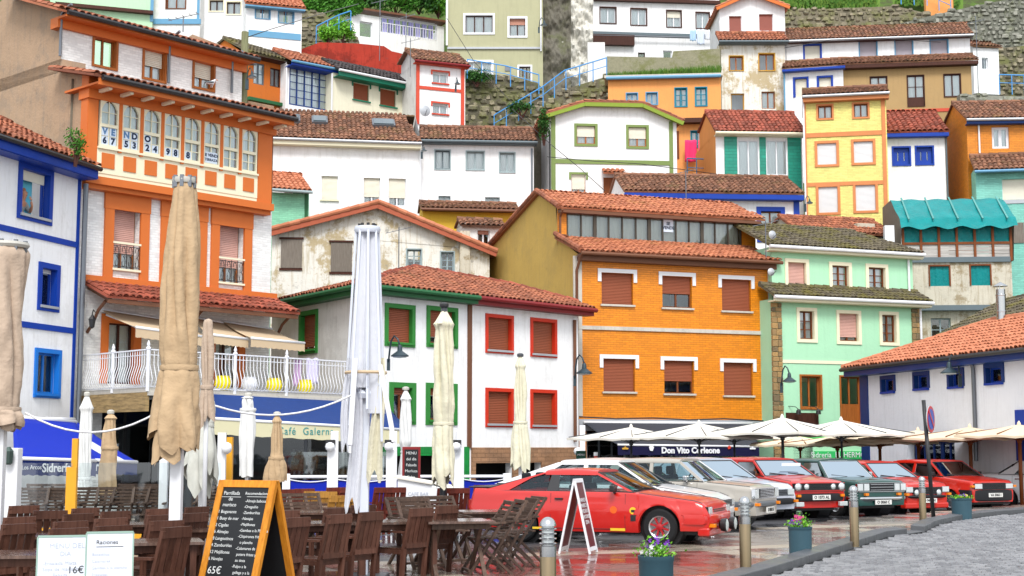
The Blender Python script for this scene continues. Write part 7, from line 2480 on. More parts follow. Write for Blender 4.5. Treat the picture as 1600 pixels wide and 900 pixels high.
for k, (dx, y1, w_) in enumerate(((-0.12, 790, 0.16), (0.16, 745, 0.17), (-0.22, 700, 0.1))):     # hanging tails
 rows = []
 z0_, z1_ = at(574, 560, 17.8).z, at(574, y1, 17.8).z
 for j in range(17):
  t = j / 16
  rows.append([(dx + (i / 8 - .5) * w_ * (0.7 + 0.5 * t) + 0.03 * math.sin(t * 4 + k), -0.1 + 0.035 * math.sin(i * 1.5 + t * 2), z0_ + (z1_ - z0_) * t * (1 + 0.06 * math.sin(i * 1.2))) for i in range(9)])
 MB().grid(rows).build('cloth_tail', PALEB if k != 1 else IVORY, r, smooth=True, fix=False)
MB().box(-0.3, 0.3, -0.3, 0.3, 0, 0.06).build('base', GREYMET, r, bevel=0.02)
for k, (x0, y0, x1, y1, Y, lab) in enumerate(((556, 560, 547, 695, 17.5, 'thin white strut hanging left of the big white parasol'), (594, 570, 616, 690, 17.0, 'slanting white strut right of the big white parasol'))):
 a_, b_ = at(x0, y0, Y), at(x1, y1, Y)
 q = empty('white_strut', Matrix.Translation(b_), lab, 'strut')
 MB().bar((0, 0, 0), a_ - b_, 0.055).build('bar', WHITEP, q)
 MB().bar((0, 0, 0), (0, 0, -0.1), 0.03).build('hook', WHITEP, q)
def rope(label, pts, r_=0.012, m=None, name='rope'):
 P_ = [at(*p) for p in pts]
 c = P_[0]
 o = MB().tube([tuple(p - c) for p in P_], r_, 5).build(name, m or WHITEP, None, smooth=True, loc=c)
 return tag(o, label, name.replace('_', ' '))
def sag(a, b, dip, n=10, Ya=16, Yb=16):
 return [(a[0] + (b[0] - a[0]) * i / n, a[1] + (b[1] - a[1]) * i / n + dip * 4 * (i / n) * (1 - i / n), Ya + (Yb - Ya) * i / n) for i in range(n + 1)]
rope('white rope sagging between the two left parasols', sag((40, 645), (250, 642), 32))
rope('white rope sagging from the tall tan parasol to the white one', sag((336, 634), (548, 618), 22, Ya=16, Yb=17), 0.012)
# ================================================================== CARS
TYRE = paint('tyre_rubber', '#17181a', rough=0.75)
ALLOY = paint('alloy_wheel', '#a9acb0', rough=0.3, metal=0.7)
CHROME = paint('chrome', '#c8cacc', rough=0.12, metal=1.0, bump=0.0)
SEATM = paint('dark_upholstery', '#24262a', rough=0.9)
PLASTIC = paint('black_bumper_plastic', '#1c1d20', rough=0.5)
LENS = paint('headlight_glass', '#c9cfd0', rough=0.08, metal=0.3, bump=0.6, scale=9)
AMBER = paint('amber_lens', '#d87a14', rough=0.15)
PLATE = paint('plate_white', '#d5d6d2', rough=0.4)
def carpaint(name, col):
 return mat(name, col, rough=0.32, kind='plain', var=0.02, bump=0.0, coat=0.6)
def lerp_pts(P_, x):
 if x <= P_[0][0]:
  return P_[0][1]
 for (a, za), (b, zb) in zip(P_, P_[1:]):
  if x <= b:
   t = (x - a) / (b - a)
   return za + (zb - za) * t
 return P_[-1][1]
def wheel(parent, x, y, sgn, R_, rim, rimc, w_=0.18):
 q = MB(); q.T = Matrix.Translation((x, y, R_))
 q.lathe([(R_ * .6, -w_ / 2), (R_ * .9, -w_ / 2), (R_, -w_ / 2 + .03), (R_, w_ / 2 - .03), (R_ * .9, w_ / 2), (R_ * .62, w_ / 2)], 28, 'y', cap=False)
 wo = q.build('wheel', TYRE, parent, smooth=40)
 q = MB(); q.T = Matrix.Translation((x, y + sgn * (w_ / 2 - 0.015), R_)) @ (Matrix.Identity(4) if sgn > 0 else Matrix.Rotation(PI, 4, 'Z'))
 Rr = R_ * .63
 q.lathe([(Rr, 0.0), (Rr * .97, -0.02), (Rr * .86, -0.005), (Rr * .82, 0.05), (0.02, 0.05)], 24, 'y', cap=False)
 q.build('rim', rim, wo, smooth=30)
 q2 = MB(); q2.T = q.T
 n = {'spoke8': 8, 'cross': 4, 'steel': 12, 'five': 5}[rimc[0]]
 for k in range(n):
  a = 2 * PI * k / n + 0.3
  c_, s_ = math.cos(a), math.sin(a)
  q2.bar((c_ * 0.03, -0.0 + 0.0, s_ * 0.03), (c_ * Rr * .86, 0.0, s_ * Rr * .86), 0.03 if n > 5 else 0.045, 0.03, up=(0, 1, 0))
 q2.lathe([(0.06, 0.01), (0.055, -0.015), (0.03, -0.025), (0.0, -0.026)], 14, 'y', cap=False)
 q2.build('spokes', rimc[1], wo, smooth=30)
def car(label, cx, cy, th, pm, P, name='parked_car', group='cars parked in a row on the square', rim=('five', ALLOY), cat='car', z0=None):
 """x runs from the nose (0) to the tail (L). th: heading of the nose, degrees towards the camera from +x."""
 L, Wd, H = P['L'], P['W'], P['H']
 zg = gz(cy) if z0 is None else z0
 a = R(th)
 hd = Vector((math.cos(a), -math.sin(a), 0))       # nose direction
 xa = -hd
 ya = Vector((-xa.y, xa.x, 0))
 M = Matrix(((xa.x, ya.x, 0, cx + hd.x * L / 2), (xa.y, ya.y, 0, cy + hd.y * L / 2), (0, 0, 1, zg), (0, 0, 0, 1)))
 root = empty(name, M, label, cat, group)
 hw = Wd / 2
 R_ = P.get('R', 0.3)
 xf, xr = P['xf'], P['xr']
 sill = P.get('sill', 0.2)
 Ra = R_ + 0.055
 deck = P['deck']           # outline of bonnet, belt and boot
 belt = P.get('belt', lerp_pts(deck, L * .5))
 st = {0.0, 0.03, 0.1, L - 0.1, L - 0.03, L}
 for i in range(41):
  st.add(round(L * i / 40, 4))
 for xc in (xf, xr):
  for k in range(15):
   st.add(xc + Ra * math.cos(PI * k / 14) * 0.9999)
  st.add(xc - Ra - 0.001); st.add(xc + Ra + 0.001)
 for x, _ in deck:
  st.add(x)
 st = sorted(st)
 nose = P.get('nose', 0.10)
 def half(x):
  t = min(x, L - x)
  k = 1.0 - (0.09 if x < L / 2 else 0.07) * max(0, 1 - t / 0.75) ** 2
  if t < 0.1:
   k -= 0.05 * (1 - t / 0.1) ** 2
  return hw * k
 def yprof(x, z):
  h = half(x)
  zm = P.get('zm', 0.52)
  d_ = abs(z - zm)
  fl = 0.0
  for xc in (xf, xr):            # flared arches
   dd_ = math.hypot(x - xc, z - R_)
   if dd_ < Ra + 0.14:
    fl = max(fl, 0.022 * (1 - max(0, dd_ - Ra) / 0.14))
  return h * (1 - 0.28 * d_ * d_ - (0.02 if z > zm + 0.12 else 0)) + fl
 rows = []
 for x in st:
  z0_ = sill + (0.04 if x < xf - Ra or x > xr + Ra else 0)
  for xc in (xf, xr):
   if abs(x - xc) < Ra:
    z0_ = max(z0_, R_ + math.sqrt(max(0, Ra * Ra - (x - xc) ** 2)))
  zd = lerp_pts(deck, x)
  zs = zd - 0.035
  row = [(x, yprof(x, z0_) - 0.12, z0_ + 0.005), (x, yprof(x, z0_) - 0.01, z0_)]
  for k in range(1, 9):
   z = z0_ + (zs - z0_) * k / 8
   row.append((x, yprof(x, z), z))
  hh_ = yprof(x, zs)
  for k, (fy, fz) in enumerate(((0.975, 0.55), (0.93, 0.85), (0.75, 1.15), (0.4, 1.5), (0.0, 1.6))):
   row.append((x, hh_ * fy, zs + 0.035 * fz))
  full = row + [(p[0], -p[1], p[2]) for p in reversed(row[:-1])]
  sh = []
  for p in full:
   px_ = p[0]
   if x < 0.12:
    px_ += nose * (abs(p[2] - P.get('nz', 0.5)) / 0.3) ** 1.3 * (1 - x / 0.12) * (1 if p[2] > P.get('nz', .5) else 0.3)
   if x > L - 0.12:
    px_ -= P.get('tail', 0.08) * (abs(p[2] - 0.5) / 0.3) ** 1.2 * (1 - (L - x) / 0.12)
   sh.append((px_, p[1], p[2]))
  rows.append(sh)
 mb = MB()
 mb.grid(rows)
 n = len(rows[0])
 for idx in (0, len(rows) - 1):
  rr = rows[idx]
  for k in range(n // 2):
   mb.add([rr[k], rr[k + 1], rr[n - 2 - k], rr[n - 1 - k]], [(0, 1, 2, 3)])
 mb.build('body', pm, root, smooth=38)
 MB().box(0.25, L - 0.25, -hw + 0.22, hw - 0.22, sill - 0.03, sill + 0.22).build('underbody', BLACK, root)
 for sg in (-1, 1):
  for xc in (xf, xr):
   q = MB(); q.T = Matrix.Translation((xc, sg * (hw - 0.34), R_))
   q.lathe([(Ra + .02, -0.16), (Ra + .02, 0.16)], 20, 'y')
   q.build('wheel_arch', BLACK, root)
   wheel(root, xc, sg * (hw - 0.105), -sg if False else sg, R_, P.get('rimm', ALLOY), rim)
 x1, x2, x3, x4 = P['gh']
 wr = P.get('wr', hw - 0.22)
 wb = hw - 0.075
 zr_ = H - 0.05
 def side(x, z, sg, out=0.0):
  zb_ = lerp_pts(deck, x) - 0.01
  t = max(0, min(1, (z - belt) / (zr_ - belt)))
  return (x, sg * (wb + (wr - wb) * t + out), z)
 rows = []
 nx = 12
 for i in range(nx + 1):
  x = x2 + (x3 - x2) * i / nx
  e_ = min(i, nx - i) / nx * 2
  cr = 0.03 * math.sin(PI * (0.1 + 0.8 * i / nx))
  rows.append([(x, y_ * (wr + o_), zr_ + dz_ + (cr if o_ < .01 else cr * .3)) for y_, o_, dz_ in ((-1, .02, -0.03), (-1, .015, 0.0), (-1, -.02, 0.02), (-1, -.12, 0.035), (-.5, 0, 0.045), (0, 0, 0.05), (.5, 0, 0.045), (1, -.12, 0.035), (1, -.02, 0.02), (1, .015, 0), (1, .02, -0.03))])
 mb = MB().grid(rows)
 for i in (0, nx):
  rr = rows[i]
  mb.add(rr, [tuple(range(len(rr)))])
 mb.build('roof', P.get('roofm', pm), root, smooth=45)
 zb1 = lerp_pts(deck, x1) - 0.01
 zb4 = lerp_pts(deck, x4) - 0.01
 def slab(polys, name_, m, th_=0.025, out=0.0, par=root):
  for sg in (-1, 1):
   mb = MB()
   for pts in polys:
    o_ = [side(x, z, sg, out) for x, z in pts]
    i_ = [(p[0], p[1] - sg * th_, p[2]) for p in o_]
    k_ = len(o_)
    mb.add(o_ + i_, [tuple(range(k_)), tuple(reversed(range(k_, 2 * k_)))] + [(j, (j + 1) % k_, (j + 1) % k_ + k_, j + k_) for j in range(k_)])
   mb.build(name_, m, par)
 pw = 0.05
 slab([[(x1 - .02, zb1), (x1 + .05, zb1), (x2 + .06, zr_), (x2 - .015, zr_)]], 'windscreen_pillar', pm, out=0.006)
 for pol in P['pillars']:
  slab([pol], 'pillar', P.get('pilm', pm) if pol is not P['pillars'][-1] else pm, out=0.004)
 slab([[(x2, zr_ - 0.035), (x3, zr_ - 0.035), (x3, zr_ + 0.01), (x2, zr_ + 0.01)]], 'roof_rail', pm, out=0.006)
 slab([[(x1, belt - .03), (x4, belt - .03), (x4, belt + .02), (x1, belt + .02)]], 'belt_moulding', P.get('trim', BLACK), out=0.012)
 for pol in P['glass']:
  for sg in (-1, 1):
   MB().add([side(x, z, sg, -0.012) for x, z in pol], [tuple(range(len(pol)))]).build('side_window', CARGLASS, root, fix=False)
 for nm, xa_, za_, xb_, zb_ in (('windscreen', x1, zb1 + 0.01, x2, zr_), ('rear_window', x4, zb4 + 0.02, x3, zr_)):
  rows, rows2 = [], []
  s_ = 1 if nm == 'rear_window' else -1
  for j in range(5):
   t = j / 4
   w_ = wb + (wr - wb) * t
   rows.append([(xa_ + (xb_ - xa_) * t + s_ * 0.05 * (1 - (k / 4 - 1) ** 2), (k / 4 - 1) * (w_ - 0.05), za_ + (zb_ - za_) * t) for k in range(9)])
  go = MB().grid(rows).build(nm, CARGLASS, root, smooth=True, fix=False)
  ed = [rows[0][k] for k in range(9)] + [rows[j][8] for j in range(1, 5)] + [rows[4][k] for k in range(7, -1, -1)] + [rows[j][0] for j in range(3, -1, -1)]
  MB().tube(ed, 0.014, 5).build('seal', P.get('seal', BLACK), go)
 mb = MB()
 xs0 = (x1 + x2) / 2 + 0.35
 for xx in (xs0 + 0.3, min(xs0 + 1.2, x4 - 0.55)):
  for sg in (-1, 1):
   mb.cbox((xx + 0.12, sg * 0.34, belt - 0.12), (0.14, 0.46, 0.5), Matrix.Rotation(R(12), 3, 'Y'))
   mb.cbox((xx + 0.2, sg * 0.34, belt + 0.22), (0.1, 0.26, 0.18))
 mb.box(x1 - 0.1, xs0 - 0.35, -wb + 0.1, wb - 0.1, belt - 0.35, belt + 0.0)
 mb.build('seats', SEATM, root, bevel=0.03)
 q = MB(); q.T = Matrix.Translation((xs0 - 0.18, 0.34, belt + 0.02)) @ Matrix.Rotation(R(65), 4, 'Y')
 q.tube([(0.18 * math.cos(k * PI / 8), 0.18 * math.sin(k * PI / 8), 0) for k in range(17)], 0.014, 5)
 q.build('steering_wheel', BLACK, root)
 for yy in (0.12, -0.42):
  MB().bar((x1 - 0.02, yy, zb1 + 0.03), (x1 + 0.06, yy + 0.42, zb1 + 0.075), 0.015, 0.02).build('wiper', BLACK, root)
 for sg in (-1, 1):
  q = MB(); q.T = Matrix.Translation((x1 + 0.32, sg * (wb + 0.12), belt + 0.07))
  q.box(-0.04, 0.05, -0.09, 0.09, -0.05, 0.06)
  q.box(-0.01, 0.03, -0.11 if sg > 0 else 0.05, -0.05 if sg > 0 else 0.11, -0.09, -0.03)
  q.build('mirror', P.get('mirm', BLACK), root, bevel=0.02)
 def seam(pts, r_=0.005, nm='shut_line', m=BLACK):
  for sg in (-1, 1):
   MB().tube([(x, sg * yprof(x, z), z) for x, z in pts], r_, 4).build(nm, m, root)
 for xd in P['doors']:
  seam([(xd + 0.0, sill + 0.05), (xd + 0.0, 0.45), (xd + 0.0, belt - 0.02)])
 seam([(P['doors'][0], sill + .05), (P['doors'][-1], sill + .05)])
 for xh in P['handles']:
  for sg in (-1, 1):
   y_ = yprof(xh, belt - 0.11)
   MB().box(xh - 0.07, xh + 0.07, min(sg * y_ - .01, sg * y_ + sg * .03), max(sg * y_ + .01, sg * y_ + sg * .03), belt - 0.125, belt - 0.1).build('door_handle', P.get('hm', BLACK), root)
 if P.get('crease'):
  seam([(x, P['crease']) for x in [xf + Ra + .08 + (xr - xf - 2 * Ra - .16) * k / 8 for k in range(9)]], 0.006, 'side_moulding', P.get('crm', P.get('trim', BLACK)))
 xb_ = P['deck'][1][0]
 for sg in (-1, 1):
  MB().tube([(x, sg * (yprof(x, lerp_pts(deck, x) - .035) * .955), lerp_pts(deck, x) + 0.0) for x in [0.12 + (x1 - 0.2) * k / 8 for k in range(9)]], 0.005, 4).build('bonnet_line', BLACK, root)
 bz = P.get('bz', 0.42)
 bh = P.get('bh', 0.14)
 bm_ = P.get('bm', PLASTIC)
 for e_ in (0, 1):
  pts = []
  for k in range(13):
   t = k / 6 - 1
   y_ = t * (hw * 0.965)
   dx = -0.05 + 0.13 * abs(t) ** 4
   pts.append((dx, y_))
  pts = [(0.42, -hw * 1.005)] + pts + [(0.42, hw * 1.005)]
  rows = []
  for x, y_ in pts:
   X = x if e_ == 0 else L - x
   s_ = 1 if e_ == 0 else -1
   rows.append([(X + s_ * .02, y_, bz - bh / 2), (X - s_ * .01, y_, bz - bh / 2 + .02), (X - s_ * .02, y_, bz), (X - s_ * .01, y_, bz + bh / 2 - .02), (X + s_ * .03, y_, bz + bh / 2), (X + s_ * .06, y_ * .97, bz)])
  MB().grid(rows, closed=True).build('bumper', bm_, root, smooth=40)
 if P.get('spoiler'):
  MB().box(0.0, 0.2, -hw * .93, hw * .93, 0.16, 0.3).build('front_spoiler', pm, root, bevel=0.03)
 gz0, gz1 = P['grz']
 xg = P.get('gx', 0.0)
 mb = MB()
 gw = P.get('gw', hw * 0.55)
 mb.box(xg - 0.012, xg + 0.08, -gw, gw, gz0, gz1)
 gr_ = mb.build('grille', P.get('grm', PLASTIC), root)
 k_ = P.get('slats', 4)
 for k in range(k_):
  z = gz0 + (gz1 - gz0) * (k + 0.5) / k_
  MB().box(xg - 0.022, xg - 0.01, -gw + .01, gw - .01, z - 0.006, z + 0.006).build('slat', P.get('slm', GREYMET), gr_)
 if P.get('gring') is not None:
  mb = MB()
  mb.box(xg - .02, xg + .02, -hw * .86, hw * .86, gz1, gz1 + .012).box(xg - .02, xg + .02, -hw * .86, hw * .86, gz0 - .012, gz0)
  mb.build('grille_trim', P['gring'], gr_)
 for y_, z_, r_, kind in P['lamps']:
  for sg in (-1, 1):
   if kind == 'round':
    q = MB(); q.T = Matrix.Translation((xg - .01, sg * y_, z_)) @ Matrix.Rotation(-PI / 2, 4, 'Y')
    q.lathe([(r_ * 1.1, -.04), (r_ * 1.12, .012), (r_, .015)], 18, cap=False)
    lo = q.build('headlight', CHROME if P.get('chromel', True) else BLACK, root, smooth=30)
    q = MB(); q.T = Matrix.Translation((xg - .01, sg * y_, z_)) @ Matrix.Rotation(-PI / 2, 4, 'Y')
    q.lathe([(r_, -.005), (r_ * .9, .02), (r_ * .5, .035), (0.001, .04)], 18)
    q.build('lens', LENS, lo, smooth=60)
   else:
    w_ = r_[0]; h_ = r_[1]
    lo = MB().box(xg - .012, xg + .06, sg * y_ - w_ - .012, sg * y_ + w_ + .012, z_ - h_ - .012, z_ + h_ + .012).build('headlight', kind[1] if isinstance(kind, tuple) else CHROME, root)
    MB().box(xg - .024, xg - .01, sg * y_ - w_, sg * y_ + w_, z_ - h_, z_ + h_).build('lens', LENS, lo, bevel=0.006)
 for sg in (-1, 1):
  iy, iz = P.get('ind', (hw * .82, bz))
  MB().box(xg - .03 if iz > bz + .1 else -0.075, xg + .05, sg * iy - .05, sg * iy + .05, iz - .03, iz + .03).build('indicator', AMBER, root, bevel=0.005)
 if P.get('plate'):
  pz = P.get('pz', bz)
  px_ = P.get('px', -0.085)
  po = MB().box(px_, px_ + .02, -.25, .25, pz - .055, pz + .055).build('number_plate', PLATE, root)
  Mt = Matrix.Translation((px_ - .003, 0, pz)) @ Matrix.Rotation(-PI / 2, 4, 'Z') @ FACE
  text(P['plate'], .095, BLACK, po, Mt, bold=.002)
 for sg in (-1, 1):
  MB().box(L - .05, L + .012, sg * hw * .72 - .13, sg * hw * .72 + .13, .56, .7).build('tail_lamp', mat('red_lens', '#8a1010', rough=.15), root)
 return root, side, yprof
RED1 = carpaint('orange_red_car_paint', '#b8140a')
RED2 = carpaint('bright_red_car_paint', '#b4160e')
RED3 = carpaint('vermilion_car_paint', '#bc1e0c')
BEIGEC = carpaint('champagne_car_paint', '#9c978e')
DGRN = carpaint('dark_green_car_paint', '#0d3f3a')
WHC = carpaint('white_car_paint', '#cfd0d2')
SILC = carpaint('silver_blue_car_paint', '#b4b9c4')
P = dict(L=4.3, W=1.68, H=1.225, xf=0.83, xr=3.31, R=0.3, sill=0.2, zm=0.5, nose=0.16, nz=0.5,
  deck=[(0, 0.66), (0.25, 0.735), (1.3, 0.865), (1.6, 0.875), (3.6, 0.88), (3.95, 0.9), (4.22, 0.905), (4.3, 0.82)],
  gh=(1.28, 1.98, 2.92, 3.92), wr=0.58, belt=0.855,
  pillars=[[(2.62, .86), (2.84, .86), (2.80, 1.16), (2.66, 1.16)], [(3.55, .87), (3.98, .88), (2.95, 1.18), (2.86, 1.18), (3.16, 1.09)]], pilm=BLACK,
  glass=[[(1.5, .87), (2.62, .87), (2.66, 1.15), (2.0, 1.15)], [(2.84, .87), (3.56, .88), (3.16, 1.09), (2.84, 1.15)]],
  doors=[1.42, 2.75], handles=[2.6], grz=(.5, .6), gw=.42, gx=0.03, slats=3, slm=BLACK, grm=RED1, bm=RED1, bz=.43, bh=.16, lamps=[(.56, .57, (.05, .055), 'rect'), (.68, .57, (.045, .055), 'rect')],
  ind=(.62, .33), spoiler=True, tail=.05, rimm=paint('polished_rim', '#b9babc', rough=.25, metal=.7))
COUPE, sd, yp = car('bright red fastback coupe with spot lamps, nearest the terrace chairs', 1.52, 25.05, 22, RED1, P, rim=('spoke8', paint('red_spokes', '#9c1018', rough=.4)), name='red_coupe')
for y_ in (-.3, .3):       # rally lamps hung under the bumper
 q = MB(); q.T = Matrix.Translation((-.14, y_, .33)) @ Matrix.Rotation(-PI / 2, 4, 'Y')
 q.lathe([(.05, -.09), (.1, -.05), (.115, .03), (.1, .045)], 18)
 lo = q.build('spot_lamp', BLACK, COUPE, smooth=40)
 q = MB(); q.T = Matrix.Translation((-.14, y_, .33)) @ Matrix.Rotation(-PI / 2, 4, 'Y')
 q.lathe([(.1, .046), (.05, .062), (.001, .068)], 18)
 q.build('lens', LENS, lo, smooth=60)
MB().box(3.95, 4.34, -.68, .68, .905, .93).build('rear_spoiler', BLACK, COUPE, bevel=.01)
YST = paint('yellow_sticker', '#d8b42a', rough=.4)
STO = paint('orange_sticker', '#d85a18', rough=.4)
def sticker(par, yprof, x, z, r_, m, rect=None):
 for sg in (-1, 1):
  mb = MB()
  y_ = sg * (yprof(x, z) + .003)
  if rect:
   mb.box(x - rect[0], x + rect[0], min(y_, y_ + sg * .003), max(y_, y_ + sg * .003), z - rect[1], z + rect[1])
  else:
   q = [(x + r_ * math.cos(k * PI / 8), y_, z + r_ * math.sin(k * PI / 8)) for k in range(16)]
   mb.add(q, [tuple(range(16))])
  mb.build('sticker', m, par, fix=False)
sticker(COUPE, yp, 1.62, .57, .062, STO)
sticker(COUPE, yp, 1.28, .56, .06, YST)
sticker(COUPE, yp, 1.28, .555, 0, BLACK, (.03, .02))
sticker(COUPE, yp, 1.27, .44, 0, BLACK, (.05, .05))
sticker(COUPE, yp, 1.55, .245, 0, YST, (.13, .022))
sticker(COUPE, yp, 2.95, .245, 0, YST, (.12, .018))
P2_ = dict(L=4.5, W=1.75, H=1.36, xf=.9, xr=3.5, R=.31, deck=[(0, .62), (.3, .74), (1.3, .9), (1.6, .92), (3.9, .93), (4.4, .86), (4.5, .7)],
  gh=(1.25, 1.95, 3.1, 4.35), wr=.6, belt=.9, pillars=[[(2.55, .91), (2.65, .91), (2.62, 1.3), (2.54, 1.3)], [(3.75, .92), (4.4, .9), (3.15, 1.32), (3.0, 1.32), (3.2, 1.2)]],
  glass=[[(1.5, .92), (2.55, .92), (2.55, 1.29), (2.0, 1.29)], [(2.65, .92), (3.7, .93), (3.2, 1.2), (2.65, 1.29)]], doors=[1.4, 2.6], handles=[2.4], grz=(.5, .62), lamps=[(.55, .56, (.12, .05), 'rect')], bm=WHC, tail=.02, hm=CHROME)
car('long white fastback car directly behind the red coupe', 1.95, 28.0, 20, WHC, P2_, name='white_fastback_car')
P3_ = dict(L=4.2, W=1.68, H=1.36, xf=.8, xr=3.3, R=.3, deck=[(0, .7), (.2, .8), (1.2, .92), (1.5, .93), (3.4, .95), (4.1, .93), (4.2, .8)],
  gh=(1.15, 1.75, 2.9, 3.5), wr=.6, belt=.92, pillars=[[(2.3, .93), (2.38, .93), (2.36, 1.31), (2.3, 1.31)], [(3.1, .95), (3.55, .95), (2.95, 1.33), (2.75, 1.33)]],
  glass=[[(1.35, .93), (2.3, .93), (2.3, 1.3), (1.8, 1.3)], [(2.38, .93), (3.1, .95), (2.78, 1.3), (2.38, 1.3)]], doors=[1.3, 2.34, 3.1], handles=[2.2, 2.95], grz=(.55, .68), lamps=[(.55, .62, (.11, .06), 'rect')], hm=CHROME)
car('white saloon glimpsed between the red coupe and the champagne saloon', 2.3, 30.6, 26, WHC, P3_, name='white_saloon')
P = dict(L=4.15, W=1.64, H=1.37, xf=.76, xr=3.2, R=.3, sill=.22, nose=.03, nz=.6, deck=[(0, .8), (.08, .83), (1.1, .92), (1.4, .93), (3.3, .95), (4.0, .93), (4.15, .86)],
  gh=(1.08, 1.62, 2.95, 3.4), wr=.6, belt=.91, pillars=[[(2.18, .92), (2.27, .92), (2.27, 1.32), (2.2, 1.32)], [(3.08, .94), (3.42, .95), (3.0, 1.34), (2.86, 1.34)]],
  glass=[[(1.3, .93), (2.18, .93), (2.2, 1.31), (1.68, 1.31)], [(2.27, .93), (3.06, .94), (2.84, 1.31), (2.27, 1.31)]], doors=[1.2, 2.22, 3.02], handles=[2.08, 2.9],
  grz=(.6, .78), gw=.48, slats=6, slm=CHROME, lamps=[(.62, .69, (.05, .085), 'rect'), (.74, .69, (.045, .085), 'rect')], gring=CHROME, bm=GREYMET, bz=.48, bh=.11, hm=CHROME, trim=BLACK, crease=.66, crm=BROWNP, plate='O 8842 H', pz=.36, mirm=CHROME, seal=CHROME)
car('champagne beige saloon with black grille and alloy wheels', 3.3, 30.0, 27, BEIGEC, P, rim=('cross', ALLOY), name='beige_saloon')
car('pale silver saloon mostly hidden behind the champagne one', 4.5, 33.6, 50, SILC, P3_, name='silver_saloon')
P = dict(L=3.9, W=1.66, H=1.38, xf=.78, xr=3.2, R=.29, sill=.22, nose=.05, nz=.65, deck=[(0, .83), (.12, .87), (1.15, .98), (1.4, .99), (3.5, 1.0), (3.85, .95), (3.9, .8)],
  gh=(1.1, 1.72, 3.3, 3.8), wr=.6, belt=.96, pillars=[[(2.3, .97), (2.42, .97), (2.42, 1.34), (2.34, 1.34)], [(3.05, .99), (3.85, .99), (3.35, 1.36), (3.1, 1.36)]],
  glass=[[(1.35, .98), (2.3, .98), (2.34, 1.33), (1.78, 1.33)], [(2.42, .98), (3.05, 1.0), (3.1, 1.33), (2.42, 1.33)]], doors=[1.25, 2.36], handles=[2.2],
  grz=(.66, .82), gw=.72, gx=-.01, slats=5, slm=BLACK, gring=RED2, lamps=[(.62, .74, .085, 'round'), (.38, .74, .065, 'round')], bm=PLASTIC, bz=.5, bh=.18, ind=(.62, .54), plate='O 1073 AL', pz=.5, spoiler=False, tail=.03)
HATCH, _, _ = car('red hatchback with four round headlights and a black bumper', 6.22, 34.8, 64, RED2, P, name='red_hatchback', rim=('steel', ALLOY))
for sg in (-1, 1):
 MB().box(-.1, -.02, sg * .62 - .11, sg * .62 + .11, .3, .4).build('fog_lamp', LENS, HATCH, bevel=.01)
MB().box(1.27, 1.29, -.45, .1, 1.2, 1.27).build('sun_strip', PAPER, HATCH)
P = dict(L=4.1, W=1.62, H=1.38, xf=.78, xr=3.2, R=.3, sill=.24, nose=.01, nz=.6, deck=[(0, .84), (.05, .87), (1.1, .93), (1.4, .94), (3.3, .95), (4.0, .93), (4.1, .86)],
  gh=(1.15, 1.62, 2.95, 3.4), wr=.62, belt=.93, pillars=[[(2.2, .94), (2.27, .94), (2.27, 1.33), (2.2, 1.33)], [(3.05, .94), (3.42, .95), (3.0, 1.35), (2.86, 1.35)]],
  glass=[[(1.35, .94), (2.2, .94), (2.2, 1.31), (1.68, 1.31)], [(2.27, .94), (3.04, .94), (2.84, 1.31), (2.27, 1.31)]], doors=[1.22, 2.24, 3.0], handles=[2.1, 2.9],
  grz=(.62, .82), gw=.36, slats=3, slm=CHROME, gring=CHROME, lamps=[(.66, .72, (.075, .075), 'rect'), (.47, .72, (.075, .075), 'rect')], bm=CHROME, bz=.45, bh=.1, hm=CHROME, trim=CHROME, plate='O 0060 C', pz=.36, px=-.06, seal=CHROME, mirm=CHROME, ind=(.5, .55))
car('dark green saloon with square twin headlights and chrome bumper', 8.05, 36.6, 64, DGRN, P, name='dark_green_saloon', rim=('five', ALLOY))
P = dict(L=3.75, W=1.6, H=1.34, xf=.72, xr=3.0, R=.28, sill=.2, nose=.04, nz=.6, deck=[(0, .76), (.1, .8), (1.1, .93), (1.35, .94), (3.3, .95), (3.65, .92), (3.75, .8)],
  gh=(1.05, 1.65, 3.1, 3.65), wr=.58, belt=.91, pillars=[[(2.2, .92), (2.3, .92), (2.3, 1.29), (2.22, 1.29)], [(3.0, .94), (3.7, .94), (3.15, 1.31), (3.0, 1.31)]],
  glass=[[(1.3, .93), (2.2, .93), (2.22, 1.28), (1.7, 1.28)], [(2.3, .93), (3.0, .95), (2.98, 1.28), (2.3, 1.28)]], doors=[1.2, 2.25], handles=[2.1],
  grz=(.52, .7), gw=.5, gx=-.01, slats=4, slm=BLACK, lamps=[(.62, .64, (.11, .06), ('r', CHROME)), (.38, .56, .075, 'round')], bm=PLASTIC, bz=.46, bh=.08, ind=(.72, .52), plate='O 9478 N', pz=.36, spoiler=True)
car('small red hatchback with low red air dam, half behind the bollard', 9.8, 38.6, 62, RED3, P, name='small_red_hatchback', rim=('five', ALLOY))
P = dict(L=4.1, W=1.66, H=1.4, xf=.8, xr=3.25, R=.29, sill=.24, nose=.02, nz=.6, deck=[(0, .82), (.1, .86), (1.15, .96), (1.4, .97), (3.5, 1.0), (4.0, .96), (4.1, .8)],
  gh=(1.12, 1.75, 3.2, 3.95), wr=.6, belt=.95, pillars=[[(2.3, .96), (2.42, .96), (2.42, 1.35), (2.34, 1.35)], [(3.1, .99), (4.0, .98), (3.3, 1.37), (3.12, 1.37)]],
  glass=[[(1.38, .97), (2.3, .97), (2.34, 1.34), (1.8, 1.34)], [(2.42, .97), (3.1, .99), (3.1, 1.34), (2.42, 1.34)]], doors=[1.27, 2.36], handles=[2.2],
  grz=(.62, .8), gw=.42, gx=-.01, slats=5, slm=BLACK, lamps=[(.56, .71, (.13, .065), ('r', PLASTIC))], bm=PLASTIC, bz=.46, bh=.3, ind=(.76, .71), plate='VA 5065 I', pz=.47, px=-.085)
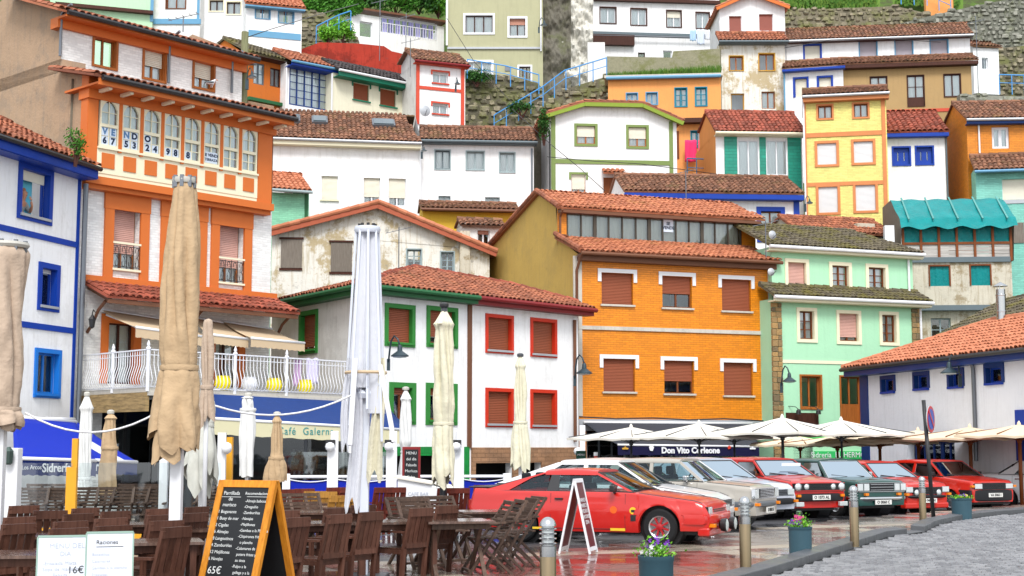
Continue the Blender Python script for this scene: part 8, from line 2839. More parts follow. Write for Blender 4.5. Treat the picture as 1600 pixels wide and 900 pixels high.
car('red five-door car with a black bumper, last red one on the right', 12.3, 41.2, 64, RED3, P, name='red_family_car', rim=('steel', GREYMET))
car('white saloon cut by the right edge of the picture', 15.75, 41.6, 35, WHC, dict(P3_, H=1.46, belt=.98, deck=[(x, z + .07) for x, z in P3_['deck']]), name='white_edge_saloon')
# ================================================================== TERRACE FURNITURE
CHW = mat('dark_stained_wood', '#5c3e33', kind='wood', rough=0.38, var=0.25, col2='#40271f')
CHW2 = mat('weathered_dark_wood', '#5c4a40', kind='wood', rough=0.45, var=0.25, col2='#3a302b')
CHW3 = mat('reddish_stained_wood', '#6d3328', kind='wood', rough=0.45, var=0.15, col2='#4a241f')
CHW4 = mat('golden_stained_wood', '#a37636', kind='wood', rough=0.5, var=0.15)
TOPW = mat('wet_table_wood', '#6a544a', kind='wood', rough=0.2, var=0.15, col2='#3c2d28', wet=0.06, wets=1.5)
GP = 'wooden armchairs on the cafe terrace'
def armchair(m, H_=0.84):
 """seat 0.45 m up, back towards +y"""
 r = empty('armchair', None)
 w_ = 0.205
 for sx in (-1, 1):
  MB().bar((sx * (w_ - .02), -.24, 0), (sx * (w_ - .02), -.24, .56), .045, .045).build('leg', m, r)
  MB().bar((sx * (w_ - .02), .2, 0), (sx * (w_ - .02), .24, .38), .045, .05).build('leg', m, r)
  MB().bar((sx * (w_ - .015), .24, .37), (sx * (w_ - .03), .36, H_), .045, .035).build('back_post', m, r)
  MB().bar((sx * w_, -.3, .57), (sx * w_, .28, .585), .06, .026).build('armrest', m, r)
 MB().box(-w_ + .02, w_ - .02, -.26, -.23, .31, .36).box(-w_ + .02, w_ - .02, .2, .23, .31, .36).box(-w_, -w_ + .03, -.24, .22, .31, .36).box(w_ - .03, w_, -.24, .22, .31, .36).build('seat_frame', m, r)
 for i in range(6):
  y = -.25 + i * .083
  MB().box(-w_ + .03, w_ - .03, y, y + .07, .362, .38).build('seat_slat', m, r)
 MB().bar((-w_ + .01, .355, H_ - .02), (w_ - .01, .355, H_ - .02), .035, .1).build('top_rail', m, r)
 MB().bar((-w_ + .03, .26, .42), (w_ - .03, .26, .42), .03, .07).build('lower_rail', m, r)
 for i in range(4):
  x = -.12 + i * .08
  MB().bar((x, .266, .44), (x, .352, H_ - .06), .064, .018).build('back_slat', m, r)
 return r
def folding(m):
 r = empty('folding_chair', None)
 w_ = 0.23
 for sx in (-1, 1):
  MB().bar((sx * w_, -.28, 0), (sx * w_, .32, .92), .045, .03).build('back_leg', m, r)
  MB().bar((sx * (w_ - .04), .3, 0), (sx * (w_ - .04), -.2, .46), .04, .03).build('front_leg', m, r)
  MB().bar((sx * (w_ + .01), -.2, .64), (sx * (w_ + .01), .2, .66), .05, .025).build('armrest', m, r)
 for i in range(7):
  t = .55 + i * .055
  MB().box(-w_ + .02, w_ - .02, -.28 + .6 * t / .92 * .98, -.26 + .6 * t / .92 * .98, t, t + .034).build('back_slat', m, r)
 for i in range(5):
  MB().box(-w_ + .05, w_ - .05, -.2 + i * .08, -.14 + i * .08, .45, .468).build('seat_slat', m, r)
 MB().bar((-w_ + .02, -.26, .06), (w_ - .02, -.26, .06), .03, .03).build('stretcher', m, r)
 MB().bar((-w_, .31, .9), (w_, .31, .9), .04, .05).build('top_rail', m, r)
 return r
def table(m, a=1.15, b=0.7, h_=0.7, planks=7, fold=False):
 r = empty('table', None)
 for i in range(planks):
  y = -b / 2 + b * i / planks
  MB().box(-a / 2, a / 2, y + .004, y + b / planks - .004, h_ - .028, h_).build('plank', TOPW, r)
 MB().box(-a / 2 + .06, a / 2 - .06, -b / 2 + .08, -b / 2 + .11, h_ - .1, h_ - .03).box(-a / 2 + .06, a / 2 - .06, b / 2 - .11, b / 2 - .08, h_ - .1, h_ - .03).build('apron', m, r)
 for sx in (-1, 1):
  if fold:
   MB().bar((sx * a * .36, -b / 2 + .05, 0), (sx * a * .36, b / 2 - .1, h_ - .04), .05, .03).build('leg', m, r)
   MB().bar((sx * (a * .36 - .04), b / 2 - .05, 0), (sx * (a * .36 - .04), -b / 2 + .1, h_ - .04), .05, .03).build('leg', m, r)
  else:
   for sy in (-1, 1):
    MB().box(sx * (a / 2 - .1) - .03, sx * (a / 2 - .1) + .03, sy * (b / 2 - .1) - .03, sy * (b / 2 - .1) + .03, 0, h_ - .03).build('leg', m, r)
 return r
protos = {}
def put(kind, builder, px, py, ztop, rot, label, group, cat, Y=None, sc_=1.0, used=set()):
 """px,py: picture position of the middle of its top edge"""
 if Y is None:
  Y = (CAMZ - ztop) / ((py - 698) / F)
 p = at(px, py, Y)
 if kind not in protos:
  protos[kind] = builder()
  o = protos[kind]
 else:
  o = copy_tree(protos[kind])
 o.matrix_world = Matrix.Translation((p.x, p.y, gz(Y))) @ Matrix.Rotation(rot, 4, 'Z')
 tag(o, label, cat, group)
 return o
DK, RD, GL = (lambda: armchair(CHW)), (lambda: armchair(CHW3)), (lambda: armchair(CHW4))
TALL = DK
def chair(px, py, rot, label, kind='dark', Y=None):
 kind = 'dark' if kind == 'tall' else kind
 b = {'dark': DK, 'red': RD, 'gold': GL, 'tall': DK}[kind]
 zt = 0.84
 if Y is None:
  Y = (CAMZ - zt) / ((py - 698) / F)
 o = put('chair_' + kind, b, px, py, zt, rot, label, GP, 'chair', Y)
 p = at(px, py, Y)
 off = Matrix.Rotation(rot, 3, 'Z') @ Vector((0, .36, 0))
 o.matrix_world = Matrix.Translation((p.x - off.x, p.y - off.y, gz(Y))) @ Matrix.Rotation(rot, 4, 'Z')
 return o
L_ = [
 (30, 821, PI + 0.96, 'large dark armchair at the left edge beside the left whiteboard', 'dark', None),
 (31, 810, PI + 0.95, 'dark armchair behind the large one at the left edge', 'dark', None),
 (38, 792, PI + 0.69, 'dark armchair by the foot of the thick white post', 'dark', None),
 (79, 800, PI + 0.42, 'dark armchair with its slatted back turned, right of the white post', 'dark', None),
 (134, 796, PI + 0.92, 'dark armchair in front of the yellow screen post', 'dark', None),
 (123, 805, PI + 0.89, 'dark armchair below the yellow screen post', 'dark', None),
 (111, 817, PI + 0.87, 'dark armchair top just above the left whiteboard', 'dark', None),
 (108, 828, PI + 0.76, 'dark armchair directly behind the left whiteboard', 'dark', None),
 (181, 801, PI + 0.85, 'dark armchair in front of the yellow foot rail, left one', 'dark', None),
 (174, 812, PI + 0.85, 'dark armchair behind the right whiteboard', 'dark', None),
 (178, 824, PI + 0.84, 'dark armchair close behind the right whiteboard top', 'dark', None),
 (252, 797, PI + 0.72, 'dark armchair left of the tall tan parasol, farthest of three', 'dark', None),
 (255, 807, PI + 0.80, 'dark armchair left of the tall tan parasol, second of three', 'dark', None),
 (261, 816, PI + 0.79, 'dark armchair left of the tall tan parasol, third of three', 'dark', None),
 (276, 826, PI + 1.04, 'big dark armchair standing against the tall tan parasol pole', 'tall', None),
 (308, 794, PI + 0.97, 'dark armchair just right of the tall tan parasol pole', 'dark', None),
 (305, 804, PI + 0.95, 'dark armchair between tan parasol pole and chalkboard', 'dark', None),
 (465, 811, PI + 0.98, 'dark armchair touching the right leg of the chalkboard', 'tall', None),
 (531, 806, PI + 0.95, 'dark armchair second from the chalkboard', 'tall', None),
 (580, 802, PI + 0.90, 'dark armchair at the foot of the white parasol mast', 'tall', None),
 (659, 796, PI + 0.83, 'dark armchair right of the white parasol mast', 'tall', None),
 (699, 792, PI + 0.83, 'dark armchair nearest the folding table', 'tall', None),
 (527, 796, PI + 0.81, 'dark armchair behind the front row, left of the white mast', 'dark', None),
 (568, 791, PI + 0.77, 'dark armchair behind the front row, close to the white mast', 'dark', None),
 (447, 800, PI + 0.78, 'dark armchair low behind the chalkboard leg', 'dark', None),
 (525, 763, PI + 0.64, 'reddish armchair against the blue panels, left one of a pair', 'red', None),
 (546, 763, PI + 0.53, 'reddish armchair against the blue panels, right one of a pair', 'red', None),
 (600, 763, PI + 0.54, 'reddish armchair right of the white mast, left one of a pair', 'red', None),
 (619, 763, PI + 0.44, 'reddish armchair right of the white mast, right one of a pair', 'red', None),
 (700, 764, PI + 0.23, 'reddish armchair beside the ivory parasol pole', 'red', None),
 (718, 764, PI + 0.28, 'reddish armchair between ivory parasol and red coupe', 'red', None),
 (755, 759, PI + 0.41, 'reddish armchair behind the boot of the red coupe, left one', 'red', None),
 (775, 759, PI + 0.52, 'reddish armchair behind the boot of the red coupe, right one', 'red', None),
 (456, 766, PI + 0.67, 'reddish armchair behind the chalkboard, left one of a pair', 'red', None),
 (476, 765, PI + 0.57, 'reddish armchair behind the chalkboard, right one of a pair', 'red', None),
 (493, 769, PI + 0.17, 'golden armchair by the blue panels, left one', 'gold', None),
 (509, 770, PI + 0.39, 'golden armchair by the blue panels, right one', 'gold', None),
 (533, 776, PI + 0.36, 'golden armchair in the second row, left one', 'gold', None),
 (549, 776, PI + 0.34, 'golden armchair in the second row, right one', 'gold', None),
]
for a in L_:
 chair(*a[:4], kind=a[4], Y=a[5])
GF = 'folding chairs on the terrace'
FK = lambda: folding(CHW2)
def fold(px, py, rot, label, Y=None):
 Y = Y or (CAMZ - .93) / ((py - 698) / F)
 o = put('folding', FK, px, py, .93, rot, label, GF, 'chair', Y)
 p = at(px, py, Y)
 off = Matrix.Rotation(rot, 3, 'Z') @ Vector((0, .32, 0))
 o.matrix_world = Matrix.Translation((p.x - off.x, p.y - off.y, gz(Y))) @ Matrix.Rotation(rot, 4, 'Z')
for i, (x, y, Y) in enumerate(((797, 778, 18.6), (815, 777, 19.0), (833, 774, 19.6), (843, 773, 20.2))):
 fold(x, y, -PI / 2 + .25 + .05 * i, ('dark folding chair at the folding table, its back to the red coupe, first', 'dark folding chair second in the row beside the red coupe', 'dark folding chair third in the row beside the red coupe', 'dark folding chair last in the row, nearest the A-frame sign')[i], Y)
for i, (x, y, Y) in enumerate(((626, 773, 20.0), (644, 775, 19.6), (668, 772, 20.4), (684, 774, 20.4), (453, 771, 21.5), (474, 770, 21.6))):
 fold(x, y, (.55, .5, .6, .6, .5, .5)[i], ('weathered folding chair right of the white mast', 'weathered folding chair second right of the white mast', 'weathered folding chair left of the ivory parasol pole', 'weathered folding chair touching the ivory parasol pole', 'weathered folding chair behind the chalkboard top', 'weathered folding chair right of the chalkboard top')[i], Y)
for i, x in enumerate((55, 85, 132, 160, 188, 214, 240, 266, 330, 350)):
 fold(x, 775, .1 * (-1) ** i, 'folding chair seen through the glass screen, number %s from the left' % ('one two three four five six seven eight nine ten'.split()[i]), 24.6 + .1 * i)
for i, x in enumerate((62, 84, 205, 230)):
 fold(x, 768, PI, 'folding chair farther behind the glass screen, %s' % ('at its left end', 'second from its left end', 'near the grey column', 'right of the grey column')[i], 27)
GT = 'wooden tables on the cafe terrace'
TW = lambda: table(CHW)
TFO = lambda: table(CHW2, .85, .8, fold=True)
def tb(px, py, rot, label, kind='table', Y=None):
 o = put(kind, TW if kind == 'table' else TFO, px, py, .7, rot, label, GT, 'table', Y)
tb(8, 862, .1, 'dark table at the lower left edge beside the whiteboards', Y=12.6)
tb(75, 834, .3, 'dark wet table behind the left whiteboard', Y=15.2)
tb(205, 822, .3, 'dark table between the whiteboards and the glass screen', Y=17.4)
tb(222, 845, .3, 'dark table left of the big armchair at the tan parasol pole', Y=14.2)
tb(110, 812, .3, 'dark table in front of the glass screen, left one', Y=18.8)
tb(320, 826, .3, 'dark table half behind the chalkboard', Y=16.4)
tb(500, 823, .4, 'dark table between the chalkboard and the white mast', Y=17.7)
tb(612, 821, .4, 'dark table right of the white mast in the front row', Y=18.0)
tb(470, 795, .1, 'grey table top behind the front row of armchairs', Y=20.5)
tb(530, 787, .1, 'grey table top in the middle of the terrace', Y=22.3)
tb(480, 781, .1, 'grey table top far back, left of the white mast', Y=23.8)
tb(712, 798, .25, 'folding table next to the red coupe', kind='foldtable', Y=18.2)
tb(760, 792, .25, 'second folding table behind, against the red coupe', kind='foldtable', Y=20.8)
# ================================================================== BOARDS
CHALK = paint('chalkboard_black', '#1b1d20', rough=.55)
CHALKW = paint('chalk_white', '#c9cccc', rough=.9)
OWOOD = mat('orange_varnished_frame', '#d08a2c', kind='wood', rough=.4, col2='#a8661c')
p = at(389, 748, 14.0)
H_ = p.z
r = empty('chalkboard_sign', Matrix.Translation((p.x, p.y, 0)) @ Matrix.Rotation(R(-27), 4, 'Z'), 'tall orange framed chalkboard A-frame with the handwritten seafood menu', 'chalkboard')
for sg in (-1, 1):
 B = Matrix.Translation((0, 0, H_)) @ Matrix.Rotation(sg * R(17), 4, 'X')
 if sg > 0:
  B = B @ Matrix.Rotation(0, 4, 'Z')
 def leaf(x0, x1, y0, y1, z0, z1, nm, m):
  q = MB(); q.T = B; q.box(x0, x1, y0, y1, z0, z1)
  return q.build(nm, m, r)
 w_ = .345
 s_ = -1 if sg < 0 else 1
 leaf(-w_, -w_ + .07, -.02, .02, -1.32, -.02, 'frame_side', OWOOD)
 leaf(w_ - .07, w_, -.02, .02, -1.32, -.02, 'frame_side', OWOOD)
 leaf(-w_ + .07, w_ - .07, -.019, .019, -.09, -.021, 'frame_top', OWOOD)
 bo = leaf(-w_ + .07, w_ - .07, -.008, .008, -1.25, -.09, 'board', CHALK)
 if sg < 0:
  def ln(s, x, z, size, al='LEFT'):
   text(s, size, CHALKW, bo, B @ Matrix.Translation((x, -.011, z)) @ FACE, extrude=.0006, align=al, name='chalk_lettering')
  for k, s in enumerate(('Parrillada', 'de', 'marisco')):
   ln(s, -.16, -.15 - k * .058, .052, 'CENTER')
  for k, s in enumerate(('-1 Bogavante', '-1 Buey de mar', '-2 Cigalas', '-6 Almejas', '-8 Langostinos', '-4 Zamburiñas', '-12 Mejillones', '-6 Navajas')):
   ln(s, -.295, -.335 - k * .066, .045)
  ln('65€', -.26, -.91, .1)
  ln('para 2 personas', -.26, -1.0, .035)
  ln('Recomendaciones', .15, -.15, .04, 'CENTER')
  for k, s in enumerate(('-Almeja babosa', '-Oreguiño', '-Zamburiñas', '-Navajas', '-Mejillones', '-Gambas a la Plancha', '-Chipirones fritos', '   o plancha', '-Calamares de', '  potera fritos y', '  su tinta', '-Pulpo a la', '  gallega y a la', '  plancha', '-Parrocha')):
   ln(s, .02, -.225 - k * .058, .04)
  MB().add([tuple(B @ Vector(v)) for v in ((-.28, -.0115, -.185), (-.04, -.0115, -.185), (-.04, -.0115, -.189), (-.28, -.0115, -.189))], [(0, 1, 2, 3)]).add([tuple(B @ Vector(v)) for v in ((.03, -.0115, -.18), (.29, -.0115, -.18), (.29, -.0115, -.184), (.03, -.0115, -.184))], [(0, 1, 2, 3)]).build('underline', CHALKW, bo, fix=False)
WBD = paint('whiteboard_enamel', '#d3d9e4', rough=.2, var=.02)
FINK = paint('faded_marker', '#b4bac6', rough=.8)
for k, (x0, x1, yt, lab) in enumerate(((60, 137, 838, 'left whiteboard with the faded daily menu and a price of 16 euros'), (137, 208, 832, 'right whiteboard headed with portions in black marker'))):
 Y = 11.0
 a_, b_ = at(x0, yt + 4, Y - .1 * k), at(x1, yt - 2, Y + .1 - .1 * k)
 c = (a_ + b_) / 2
 d = b_ - a_; wd = d.length; ang_ = math.atan2(d.y, d.x)
 r = empty('whiteboard', Matrix.Translation((c.x, c.y, c.z - 1.0)) @ Matrix.Rotation(ang_, 4, 'Z') @ Matrix.Rotation(R(-4), 4, 'X'), lab, 'whiteboard', 'whiteboard menus on the terrace')
 hw_ = wd / 2
 MB().box(-hw_, hw_, -.008, .008, .25, 1.0).build('board', WBD, r)
 MB().box(-hw_ - .006, hw_ + .006, -.012, .012, .995, 1.012).box(-hw_ - .012, -hw_, -.012, .012, .25, 1.0).box(hw_, hw_ + .012, -.012, .012, .25, 1.0).build('frame', paint('sage_metal_frame', '#8aa59a', rough=.4), r)
 for sx in (-1, 1):
  MB().bar((sx * hw_ * .8, .02, .3), (sx * hw_ * .8, .25, 0), .02).bar((sx * hw_ * .8, -.02, .3), (sx * hw_ * .8, -.15, 0), .02).build('leg', GREYMET, r)
 def wn(s, x, z, sz, m=FINK, al='LEFT'):
  text(s, sz, m, r, Matrix.Translation((x, -.011, z)) @ FACE, extrude=.0006, align=al)
 if k == 0:
  for q_, (s, x, z, sz) in enumerate((('MENU DEL', .03, .93, .055), ('DIA', .02, .87, .05), ('-Ensalada Mixta', -.02, .80, .04), ('-Sopa de marisco', -.02, .755, .04), ('-Fabada', -.02, .71, .04))):
   wn(s, x, z, sz, al='CENTER')
  wn('16€', .1, .745, .075, BLACK, 'CENTER')
 else:
  wn('Raciones', -.02, .93, .045, BLACK, 'CENTER')
  MB().box(-.1, .1, -.0115, -.0105, .895, .899).build('underline', BLACK, r)
  for q_, s in enumerate(('Bocadillos', 'Calamares', 'Gambas a la plancha', 'Ensaladas', 'Navajas')):
   wn(s, -.13, .84 - q_ * .05, .032)
p = at(903, 748, 21.9)
r = empty('a_frame_sign', Matrix.Translation((p.x, p.y, 0)) @ Matrix.Rotation(R(74), 4, 'Z'), 'narrow white edged A-frame sign with a dark menu, in front of the red coupe', 'sign')
H_ = p.z
MENU = mat('dark_red_print', '#5a1a24', rough=.4, var=.5, scale=14)
for sg in (-1, 1):
 B = Matrix.Translation((0, 0, H_)) @ Matrix.Rotation(sg * R(12), 4, 'X')
 q = MB(); q.T = B
 q.box(-.26, -.22, -.015, .015, -1.14, 0).box(.22, .26, -.015, .015, -1.14, 0).box(-.22, .22, -.014, .014, -.06, 0).box(-.22, .22, -.014, .014, -1.1, -1.04)
 q.build('frame', WHITEP, r)
 q = MB(); q.T = B; q.box(-.22, .22, -.005, .005, -1.04, -.06)
 bo = q.build('panel', MENU, r)
 if sg < 0:
  text('PARRILLA\nMARISCO\nPESCADO\nRACIONES\nSIDRA', .085, WHITEP, bo, B @ Matrix.Translation((0, -.008, -.5)) @ FACE, extrude=.0006)
p = at(643, 700, 31.5)
r = empty('red_menu_board', Matrix.Translation((p.x, p.y, 0)), 'red framed black menu board standing beside the slim white parasol', 'menu board')
MB().box(-.2, .2, -.03, .03, .0, 1.62).build('frame', REDD, r, bevel=.01)
bo = MB().box(-.15, .15, -.04, -.03, .55, 1.56).build('board', CHALK, r)
for k, s in enumerate(('MENU', 'del dia', 'Fabada', 'Merluza', 'Sidra', 'Postre', '12€')):
 text(s, .085, CHALKW, bo, Matrix.Translation((0, -.043, 1.48 - k * .13)) @ FACE, extrude=.0006)
p = at(668, 752, 29.5)
r = empty('white_counter', Matrix.Translation((p.x, p.y, 0)) @ Matrix.Rotation(-.25, 4, 'Z'), 'white sloping-topped counter covered with a cloth behind the folding chairs', 'counter')
q = MB(); q.prism([(-.55, 0), (.6, 0), (.6, .72), (.1, .86), (-.55, .98)], -.3, .3)
q.build('counter', WHITEP, r, bevel=.01)
MB().bar((-.62, 0, 1.0), (.2, 0, .87), .7, .03).bar((.15, .1, .9), (.75, .1, .7), .6, .03).build('cover', PARW, r)
text('CAFE BAR', .1, FINK, r, Matrix.Translation((-.1, -.305, .66)) @ FACE)
# ================================================================== BOLLARDS, PLANTERS, SIGN
BRASS = mat('brushed_bronze_steel', '#8c7c62', rough=.3, metal=.9, var=.12, scale=2, bump=.1)
GB = 'steel bollards along the pavement'
bproto = None
for px, py, Y, lab in ((856, 807, 12.7, 'steel bollard nearest the camera, in front of the coupe'), (1163, 775, 18.0, 'steel bollard between the red coupe and the square planter row'), (1333, 757, 23.0, 'steel bollard in front of the dark green saloon'), (1440, 743, 30.0, 'steel bollard beside the leaning no-parking sign')):
 p = at(px, py, Y)
 M = Matrix.Translation((p.x, p.y, 0))
 if bproto is None:
  r = empty('bollard', M)
  MB().lathe([(.072, 0), (.072, .66), (.07, .665)], 24).build('post', BRASS, r, smooth=40)
  MB().lathe([(.073, .66), (.074, .69), (.074, .75), (.06, .755), (.06, .76)], 24, cap=False).build('collar', STEEL, r, smooth=40)
  MB().lathe([(.055, .74), (.055, .94)], 16).build('core', LENS, r)
  for k in range(4):
   z = .775 + k * .042
   MB().lathe([(.055, z - .008), (.074, z - .006), (.08, z), (.074, z + .006), (.055, z + .008)], 24, cap=False).build('ring', STEEL, r, smooth=60)
  MB().lathe([(.074, .925)] + [(.074 * math.cos(t * PI / 16), .925 + .08 * math.sin(t * PI / 16)) for t in range(1, 8)] + [(.001, 1.005)], 24, cap=False).build('dome', STEEL, r, smooth=60)
  MB().lathe([(.1, 0.0), (.1, .035), (.073, .04)], 24).build('foot', STEEL, r, smooth=40)
  bproto = r
 else:
  r = copy_tree(bproto)
  r.matrix_world = M
 tag(r, lab, 'bollard', GB)
POT = mat('slate_blue_planter', '#33505c', rough=.5, var=.18, scale=2.5)
PINK, PURP, WHF, YELF = [mat(n, c, rough=.7) for n, c in (('pink_petals', '#d0508a'), ('violet_petals', '#7a3fb0'), ('white_petals', '#d8d8dc'), ('yellow_petals', '#e0d060'))]
def planter(px, py, Y, w_, hgt, label, cols, tall, seed):
 p = at(px, py, Y)
 r = empty('planter', Matrix.Translation((p.x, p.y, 0)), label, 'planter', 'round slate blue planters on the pavement')
 z = p.z
 MB().lathe([(w_ * .93, 0), (w_ * .96, z * .9), (w_ * 1.0, z * .92), (w_ * 1.02, z), (w_ * .92, z), (w_ * .9, z * .9)], 28, cap=False).build('pot', POT, r, smooth=35)
 MB().lathe([(.01, z * .88), (w_ * .92, z * .88)], 20).build('soil', DARKWOOD, r)
 rn = random.Random(seed)
 mb = MB()
 leaves(mb, 420, lambda: Vector((rn.gauss(0, w_ * .42), rn.gauss(0, w_ * .42), z + abs(rn.gauss(.0, .3)) * tall)), .022, rn)
 mb.build('foliage', LEAF2, r, fix=False)
 for ci, m in enumerate(cols):
  cx, cy, cz = rn.uniform(-.5, .5) * w_, rn.uniform(-.3, 0) * w_, z + tall * (.25 + .35 * ci)
  for k in range(12 if ci < 2 else 6):
   q = MB()
   ox, oy, oz = cx + rn.gauss(0, w_ * .28), cy + rn.gauss(0, w_ * .2), cz + rn.gauss(0, .03)
   for j in range(5):
    a = 2 * PI * j / 5 + rn.random()
    e_ = .016
    q.add([(ox, oy - .01, oz), (ox + e_ * math.cos(a - .5), oy - .015, oz + e_ * math.sin(a - .5)), (ox + e_ * 1.5 * math.cos(a), oy - .012, oz + e_ * 1.5 * math.sin(a)), (ox + e_ * math.cos(a + .5), oy - .015, oz + e_ * math.sin(a + .5))], [(0, 1, 2, 3)])
   q.build('blossom', m, r, fix=False)
planter(1250, 823, 21.2, .175, .46, 'round planter with pink and violet flowers between two bollards', (PURP, PINK), .22, 1)
planter(1025, 868, 14.0, .175, .5, 'nearest round planter with white and violet flowers and fresh leaves', (WHF, PURP), .22, 2)
planter(1502, 778, 32.2, .23, .46, 'round planter with low violet and yellow flowers by the kerb', (YELF, PURP), .1, 3)
p = at(1459, 812, 31.2)
zz = at(1443, 625, 31.2)
r = empty('no_parking_sign', Matrix.Translation((p.x, p.y, 0)), 'round blue and red no-parking sign on a leaning black post', 'traffic sign')
top = Vector((zz.x - p.x, 0, zz.z))
MB().tube([(0, 0, 0), tuple(top)], .045, 10).build('post', BLACK, r, smooth=True)
B = Matrix.Translation((top.x + .12, -.05, top.z - .42)) @ Matrix.Rotation(R(58), 4, 'Z')
q = MB(); q.T = B; q.lathe([(.29, -.012), (.3, 0), (.29, .012)], 28, 'y'); q.build('disc_back', LITEGREY, r)
q = MB(); q.T = B; q.lathe([(.29, .014), (.29, .018)], 28, 'y'); q.build('red_rim', paint('sign_red', '#b81a24', rough=.35), r)
q = MB(); q.T = B; q.lathe([(.225, .02), (.225, .024)], 28, 'y'); q.build('blue_face', paint('sign_blue', '#1c3c9c', rough=.35), r)
q = MB(); q.T = B; q.bar((-.17, -.028, .17), (.17, -.028, -.17), .06, .006, up=(0, 1, 0)); q.build('red_slash', MATS['sign_red'], r)
# ================================================================== WOMAN AT THE BLUE WINDOW
hB_, fB_, (wa, wb_, wc, we) = BLUEHOUSE
SKIN = mat('skin', '#c08a6e', rough=.6, var=.05, bump=.05)
BLOUSE = mat('grey_print_blouse', '#9aa0a0', kind='fabric', rough=.9, var=.4, bump=.1)
HAIRM = mat('short_auburn_hair', '#9a6a50', rough=.7, var=.2)
pM = fB_.M @ Matrix.Translation((wa + .42, .3, wb_ - 1.02))
r = empty('person', pM, 'woman in a grey print blouse leaning at a blue window, hand to her chin', 'person')
def skinned(name, verts, edges, radii, m, sub=2, root_i=0):
 me = bpy.data.meshes.new(name)
 me.from_pydata(verts, edges, [])
 o = bpy.data.objects.new(name, me)
 sm = o.modifiers.new('skin', 'SKIN')
 for i, rr in enumerate(radii):
  v = me.skin_vertices[0].data[i]
  v.radius = rr if isinstance(rr, tuple) else (rr, rr)
  v.use_root = i == root_i
 o.modifiers.new('sub', 'SUBSURF').levels = sub
 o.modifiers['sub'].render_levels = sub
 me2 = bake(o)
 me2.materials.clear(); me2.materials.append(m)
 me2.shade_smooth()
 return obj(name, me2, r)
V = [(0, .12, .92), (0, .1, 1.08), (0, .04, 1.25), (0, -.02, 1.37), (0, -.06, 1.46), (0, -.09, 1.53), (0, -.1, 1.62), (0, -.09, 1.69),
 (-.17, 0, 1.36), (-.27, -.06, 1.12), (-.1, -.24, 1.02), (.17, 0, 1.36), (.27, -.1, 1.13), (.14, -.25, 1.3), (.1, -.24, 1.42),
 (-.1, .14, .86), (-.1, .12, .48), (-.1, .16, .06), (-.1, .04, .03), (.1, .14, .86), (.1, .12, .48), (.1, .16, .06), (.1, .04, .03)]
E = [(0, 1), (1, 2), (2, 3), (3, 4), (4, 5), (5, 6), (6, 7), (3, 8), (8, 9), (9, 10), (3, 11), (11, 12), (12, 13), (13, 14), (0, 15), (15, 16), (16, 17), (17, 18), (0, 19), (19, 20), (20, 21), (21, 22)]
Rr = [(.15, .12), (.14, .11), (.15, .11), (.12, .09), .05, .075, .088, .07, .065, .048, .033, .065, .048, .035, .03, .09, .06, .045, .035, .09, .06, .045, .035]
skinned('body', V, E, Rr, SKIN)
V2 = [(0, .12, .9), (0, .1, 1.08), (0, .04, 1.25), (0, -.02, 1.37), (-.17, 0, 1.36), (-.27, -.06, 1.12), (.17, 0, 1.36), (.27, -.1, 1.13)]
skinned('blouse', V2, [(0, 1), (1, 2), (2, 3), (3, 4), (4, 5), (3, 6), (6, 7)], [(.17, .14), (.16, .13), (.17, .13), (.13, .1), .08, .06, .08, .06], BLOUSE)
skinned('hair', [(0, -.02, 1.56), (0, -.03, 1.66), (0, -.07, 1.73), (0, -.13, 1.73)], [(0, 1), (1, 2), (2, 3)], [.07, .09, .07, .035], HAIRM)
skinned('nose', [(0, -.185, 1.62), (0, -.2, 1.6)], [(0, 1)], [.012, .015], SKIN, 1)
for sx in (-1, 1):
 skinned('ear', [(sx * .09, -.08, 1.63), (sx * .095, -.08, 1.6)], [(0, 1)], [.014, .016], SKIN, 1)
 MB().cbox((sx * .033, -.178, 1.645), (.022, .012, .01)).build('eye', BLACK, r)
MB().cbox((0, -.178, 1.56), (.045, .01, .008)).build('mouth', mat('lips', '#8a4038'), r)
for side_, base, dr in ((1, Vector((.1, -.24, 1.43)), Vector((-.25, .2, 1))), (-1, Vector((-.09, -.25, 1.02)), Vector((.8, -.5, -.1)))):
 dr.normalize()
 px_ = dr.cross(Vector((0, 1, 0))).normalized() * .018
 vs, es, rs_ = [tuple(base)], [], [.022]
 for k in range(4):
  i = len(vs)
  o_ = px_ * (k - 1.5)
  ln_ = (.06, .07, .066, .05)[k]
  vs += [tuple(base + dr * .05 + o_), tuple(base + dr * (.05 + ln_ * .5) + o_ + Vector((0, -.008, 0))), tuple(base + dr * (.05 + ln_) + o_ + Vector((0, .004, 0)))]
  es += [(0, i), (i, i + 1), (i + 1, i + 2)]
  rs_ += [.011, .009, .008]
 i = len(vs)
 vs += [tuple(base + dr * .01 - px_ * 2.2), tuple(base + dr * .045 - px_ * 2.9)]
 es += [(0, i), (i, i + 1)]; rs_ += [.011, .009]
 skinned('hand', vs, es, rs_, SKIN, 1)
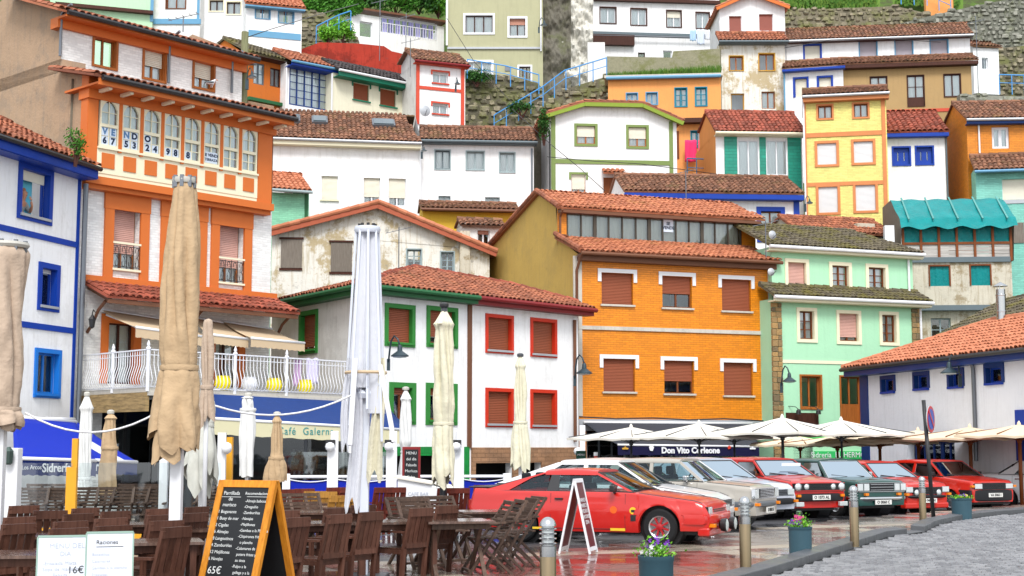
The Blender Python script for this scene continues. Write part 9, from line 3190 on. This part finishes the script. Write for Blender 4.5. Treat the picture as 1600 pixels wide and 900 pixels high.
# ================================================================== LAUNDRY, AERIALS, CABLES
def cloth(label, quad_px, Y, m, name='laundry', group=None, amp=.05):
 (x0, y0), (x1, y1) = quad_px
 a_, b_ = at(x0, y0, Y), at(x1, y1, Y)
 rows = []
 for j in range(9):
  z = a_.z + (b_.z - a_.z) * j / 8
  rows.append([(a_.x + (b_.x - a_.x) * i / 10 - a_.x, amp * math.sin(i * 1.3 + j * .3), z - a_.z + .02 * math.sin(i)) for i in range(11)])
 o = MB().grid(rows).build(name, m, None, smooth=True, loc=a_, fix=False)
 so_ = o.modifiers.new('thickness', 'SOLIDIFY'); so_.thickness = .01
 return tag(o, label, 'laundry', group)
GLA = 'washing hung from the brown trimmed house'
for i, (x0, y0, x1, y1, c, lab) in enumerate(((1078, 47, 1088, 64, '#a9c6e0', 'pale blue cloth at the left end of the high washing line'), (1089, 46, 1101, 70, '#c9d3e2', 'white sheet second on the high washing line'), (1102, 48, 1110, 62, '#d3d6dc', 'small white towel on the high washing line'), (1111, 47, 1123, 71, '#b8d2e6', 'light blue sheet at the right end of the high washing line'))):
 cloth(lab, ((x0, y0), (x1, y1)), 87.2, paint('wash_%s' % ('blue', 'white', 'towel', 'sky')[i], c, rough=.9), group=GLA)
cloth('bright pink towel hung from the peach house balcony', ((1070, 219), (1089, 253)), 75.6, mat('hot_pink_cloth', '#e03a6a', rough=.9))
cloth('coral pink cloth right of the pink towel on the peach balcony', ((1091, 219), (1108, 249)), 75.6, mat('coral_pink_cloth', '#e8607a', rough=.9))
cloth('violet cloth airing behind the balcony railing under the corner house window', ((458, 562), (470, 604)), 43.9, paint('violet_cloth', '#b79ac0', rough=.9), name='laundry')
cloth('lilac sheet airing at the end of the balcony', ((478, 560), (497, 600)), 44.0, paint('lilac_sheet', '#c3bfdc', rough=.9))
def aerial(px, y0, y1, Y, label, n=5):
 a_, b_ = at(px, y1, Y), at(px, y0, Y)
 r = empty('tv_aerial', Matrix.Translation(a_), label, 'aerial')
 h_ = b_.z - a_.z
 MB().tube([(0, 0, 0), (0, 0, h_)], .022, 5).build('mast', GREYMET, r)
 MB().bar((-.5, 0, h_ * .93 - .12), (.5, 0, h_ * .93 + .12), .02).build('boom', GREYMET, r)
 for k in range(n):
  t = -.45 + .9 * k / (n - 1)
  MB().bar((t, -.22, h_ * .93 + t * .24), (t, .22, h_ * .93 + t * .24 + .05), .014).build('element', GREYMET, r)
aerial(593, -5, 95, 77, 'tall television mast in front of the terrace house')
aerial(634, 20, 105, 76.5, 'television mast on the dark tiled roof')
aerial(641, 60, 120, 74.2, 'lower television aerial by the red trimmed house')
aerial(623, 355, 420, 52.5, 'television aerial before the peeling gable house')
aerial(1072, 265, 310, 63, 'thin aerial on the blue eaved house')
aerial(286, 25, 50, 46, 'small aerial on the gallery house roof')
aerial(1197, 345, 402, 54.8, 'aerial between the orange and the mint houses')
aerial(1529, 25, 150, 79, 'tall mast by the white shed')
def dish(px, py, Y, rad, label):
 p = at(px, py, Y)
 r = empty('satellite_dish', Matrix.Translation(p) @ Matrix.Rotation(.4, 4, 'Z'), label, 'satellite dish')
 MB().lathe([(.01, .06), (rad * .5, .045), (rad * .85, .015), (rad, 0)], 18, 'y', cap=False).build('dish', LITEGREY, r, smooth=True)
 MB().bar((0, 0, -rad * .8), (0, -.35, 0), .02).build('arm', GREYMET, r)
dish(664, 116 + 57, 73.4, .3, 'pale satellite dish low on the red trimmed house')
dish(1207, 367, 55, .17, 'white satellite dish on the mint house roof edge')
dish(1205, 425, 53.0, .15, 'satellite dish on the orange house corner')
for i, (lab, pts) in enumerate((('black cable crossing in front of the green trimmed house', [(800, 170, 70), (860, 225, 67), (905, 262, 66), (945, 298, 64)]),
    ('cable swinging from the olive block towards the stone walls', [(698, 28, 80), (740, 95, 79), (790, 150, 78), (830, 190, 77)]),
    ('wire from the wooden pole across the upper roofs', [(381, 60, 46), (425, 45, 55), (500, 22, 66), (560, 6, 78)]),
    ('sagging cable along the front of the green trimmed house', [(855, 245, 67), (930, 252, 67), (1000, 256, 67), (1120, 272, 68)]),
    ('thin wire slanting over the yellow brick house', [(1225, 75, 76), (1300, 62, 77), (1380, 60, 77), (1470, 66, 77)]))):
 rope(lab, pts, .018, BLACK, 'cable')
h = HO
h.part(MB().tube([(f_, -.1, h_) for f_, h_ in ((0, 2.72), (1.5, 2.66), (3, 2.7), (4.5, 2.64), (6, 2.69), (FO.L, 2.6))], .025, 5), 'facade_cable', BLACK)
p = at(330, 137, 43.6)
GULL = paint('gull_white', '#c9cbce', rough=.8)
r = empty('gull', Matrix.Translation(p) @ Matrix.Rotation(.8, 4, 'Z'), 'grey and white gull resting on the gallery house roof tiles', 'bird')
def sk2(name, v, e, rr, m):
 o = skinned(name, v, e, rr, m, 2)
 o.parent = r
sk2('body', [(-.2, 0, .12), (-.08, 0, .14), (.06, 0, .17), (.12, 0, .25), (.16, 0, .29), (0, .02, .06), (0, .02, 0), (.02, -.03, .06), (.02, -.03, 0)], [(0, 1), (1, 2), (2, 3), (3, 4), (2, 5), (5, 6), (2, 7), (7, 8)], [.02, .06, .07, .035, .035, .01, .008, .01, .008], GULL)
sk2('wing', [(.06, -.055, .18), (-.08, -.06, .16), (-.25, -.03, .13)], [(0, 1), (1, 2)], [.03, .03, .01], GREYP)
sk2('wing', [(.06, .055, .18), (-.08, .06, .16), (-.25, .03, .13)], [(0, 1), (1, 2)], [.03, .03, .01], GREYP)
MB().bar((.18, 0, .29), (.24, 0, .28), .015).build('beak', AMBER, r)
bpy.data.scenes.remove(TS)
